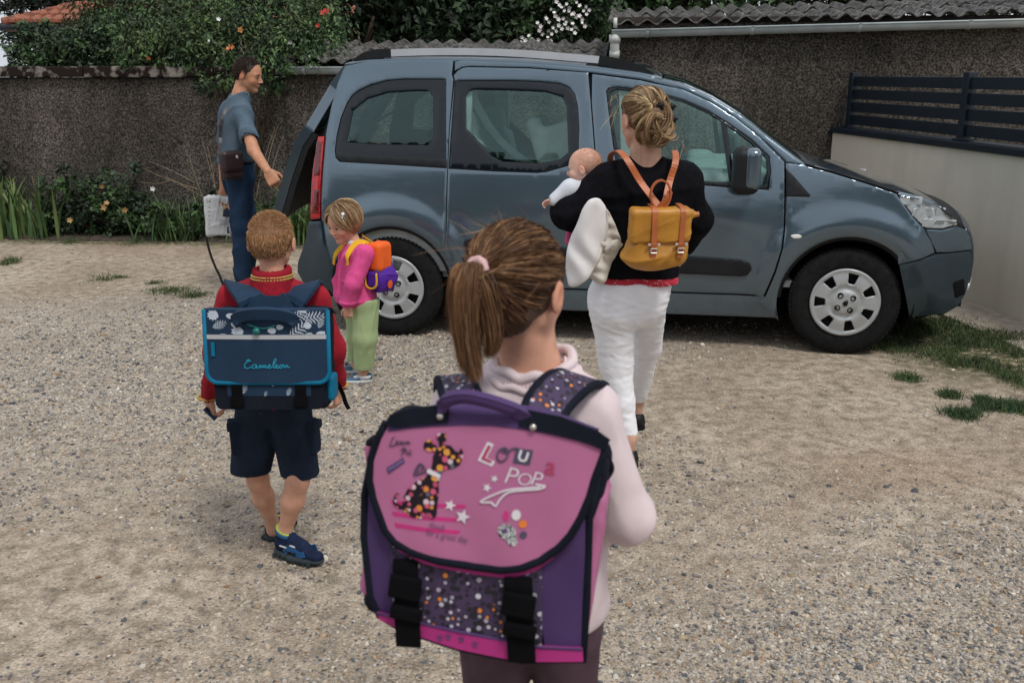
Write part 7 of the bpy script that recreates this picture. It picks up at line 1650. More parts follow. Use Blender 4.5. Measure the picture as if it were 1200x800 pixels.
mb = MB(); q = w1 + V3(0, 0, .022); mb.tube([q + (tB[:, 1] * math.cos(t) + tB[:, 0] * math.sin(t)) * .037 for t in np.linspace(0, 2 * PI, 25)], .012, 8, caps=False); mb.build('cuff', M['pinkj'], jk2, smooth=True)
for z_, pts in (('lapel', [U(410, 292, 5.08), U(402, 300, 5.05), U(398, 315, 5.06), U(397, 345, 5.06)]),): mb = MB(); mb.ribbon(smoothcurve(pts, 16), .014, RT * .5 + FT_, .006); mb.build('front_band', M['pinkj'], jk2)
S = sdfbox([nb], .08, .004); S.cone(nb - V3(0, 0, .025), nb + V3(0, 0, .012), .056, .045, 0); S.cone(nb, nb + V3(0, 0, .05), .037, .042, 0, 'sub'); S.fold(.008, 60, 3); S.obj('shirt_collar', cloth('white_collar', (.62, .62, .64), .85), tod)
M['green'] = cloth('pale_green_trousers', (.36, .46, .24), .88, .06, 10, bump=.3)
S = sdfbox([U(424, 345, 5.12), h1, h2, n1, n2], .16, .0055); S.cone(U(425, 352, 5.08), U(418, 352, 5.2), .078, .078, .02); chain(S, [h1, k1, n1 + V3(0, 0, .02)], [.072, .062, .053], .02); chain(S, [h2, k2, n2 + V3(0, 0, .02)], [.072, .060, .050], .02); S.fold(.007, 40, 92, (1, 1, .35)); S.cut(U(425, 432, 5.11), V3(0, 0, -1)); S.cut(U(425, 348, 5.11), V3(0, 0, 1)); S.obj('trousers', M['green'], tod)
for (n_, gp, ht) in ((n1, G(436, 449), (404.5, 450)), (n2, G(424, 439), (394, 438))):
    a_ = gp * V3(1, 1, 0) + V3(0, 0, .004); b_ = G(*ht) * V3(1, 1, 0) + V3(0, 0, .004); L1 = .155; f1 = unit(b_ - a_); a_ = n_ * V3(1, 1, 0) - f1 * .045 + V3(0, 0, .004); o, P_, B_ = shoe(tod, a_, a_ + f1 * L1, L1, cloth('denim_shoe', (.06, .14, .22), .8) if 'denim_shoe' not in bpy.data.materials else bpy.data.materials['denim_shoe'], mat('pale_sole', (.45, .47, .45), .7) if 'pale_sole' not in bpy.data.materials else bpy.data.materials['pale_sole'], h=.30, vox=.004)
    S = sdfbox([n_, a_, a_ + f1 * .1], .06, .004); S.cone(n_ - V3(0, 0, .0), P_(0, .22, .25), .029, .032, 0); S.cone(P_(0, .22, .25), P_(0, .5, .2), .030, .024, .01); S.fold(.004, 60, 3); S.cut(n_ + V3(0, 0, -.01), V3(0, 0, 1)); S.obj('sock', bpy.data.materials['white_collar'], tod)
    mb = MB(); mb.tube(smoothcurve([P_(-.05, .62, .27), P_(.02, .66, .29), P_(.06, .60, .27)], 6), .007, 6); mb.build('bow', bpy.data.materials['denim_shoe'], o)
r_ = np.random.default_rng(65); TH = [(.38, .24, .13), (.48, .32, .18), (.28, .17, .09), (.58, .42, .26)]
part = unit(V3(.15, .25, 1)); d = roots(r_, 3600, lambda d: (d[:, 2] > .0) & ~((d[:, 1] > .40) & (d[:, 2] < .62))); H = Hair(); m_ = 9; tt = np.linspace(0, 1, m_)[None, :, None]
az = np.arctan2(d[:, 0] - .1, d[:, 1] - .1 + .0001); azf = np.where(np.abs(az) < 1.25, np.sign(az + .001) * (1.15 + .08 * np.abs(az)), az); tgt = np.stack([np.sin(azf) * .98, np.cos(azf) * .98, np.full(len(d), -.62)], 1); tgt /= np.linalg.norm(tgt, axis=1, keepdims=True)
w_ = slerpd(d[:, None], tgt[:, None], tt); k_ = 1.05 + .10 * np.sin(tt * PI * .8) + .05 * tt + r_.normal(size=(len(d), 1, 1)) * .02; P = hc + ((SC + w_ * SR * k_) * hh) @ hB.T; P = P + (V3(0, 0, -.010) * tt ** 3) + r_.normal(size=(len(d), 1, 3)) * .003 * tt
H.add(P, .0026, hairpal(r_, len(d), TH, (np.floor((np.sin(9 * az) + np.sin(17 * az + 1) + 2) * .99)).astype(int) % 4))
def bob(S):
    S.ell(hc + hB @ (V3(0, -.12, -.08) * hh), V3(.40, .36, .34) * hh, hB, .05 * hh); S.ell(hc + hB @ (V3(0, .42, -.18) * hh), V3(.34, .44, .50) * hh, hB, .03 * hh, 'sub'); S.cone(nb - V3(0, 0, .1), nb + V3(0, 0, .03), .05, .04, .0, 'sub')
haircap(hc, hB, hh, HAIRM, tod, 1.03, .004, extra=bob, col=(.22, .12, .06)); H.build('hair', tod)
mb = MB(); q = hc + hB @ (V3(-.30, .16, .30) * hh * 1.15); mb.tube([q, q + hB @ V3(.0, .012, -.02)], .004, 6); mb.lathe([(.0005, 0), (.008, .001), (.009, .003), (.0005, .005)], q, unit(q - hc), 8); mb.build('hair_slide', M['chrome'], tod)
# her little backpack
lb = thing('small_backpack', 'small purple and orange backpack with yellow straps on the little girl', 'backpack', U(446, 343, 5.12))
kc = U(445, 313, 5.10); kB = basis(-FT_ + V3(0, 0, .0)); kB = np.stack([V3(-.45, -.89, 0), V3(.89, -.45, 0), V3(0, 0, 1)], 1)     # y points away from her back
M['purple'] = cloth('purple_nylon', (.085, .02, .30), .6, .12, 12, bump=.4); M['orange'] = cloth('orange_nylon', (.78, .12, .02), .6, .08, 12, bump=.4); M['yellow'] = cloth('yellow_webbing', (.70, .38, .02), .7, .06, 30)
S = SDF(kc - .2, kc + .2, .004); S.box(kc + kB @ V3(0, .0, -.002), (.070, .045, .122), kB, .035, 0); S.ell(kc + kB @ V3(0, .035, -.055), (.085, .05, .07), kB, .03); S.fold(.010, 34, 95); S.obj('bag_body', M['purple'], lb)
S = SDF(kc - .2, kc + .2, .004); S.box(kc + kB @ V3(.02, .014, .062), (.062, .046, .076), kB, .028, 0); S.fold(.007, 30, 96); S.cut(kc + kB @ V3(0, 0, -.015), V3(0, 0, -1)); S.obj('flap', M['orange'], lb)
S = SDF(kc - .2, kc + .2, .004); S.box(kc + kB @ V3(.080, .012, -.050), (.016, .034, .042), kB, .014, 0); S.obj('side_pocket', M['purple'], lb)
mb = MB(); mb.tube(smoothcurve([kc + kB @ V3(0.097, -.024, -.012), kc + kB @ V3(0.099, -.022, -.075), kc + kB @ V3(0.099, .0, -.094), kc + kB @ V3(0.099, .028, -.09), kc + kB @ V3(0.099, .044, -.068), kc + kB @ V3(0.097, .044, -.012)], 20), .0055, 8); mb.build('pocket_trim', M['yellow'], lb, smooth=True)
for s_, sh2 in ((1, s1), (-1, s2)):
    strapP([kc + kB @ V3(.05 * s_, -.03, .10), sh2 * .5 + nb * .5 + V3(0, 0, .035) - FT_ * .03, sh2 * .55 + nb * .45 + V3(0, 0, .040) + FT_ * .02, sh2 * .7 + nb * .3 + FT_ * .075 - V3(0, 0, .01), sh2 * .8 + nb * .2 + FT_ * .085 - V3(0, 0, .06)], .030, .004, M['yellow'], 'shoulder_strap', lb, RT * .7 + V3(0, 0, .7))
mb = MB(); q = nb + V3(0, 0, .005) - FT_ * .065; mb.ribbon(smoothcurve([kc + kB @ V3(-.02, -.03, .115), q + V3(0, 0, .03), q + V3(0, 0, .045) + FT_ * .02, q + V3(0, 0, .02) + RT * .02, kc + kB @ V3(.04, -.035, .11)], 14), .018, RT, .005); mb.build('grab_loop', M['yellow'], lb)
mb = MB(); mb.box(kc + kB @ V3(0.097, .05, .0), (.004, .02, .006), kB); mb.build('zip_pull', M['teal'], lb)
mb = MB(); q = kc + kB @ V3(.04, .086, -.075); mb.lathe([(.0005, 0), (.02, .001), (.022, .003), (.0005, .005)], q, kB[:, 1], 12); mb.build('round_badge', M['orange'], lb)
# ================================================================ the girl in front
Yg = 1.53
girl = person('girl in front with a brown ponytail and pale pink knitted jumper, seen from behind', (0.02, 1.56, 0))
hc = U(608, 338, 1.53); hB = basis((.50, .86, -.06)); hh = .200; nb = U(622, 428, 1.545); gB = basis((.16, 1, 0))
hd = SDF(hc - .15, hc + .15, .0036); head_sdf(hd, hc, hB, hh, nb, .040); hd.cone(nb + V3(0, 0, .03), nb - V3(0, 0, .05), .040, .058, .02)
sL = U(543, 482, 1.57); sR = U(686, 486, 1.50); eR = U(735, 606, 1.485); wR = U(708, 612, 1.70); eL = U(492, 610, 1.60); wL = U(520, 610, 1.80)
ar = sdfbox([eR, wR, wR + V3(-.1, .1, 0)], .06, .004); chain(ar, [eR, wR], [.030, .020], .01); hand_sdf(ar, wR, V3(-.8, .5, .1), V3(-.2, -.3, 1), .14, V3(0, .4, 1), .9)
al = sdfbox([eL, wL, wL + V3(.1, .1, 0)], .06, .004); chain(al, [eL, wL], [.030, .020], .01); hand_sdf(al, wL, V3(.8, .5, .1), V3(.2, -.3, 1), .14, V3(0, .4, 1), .9)
hL = V3(-.03, 1.56, .70); hR = V3(.09, 1.55, .70); xl_ = U(580, 790, 1.56)[0]; xr_ = U(664, 790, 1.53)[0]; kL = V3(xl_, 1.58, .37); kR = V3(xr_ + .01, 1.60, .37); aL = V3(xl_, 1.56, .06); aR = V3(xr_ + .02, 1.66, .06)
bd = sdfbox([nb, hL, hR, aL, aR], .1, .009); bd.cone(nb - V3(0, 0, .06), V3(.03, 1.56, .72), .05, .06); chain(bd, [hL, kL, aL], [.055, .036, .024], .02); chain(bd, [hR, kR, aR], [.055, .036, .024], .02)
bodymesh('body', [hd, ar, al, bd], SK_KID, girl, face_col(hc, hB, hh)); eyes(hc, hB, hh, girl)
km = cloth('pale_pink_knit', (.72, .60, .62), .95, .05, 18, bump=.0); nt = km.node_tree; N = nt.nodes
wv = N.new('ShaderNodeTexWave'); wv.wave_type = 'BANDS'; wv.bands_direction = 'X'; wv.inputs['Scale'].default_value = 95; wv.inputs['Distortion'].default_value = 1.2; wv.inputs['Detail'].default_value = 2; tcn = N.new('ShaderNodeTexCoord'); nt.links.new(tcn.outputs['Object'], wv.inputs[0])
n2 = N.new('ShaderNodeTexNoise'); n2.inputs['Scale'].default_value = 700; nt.links.new(tcn.outputs['Object'], n2.inputs[0]); ad = N.new('ShaderNodeMath'); ad.operation = 'ADD'; nt.links.new(wv.outputs['Fac'], ad.inputs[0]); nt.links.new(n2.outputs[0], ad.inputs[1]); bpn = N.new('ShaderNodeBump'); bpn.inputs['Strength'].default_value = .5; bpn.inputs['Distance'].default_value = .0015; nt.links.new(ad.outputs[0], bpn.inputs['Height']); nt.links.new(bpn.outputs[0], N['Principled BSDF'].inputs['Normal'])
S = sdfbox([sL, sR, eR, wR, eL, wL, V3(.02, 1.55, .68), nb], .09, .006)
cT = (sL + sR) / 2 - V3(0, 0, .02); S.cone(cT, V3(.03, 1.56, .72), .085, .10, .02); S.cone(cT + V3(-.045, 0, -.03), V3(-.02, 1.56, .72), .085, .09, .03); S.cone(cT + V3(.045, 0, -.03), V3(.08, 1.56, .72), .085, .09, .03)
S.cone(nb - V3(0.01, 0, .015), sL, .050, .052, .03); S.cone(nb - V3(-.01, 0, .015), sR, .050, .052, .03); chain(S, [sR, eR, wR], [.055, .043, .032], .02); chain(S, [sL, eL, wL], [.055, .045, .032], .02)
S.fold(.009, 26, 101); S.cone(nb - V3(0, 0, .01), nb + V3(0, 0, .1), .048, .075, .006, 'sub'); S.cut(V3(0, 0, .69), V3(0, 0, -1)); jm = S.obj('jumper', km, girl)
# open lace collar: a rolled band with holes of stitches
q = nb + V3(.004, .004, .002); ring = []
for t in np.linspace(0, 2 * PI, 73): ring.append((math.cos(t), math.sin(t)))
mb = MB(); P = [q + gB @ V3(.064 * a, .062 * b, .006 + .012 * b + .004 * math.sin(a * 9)) for a, b in ring]; mb.tube(P, .0085, 10, caps=False); mb.build('collar_roll', km, jm, smooth=True)
mb = MB(); P2 = [q + gB @ V3(.074 * a, .072 * b, -.014 + .010 * b + .003 * math.sin(i * .9)) for i, (a, b) in enumerate(ring)]; mb.tube(P2, .0065, 8, caps=False)
mb.build('collar_edge', km, jm, smooth=True)
for i in range(0, 72, 1):
    mb = MB() if i == 0 else mb; mb.tube([P[i] * 1.0, P2[i]], .0020, 5)
mb.build('collar_stitches', km, jm, smooth=True, kind='stuff')
S = SDF(sR + V3(-.16, -.02, -.06), sR + V3(0.02, .12, .10), .004); S.cone(U(652, 424, 1.60), U(668, 432, 1.585), .022, .016, .01); S.cone(U(640, 420, 1.61), U(652, 424, 1.60), .02, .022, .01); S.fold(.006, 50, 7); S.obj('collar_point', km, jm)
M['legg'] = cloth('mauve_leggings', (.085, .050, .066), .85, .12, 20, bump=.3)
S = sdfbox([hL, hR, aL, aR], .11, .008); S.cone(V3(.0, 1.56, .72), V3(.06, 1.56, .72), .085, .085, .01); chain(S, [hL, kL, aL], [.070, .046, .032], .02); chain(S, [hR, kR, aR], [.070, .046, .032], .02); S.fold(.006, 36, 103, (1, 1, .6)); S.cut(V3(0, 1.56, .07), V3(0, 0, -1)); S.obj('leggings', M['legg'], girl)
for a_ in (aL, aR): g = a_ * V3(1, 1, 0) + V3(0, -.05, .004); shoe(girl, g, g + V3(.03, .2, 0), .2, M['shoenavy'], M['sole'], vox=.006)
# hair combed back to a ponytail
r_ = np.random.default_rng(66); GH = [(.13, .062, .028), (.20, .10, .045), (.085, .040, .020), (.29, .155, .070), (.42, .26, .13)]; GPc = [0, 0, 1, 1, 2, 2, 0, 3, 1, 4]
gc = lambda d: ~((d[:, 1] > .62)) & (d[:, 2] > -.78) & ~((d[:, 2] < -.02) & (d[:, 1] > .18)) & ~((d[:, 2] < -.30) & (d[:, 1] > -.18)) & ~((d[:, 2] < .05) & (d[:, 1] > .45))
tieL = unit(V3(-.08, -.97, .16)); d = roots(r_, 5800, gc); m_ = 7; tt = np.linspace(0, 1, m_)[None, :, None]; w_ = slerpd(d[:, None], tieL[:, None].T, tt)
lk = np.sin(14 * d[:, 0] + 9 * d[:, 2]) + np.sin(23 * d[:, 2] - 7 * d[:, 0] + 1); k_ = 1.025 + .045 * np.sin(tt * PI) * (1 + .6 * np.sin(lk * 2))[:, None, None] + r_.normal(size=(len(d), 1, 1)) * .010 * np.sin(tt * PI) + .03 * tt
P = hc + ((SC + w_ * SR * k_) * hh) @ hB.T; P = P + r_.normal(size=P.shape) * .0006 + (r_.normal(size=(len(d), 1, 3)) * .004) * tt ** 2
H = Hair(); H.add(P, .0014, hairpal(r_, len(d), GH, np.array(GPc)[np.clip(((lk + 2) * 2.4).astype(int), 0, 9)]))
n = 70; dd = roots(r_, n, lambda d: (d[:, 2] > .1) & (d[:, 1] < .5)); base = hc + ((SC + dd * SR * 1.04) * hh) @ hB.T; P = base[:, None] + ((dd @ hB.T)[:, None] * .012 * r_.random((n, 1, 1)) + (-hB[:, 1]) * .05 + r_.normal(size=(n, 1, 3)) * .02) * np.linspace(0, 1, 7)[None, :, None] + r_.normal(size=(n, 1, 3)) * .012 * np.linspace(0, 1, 7)[None, :, None] ** 2; H.add(P, .0007, hairpal(r_, n, GH[1:]))
def ext(S): S.ell(hc + hB @ (V3(0, -.27, -.14) * hh), V3(.27, .20, .20) * hh, hB, .06 * hh)
haircap(hc, hB, hh, HAIRM, girl, 1.025, .0035, extra=ext, col=(.06, .032, .018)); nd = rdir(r_, 5200, -.2); nd = nd[(nd[:, 1] < .35) & (np.abs(nd[:, 0]) < .97)][:1500]; R0 = hc + ((V3(0, -.27, -.14) + nd * V3(.275, .205, .205)) * hh) @ hB.T; Tq = hc + ((SC + tieL * SR * 1.08) * hh) @ hB.T
mid_ = (R0 + Tq) / 2 + ((nd @ hB.T) * .018 + (R0 - hc) * .10 - hB[:, 1] * .010); t_ = np.linspace(0, 1, 7)[None, :, None]; P = R0[:, None] * (1 - t_) ** 2 + 2 * t_ * (1 - t_) * mid_[:, None] + Tq * t_ ** 2; H.add(P, .0017, hairpal(r_, len(R0), GH, np.array([0, 0, 2, 1, 0, 2])[np.clip(((np.sin(nd[:, 0] * 17) + 1) * 2.9).astype(int), 0, 5)]))
H.build('hair', girl)
T0 = hc + ((SC + tieL * SR * 1.10) * hh) @ hB.T; out = unit(T0 - hc)
H = Hair(); m_ = 11; tt = np.linspace(0, 1, m_)
def tail(n, pts, spread, seed, ends, w=.0014, tw=1.0):
    r = np.random.default_rng(seed); C = np.array(smoothcurve(pts, m_ - 1)); k = 9; ck = r.normal(size=(k, 2)); g = r.integers(0, k, n); off = (ck[g] * .6 + r.normal(size=(n, 2)) * .42); prof = np.interp(tt, [0, .08, .3, .7, 1], [.25, .55, 1.0, .85, ends]); A = unit(V3(1, .3, 0)); Bv = unit(V3(.3, -1, 0))
    P = C[None] + (off[:, :1, None] * A + off[:, 1:, None] * Bv * .6) * spread * prof[None, :, None] + r.normal(size=(n, 1, 3)) * .0035 * tt[None, :, None] ** 2; stop = r.uniform(.86, 1.0, n); 
    P = np.stack([np.stack([np.interp(tt * s, tt, P[i, :, j]) for j in range(3)], 1) for i, s in enumerate(stop)]); wav = .0018 * np.sin(tt[None, :] * 9 + g[:, None] * 2.1); P = P + wav[..., None] * A
    cc = np.array([0, 1, 0, 2, 1, 3, 1, 0, 4])[g % 9]; H.add(P, w, hairpal(r, n, GH, cc))
tail(2300, [T0, T0 + out * .024 + V3(0, 0, .006), U(548, 326, 1.405), U(546, 365, 1.40), U(550, 405, 1.405), U(557, 446, 1.41)], .014, 71, .55)
tail(1500, [T0, T0 + out * .020 + V3(.0, 0, .000), U(566, 335, 1.41), U(573, 365, 1.42), U(577, 395, 1.425), U(573, 418, 1.43)], .013, 72, .45)
tail(500, [T0, T0 + out * .028 + V3(-.006, 0, .004), U(536, 328, 1.40), U(534, 360, 1.40), U(540, 400, 1.405), U(545, 438, 1.41)], .007, 73, .5)
H.build('ponytail', girl)
mb = MB(); a1_ = unit(np.cross(out, V3(0, 0, 1))); a2_ = np.cross(a1_, out); mb.tube([T0 + out * .010 + (a1_ * math.cos(t) + a2_ * math.sin(t)) * (.0145 + .0008 * math.sin(9 * t)) for t in np.linspace(0, 2 * PI, 41)], .0062, 10, caps=False); mb.build('hair_band', cloth('pale_pink_band', (.66, .42, .42), .8, .06, 60), girl, smooth=True)

# ---- the pink school bag
pb = thing('pink_school_bag', 'large pink and purple school bag with spotted dog print on the front girl\'s back', 'school bag', U(565, 760, 1.3))
M['pink'] = cloth('pink_nylon', (.47, .155, .30), .62, .07, 6, bump=.35, bs=260, bd=.0008); M['violet'] = cloth('violet_nylon', (.075, .040, .13), .6, .10, 8, bump=.35, bs=300); M['magenta'] = cloth('magenta_vinyl', (.42, .035, .20), .5, .08, 8, bump=.15)
M['dots'] = dotmat('dotted_violet', (.055, .032, .085), 105, [(.60, .56, .66), (.40, .36, .46), (.70, .22, .05), (.015, .012, .02), (.55, .50, .60), (.015, .012, .02)], thr=.33, ring=(.010, .008, .015))
PLq, PRq = U(455, 612, 1.30), U(700, 640, 1.245); mid = (PLq + PRq) / 2
oP = U(572, 618, 1.27); exq = unit(U(690, 648, 1.250) - U(440, 600, 1.300)); upq = U(592, 500, 1.285) - U(560, 738, 1.265)
fr = Frame(oP, exq, upq, lambda u, v: .020 * (1 - (u / .17) ** 2) * (1 - .35 * (v / .16) ** 2) + .0022 * np.sin(u * 55 + v * 24) * np.exp(-((v + .02) / .07) ** 2))
q4 = [fr.uv(a, b) for a, b in ((440, 560), (694, 600), (683, 768), (440, 712), (456, 492), (711, 517))]; print('bag', q4)
flap = [fr.uv(a, b) for a, b in ((456, 491), (446, 510), (437, 536), (436, 560), (441, 582), (455, 617), (467, 630), (486, 639), (520, 647), (561, 654), (590, 657), (614, 655), (636, 648), (656, 635), (670, 620), (682, 600), (692, 577), (698, 556), (706, 535), (712, 518))]
top = [fr.uv(a, b) for a, b in ((700, 511), (672, 501), (640, 492), (610, 486), (575, 482), (545, 480), (515, 481), (485, 485))]
body = [fr.uv(a, b) for a, b in ((437, 520), (427, 580), (427, 630), (435, 697), (445, 718), (472, 731), (540, 752), (612, 767), (684, 771), (688, 700), (691, 600), (704, 530))]
bc = np.array(body); uc, vc = (bc[:, 0].min() + bc[:, 0].max()) / 2, (bc[:, 1].min() + fr.uv(575, 486)[1]) / 2; hu = (bc[:, 0].max() - bc[:, 0].min()) / 2; hv = (fr.uv(575, 486)[1] - bc[:, 1].min()) / 2
S = SDF(fr.P(uc, vc, -.07) - .27, fr.P(uc, vc, -.07) + .27, .0055); S.box(fr.P(uc, vc - .015, -.066), (hu - .008, hv - .018, .058), fr.B, .022, 0); S.fold(.005, 24, 111); S.obj('bag_body', M['blackbag'], pb)
# side gussets
S = SDF(fr.P(uc, vc, -.07) - .27, fr.P(uc, vc, -.07) + .27, .0055); S.box(fr.P(uc, vc - .03, -.060), (hu - .001, hv - .055, .046), fr.B, .016, 0); S.fold(.004, 26, 112); S.cut(fr.P(uc + hu * .6, 0, 0), -fr.ex); V1, F1 = S.mesh(); meshobj('side_gusset', V1, F1, M['pink'], pb, True)
S = SDF(fr.P(uc, vc, -.07) - .27, fr.P(uc, vc, -.07) + .27, .0055); S.box(fr.P(uc, vc - .03, -.060), (hu - .001, hv - .055, .046), fr.B, .016, 0); S.fold(.004, 26, 112); S.cut(fr.P(uc - hu * .6, 0, 0), fr.ex); V1, F1 = S.mesh(); meshobj('side_gusset', V1, F1, M['pink'], pb, True)
def tri_ear(pts): 
    mb = MB(); mb.tube(smoothcurve([fr.P(*fr.uv(a, b), w) for a, b, w in pts], 14), .006, 8, flat=(.6, fr.n)); return mb.build('side_binding', M['blackbag'], pb, smooth=True)
tri_ear([(440, 514, -.005), (430, 522, -.03), (420, 531, -.05), (421, 537, -.05), (437, 534, -.01)]); tri_ear([(704, 525, -.01), (708, 548, -.05), (712, 562, -.06), (709, 572, -.06), (697, 573, -.01)])
sheet('side_tab', [fr.uv(a, b) for a, b in ((419, 530), (438, 532), (433, 590), (426, 580))], Frame(fr.P(0, 0, -.03), fr.ex, fr.ey), 0.0, M['pink'], pb, th=.004)
# front panels
frb = Frame(fr.o - fr.n * .004, fr.ex, fr.ey, fr.bulge)
def shp(pts): return [frb.uv(a, b) for a, b in pts]
sheet('side_panel', shp([(427, 560), (464, 560), (463, 700), (463, 722), (446, 716), (436, 697), (428, 630)]), frb, .001, M['violet'], pb, th=.006)
sheet('side_panel', shp([(632, 580), (691, 580), (689, 680), (684, 762), (640, 757), (632, 700)]), frb, .001, M['violet'], pb, th=.006)
sheet('front_pocket', shp([(460, 600), (637, 600), (636, 756), (462, 717)]), frb, .006, M['dots'], pb, th=.008)
sheet('bottom_band', shp([(444, 713), (463, 716.5), (636, 751), (683, 756), (684, 771), (612, 768), (540, 753), (472, 732), (447, 721)]), frb, .008, M['magenta'], pb, th=.006)
tubeon('band_piping', shp([(444, 713), (463, 716.5), (540, 731), (636, 751), (683, 756)]), frb, .009, .0022, M['violet'], pb)
tubeon('body_piping', shp([(436, 534), (427, 580), (427, 630), (435, 697), (446, 719), (472, 733), (540, 754), (612, 769), (684, 772), (688, 700), (691, 600), (700, 556)]), frb, .001, .0058, M['blackbag'], pb)
sheet('under_flap', shp([(470, 600), (660, 600), (650, 648), (630, 661), (600, 668), (560, 664), (500, 652), (470, 640)]), frb, .0085, M['magenta'], pb, th=.003)
for x0, x1, y0, y1 in ((463, 496, 648, 745), (592, 628, 666, 762)):
    pts = [frb.S(frb.uv((x0 + x1) / 2 + (y - 640) * .035, y), .014 if y > y0 + 4 else .010)[0] for y in np.linspace(y0, y1 + 4, 12)]; mb = MB(); mb.ribbon(pts, .036 if x0 < 500 else .039, fr.ex, .004); s_ = mb.build('closing_strap', M['webbing'], pb)
    for yy, hgt in ((y0 + 30, .034), (y0 + 60, .02)): c = frb.S(frb.uv((x0 + x1) / 2 + (yy - 640) * .035, yy), .019)[0]; mb = MB(); mb.box(c, (.046, hgt, .010), fr.B, .004); mb.build('buckle', M['webbing'], s_)
# flap
FL = flap + top; sheet('flap', FL, fr, .012, M['pink'], pb, th=.006, grid=.008)
tubeon('flap_piping', flap, fr, .012, .0058, M['blackbag'], pb)
def up_(pts): return [fr.uv(a, b) for a, b in pts]
lineb = [(458, 502), (480, 498), (510, 494.5), (545, 492.5), (580, 493), (615, 497), (650, 504), (680, 512), (706, 521)]; linet = [(712, 515), (690, 508), (672, 500), (640, 491), (610, 485), (575, 481), (545, 479), (515, 480), (485, 484), (460, 490)]
sheet('flap_header', up_(lineb + linet), fr, .0135, M['violet'], pb, th=.002, grid=.008)
# top of the bag turns over to the back
mb = MB(); V = []; TT = up_([(456, 490), (485, 484), (515, 480), (545, 479), (575, 481), (610, 485), (640, 491), (672, 500), (690, 507), (712, 515)])
for p in [np.array([q[0] * .89, q[1]]) for q in TT]: b = float(fr.bulge(np.array(p[0]), np.array(p[1]))); V += [fr.P(p[0], p[1], .0135 + b), fr.P(p[0], p[1] + .008, .006 + b), fr.P(p[0], p[1] + .008, -.02), fr.P(p[0], p[1] - .006, -.07), fr.P(p[0], p[1] - .03, -.12)]
mb.add(V, [(5 * i + q, 5 * i + q + 1, 5 * i + 6 + q, 5 * i + 5 + q) for i in range(9) for q in range(4)]); mb.build('flap_top', M['violet'], pb, smooth=True)
for pts, hx in (([(454, 494), (461, 482), (485, 474), (520, 469), (531, 470), (530, 489), (490, 493), (470, 497)], 0), ([(610, 475), (622, 475), (660, 483), (700, 499), (716, 511), (710, 523), (680, 510), (640, 499), (612, 493)], 1)):
    sheet('black_corner', up_(pts), fr, .0165, M['blackbag'], pb, th=.004, grid=.008)
for a, b in ((521, 482), (628, 494)): mb = MB(); c = fr.S(fr.uv(a, b), .018)[0]; mb.lathe([(.0045, -.002), (.0045, .0012), (.0005, .002)], c, fr.n, 12); mb.build('rivet', mat('nickel', (.6, .58, .52), .3, .05, 9, metal=.8) if 'nickel' not in bpy.data.materials else bpy.data.materials['nickel'], pb, smooth=True)
hp2 = [(522, 480, .016), (524, 469, .028), (534, 460, .038), (552, 456, .043), (575, 460, .043), (597, 468, .038), (614, 478, .028), (624, 490, .016)]
mb = MB(); mb.ribbon(smoothcurve([fr.P(*fr.uv(a, b, 0), w) for a, b, w in hp2], 30), .017, fr.ey * .9 + fr.n * .5, .010); mb.build('handle', M['violet'], pb, smooth=False)
mb = MB(); q_ = smoothcurve([fr.P(*fr.uv(a, b, 0), w) for a, b, w in hp2], 30); mb.tube(q_[6:25], .0088, 10, flat=(.8, fr.n)); mb.build('handle_grip', M['violet'], pb, smooth=True)
# shoulder straps with black edging
def gstrap(pts, wd, side):
    C = smoothcurve(pts, 26); mb = MB(); mb.ribbon(C, wd, side, .012); s_ = mb.build('shoulder_strap', M['dots'], pb); m2 = MB(); m2.ribbon(C, .0, side, .001) if False else None
    for e in (-1, 1):
        m3 = MB(); E = []
        for i in range(len(C)): t = unit(C[min(i + 1, len(C) - 1)] - C[max(i - 1, 0)]); a = unit(side - t * np.dot(side, t)); E.append(C[i] + a * e * wd / 2)
        m3.tube(E, .0075, 8); m3.build('strap_edging', M['blackbag'], s_, smooth=True)
gstrap([U(634, 492, 1.33), U(640, 476, 1.365), U(652, 460, 1.395), U(668, 447, 1.435), U(681, 444, 1.485), U(690, 452, 1.55), U(690, 500, 1.60), U(680, 600, 1.61)], .056, unit(V3(1, .1, -.35)))
gstrap([U(548, 480, 1.38), U(541, 465, 1.41), U(536, 452, 1.45), U(533, 445, 1.50), U(531, 445, 1.56), U(530, 470, 1.64), U(530, 540, 1.66), U(535, 600, 1.66)], .050, unit(V3(1, -.1, .12)))
# ---- prints on the flap
PW_ = mat('print_white', (.72, .68, .72), .6, .04, 40); PK = mat('print_black', (.02, .015, .025), .6, .1, 40); PM = mat('print_magenta', (.55, .03, .20), .6, .06, 40); PR_ = mat('print_rose', (.42, .045, .12), .6, .1, 40); PO = mat('print_orange', (.75, .20, .03), .6, .08, 40); PV = mat('print_violet', (.10, .05, .16), .6, .1, 40); PG = mat('print_slate', (.07, .06, .11), .6, .1, 40)
def pr(name, pts, m, w=.0128, parent=pb, cont=False): return sheet(name, [fr.uv(a, b) for a, b in pts], fr, w, m, parent, th=.0004, grid=.02, st=.004)
for y0, x0, x1, sl in ((583, 462, 552, .02), (596, 463, 545, .05), (609, 466, 545, .06)): pr('printed_stripe', [(x0, y0 - 2.5), ((x0 + x1) / 2, y0 - 2.2 + sl * 40), (x1, y0 - 2 + sl * 90), (x1 - 3, y0 + 2.3 + sl * 90), ((x0 + x1) / 2, y0 + 2.6 + sl * 40), (x0 + 2, y0 + 3)], PM, .0124)
dogm = dotmat('dog_print', (.018, .012, .018), 118, [(.70, .25, .05), (.65, .50, .55), (.60, .10, .20), (.12, .12, .18), (.75, .33, .06), (.5, .08, .16)], thr=.46)
D = lambda pts: [(440 + a / 5, 490 + b / 5) for a, b in pts]
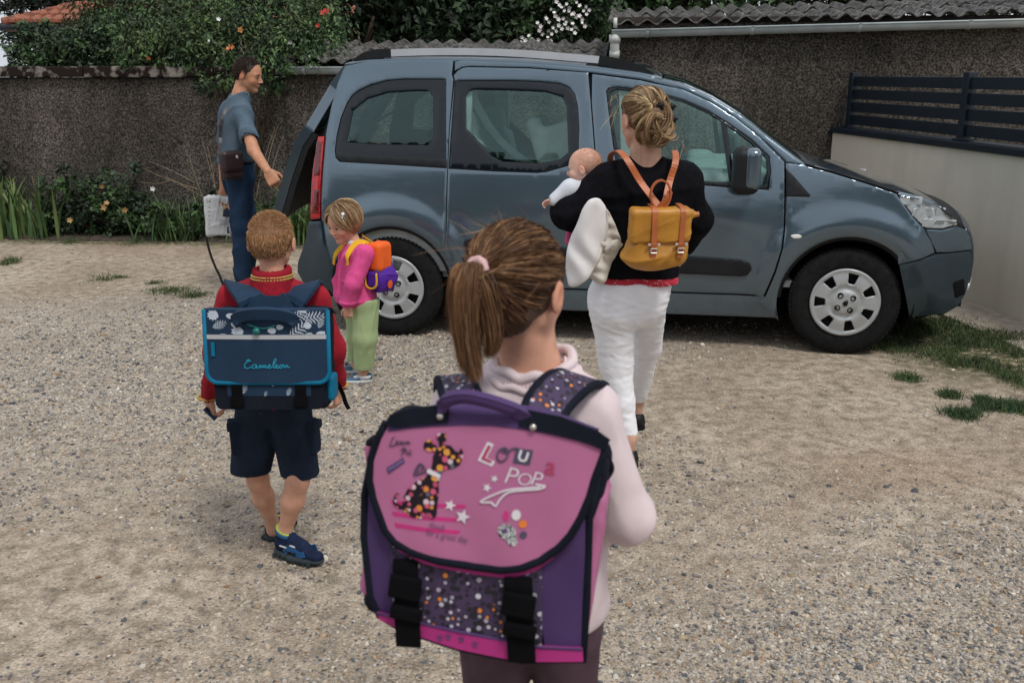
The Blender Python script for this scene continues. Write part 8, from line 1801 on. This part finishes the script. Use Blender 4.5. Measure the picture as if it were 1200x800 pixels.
sheet_dog = [(345, 270), (375, 285), (405, 310), (395, 350), (400, 400), (392, 450), (388, 500), (385, 530), (360, 547), (340, 540), (330, 500), (322, 535), (300, 545), (240, 540), (205, 515), (185, 500), (150, 500), (128, 480), (125, 440), (140, 412), (160, 408), (158, 425), (145, 440), (150, 468), (180, 480), (190, 430), (215, 380), (260, 340), (320, 312)]
pr('dog_print', D(sheet_dog), dogm, .0132)
pr('dog_print', D([(352, 265), (360, 225), (362, 190), (385, 150), (430, 125), (465, 128), (490, 155), (515, 165), (520, 145), (538, 145), (538, 190), (520, 235), (480, 258), (440, 262), (420, 275), (408, 305), (380, 285)]), dogm, .0134)
pr('dog_ear', D([(372, 165), (340, 162), (308, 148), (308, 118), (330, 98), (360, 100), (382, 130), (388, 150)]), dogm, .0138)
pr('dog_ear', D([(400, 140), (395, 105), (375, 75), (395, 58), (438, 60), (438, 95), (420, 130)]), dogm, .0138)
pr('dog_collar', D([(330, 266), (345, 262), (410, 294), (404, 312), (365, 300), (330, 284)]), PW_, .0142)
strokes('bow_print', [[fr.uv(a, b) for a, b in D(l)] for l in ([(325, 275), (295, 235), (270, 250), (250, 300), (290, 290), (322, 278)], [(300, 240), (296, 288)], [(282, 246), (276, 292)], [(268, 256), (262, 296)])], fr, .0136, .0007, PG, pb)
for c, r in (((465, 466), 34), ((538, 530), 44)): cc = D([c])[0]; pr('star_print', [(cc[0] + p[0], cc[1] + p[1]) for p in star(np.zeros(2), r / 5, .45, .3)], PW_, .0140)
for c, r in (((584, 552.5), 4.6), ((575.5, 562.5), 5.4)): pr('star_print', [(c[0] + p[0], c[1] + p[1]) for p in star(np.zeros(2), r, .42, .2)], PW_, .0134)
# lettering: L O U a / POP
def tx(t, px, py, h, m, w=.0134, rot=0., shear=0., bold=.0, sx=1.0, name='lettering'): return onframe_text(name, t, fr, px, py, h, w, m, pb, rot, shear, bold, sx)
tx('L', 576, 525, 21, PW_, .0130, -.22, .1, .07, 1.1); tx('L', 576, 525, 18, PR_, .0136, -.22, .1, .02, 1.1)
strokes('lettering', [[fr.uv(a, b) for a, b in [(600, 522), (594, 518), (588, 522), (587, 529), (591, 533), (597, 530), (600, 523), (596, 517.5), (592, 520), (597, 523), (604, 519), (610, 518)]]], fr, .0136, .0011, PG, pb)
pr('letter_patch', [(608, 518), (628, 521), (624, 538), (605, 535)], PG, .0130); tx('U', 616.5, 528, 12, PW_, .0138, -.15, .0, .03)
tx('a', 648, 540, 21, PR_, .0134, -.1, 0, .01)
tx('P', 602, 550, 20, PW_, .0134, -.08, .15, -.012); tx('O', 617.5, 554, 15, PW_, .0134, -.08, .15, -.014); tx('P', 631, 554, 17, PW_, .0134, -.08, .15, -.012); 
strokes('swoosh_print', [[fr.uv(a, b) for a, b in l] for l in ([(631, 559), (636, 560.5), (642, 562), (634, 565), (615, 566), (600, 568), (591, 575), (585.5, 583), (580, 579), (568, 578.5), (582, 571), (600, 565), (620, 563.5), (636, 562.5)],)], fr, .0136, .0011, PW_, pb)
for (a, b, rx, ry, m_) in ((597.5, 594.5, 3.2, 6, PM), (609, 594, 5.2, 6, PW_), (616.5, 604.5, 4.8, 4.6, PO), (617, 617, 4.2, 4.2, PG)): pr('paw_print', [(a + rx * math.cos(t), b + ry * math.sin(t)) for t in np.linspace(0, 2 * PI, 17)[:-1]], m_, .0134)
zm = dotmat('zebra_print', (.03, .03, .035), 420, [(.6, .62, .62), (.5, .5, .5), (.6, .62, .62)], thr=.55); pr('paw_print', [(588, 612), (589, 606), (595, 603.5), (603, 605), (608, 610), (609, 617), (611, 624), (608, 629), (602, 628), (597, 621), (591, 618)], zm, .0134)
pr('paw_print', [(594, 610), (597, 608), (600, 611), (598, 614), (595, 614)], PV, .0140)
tx('Leeva', 469, 512, 9, PG, .0134, -.02, .45, -.004, .95, name='small_lettering') if False else strokes('small_lettering', [[fr.uv(a, b) for a, b in l] for l in ([(466, 507), (463, 511), (462, 516), (460, 517), (463, 518), (468, 516)], [(469, 514), (471, 512.5), (469, 512), (468.5, 515.5), (472, 515)], [(475, 512.5), (473, 513), (473.5, 515.5), (476, 514), (475.5, 512.5)], [(477, 512.5), (478, 515.5), (480, 512)], [(483.5, 512), (481, 513), (482, 515), (484, 512.5), (485, 515)], [(478, 521), (476, 525), (475, 529)], [(474, 522), (478, 519.5), (481, 522), (477, 524.5)], [(482, 523), (481.5, 526.5), (483.5, 525.5), (485, 523.5)], [(486, 521), (485, 527), (487, 526)])], fr, .0136, .00045, PG, pb)
pr('label_print', [(456.5, 544), (477, 530.5), (479, 536.5), (459, 551)], PV, .0130); strokes('small_lettering', [[fr.uv(a, b) for a, b in l] for l in ([(460, 545.5), (463, 543)], [(464, 543), (467, 540.5)], [(468.5, 540), (472, 537.5)], [(473, 537), (476, 534.5)])], fr, .0136, .0007, mat('print_lilac', (.3, .22, .42), .6, .05, 40), pb)
tx('doudi', 518, 607, 7, PG, .0140, -.06, .1, -.006, .8, name='small_lettering'); tx('for a great day', 529, 618.5, 8, PG, .0140, -.01, .1, -.006, .72, name='small_lettering')
for a, b in ((519, 742), (529, 740), (544, 743), (560, 749)):
    for dx, dy, r in ((0, 1, 2.4), (-2.6, -2.4, 1.1), (0, -3.4, 1.1), (2.6, -2.2, 1.1)): sheet('paw_print', [frb.uv(a + dx + r * math.cos(t), b + dy - 2 + r * .8 * math.sin(t)) for t in np.linspace(0, 2 * PI, 9)[:-1]], frb, .0095, PV, pb, th=.0004, grid=.02, st=.01)

# ---- kinds that repeat share a group
GR = {'iris_clump': 'iris clumps along the wall foot', 'daylily_clump': 'strap leaved clumps along the wall foot', 'low_bush': 'low bushes along the wall foot', 'rose_bush': 'rose bushes along the wall foot',
      'broadleaf_tree': 'broadleaved trees around the drive', 'person': 'people of the family', 'grass': 'grass patches on the drive'}
for o in list(bpy.data.objects):
    if o.parent is None and 'label' in o and o.name.split('.')[0] in GR: o['group'] = GR[o.name.split('.')[0]]
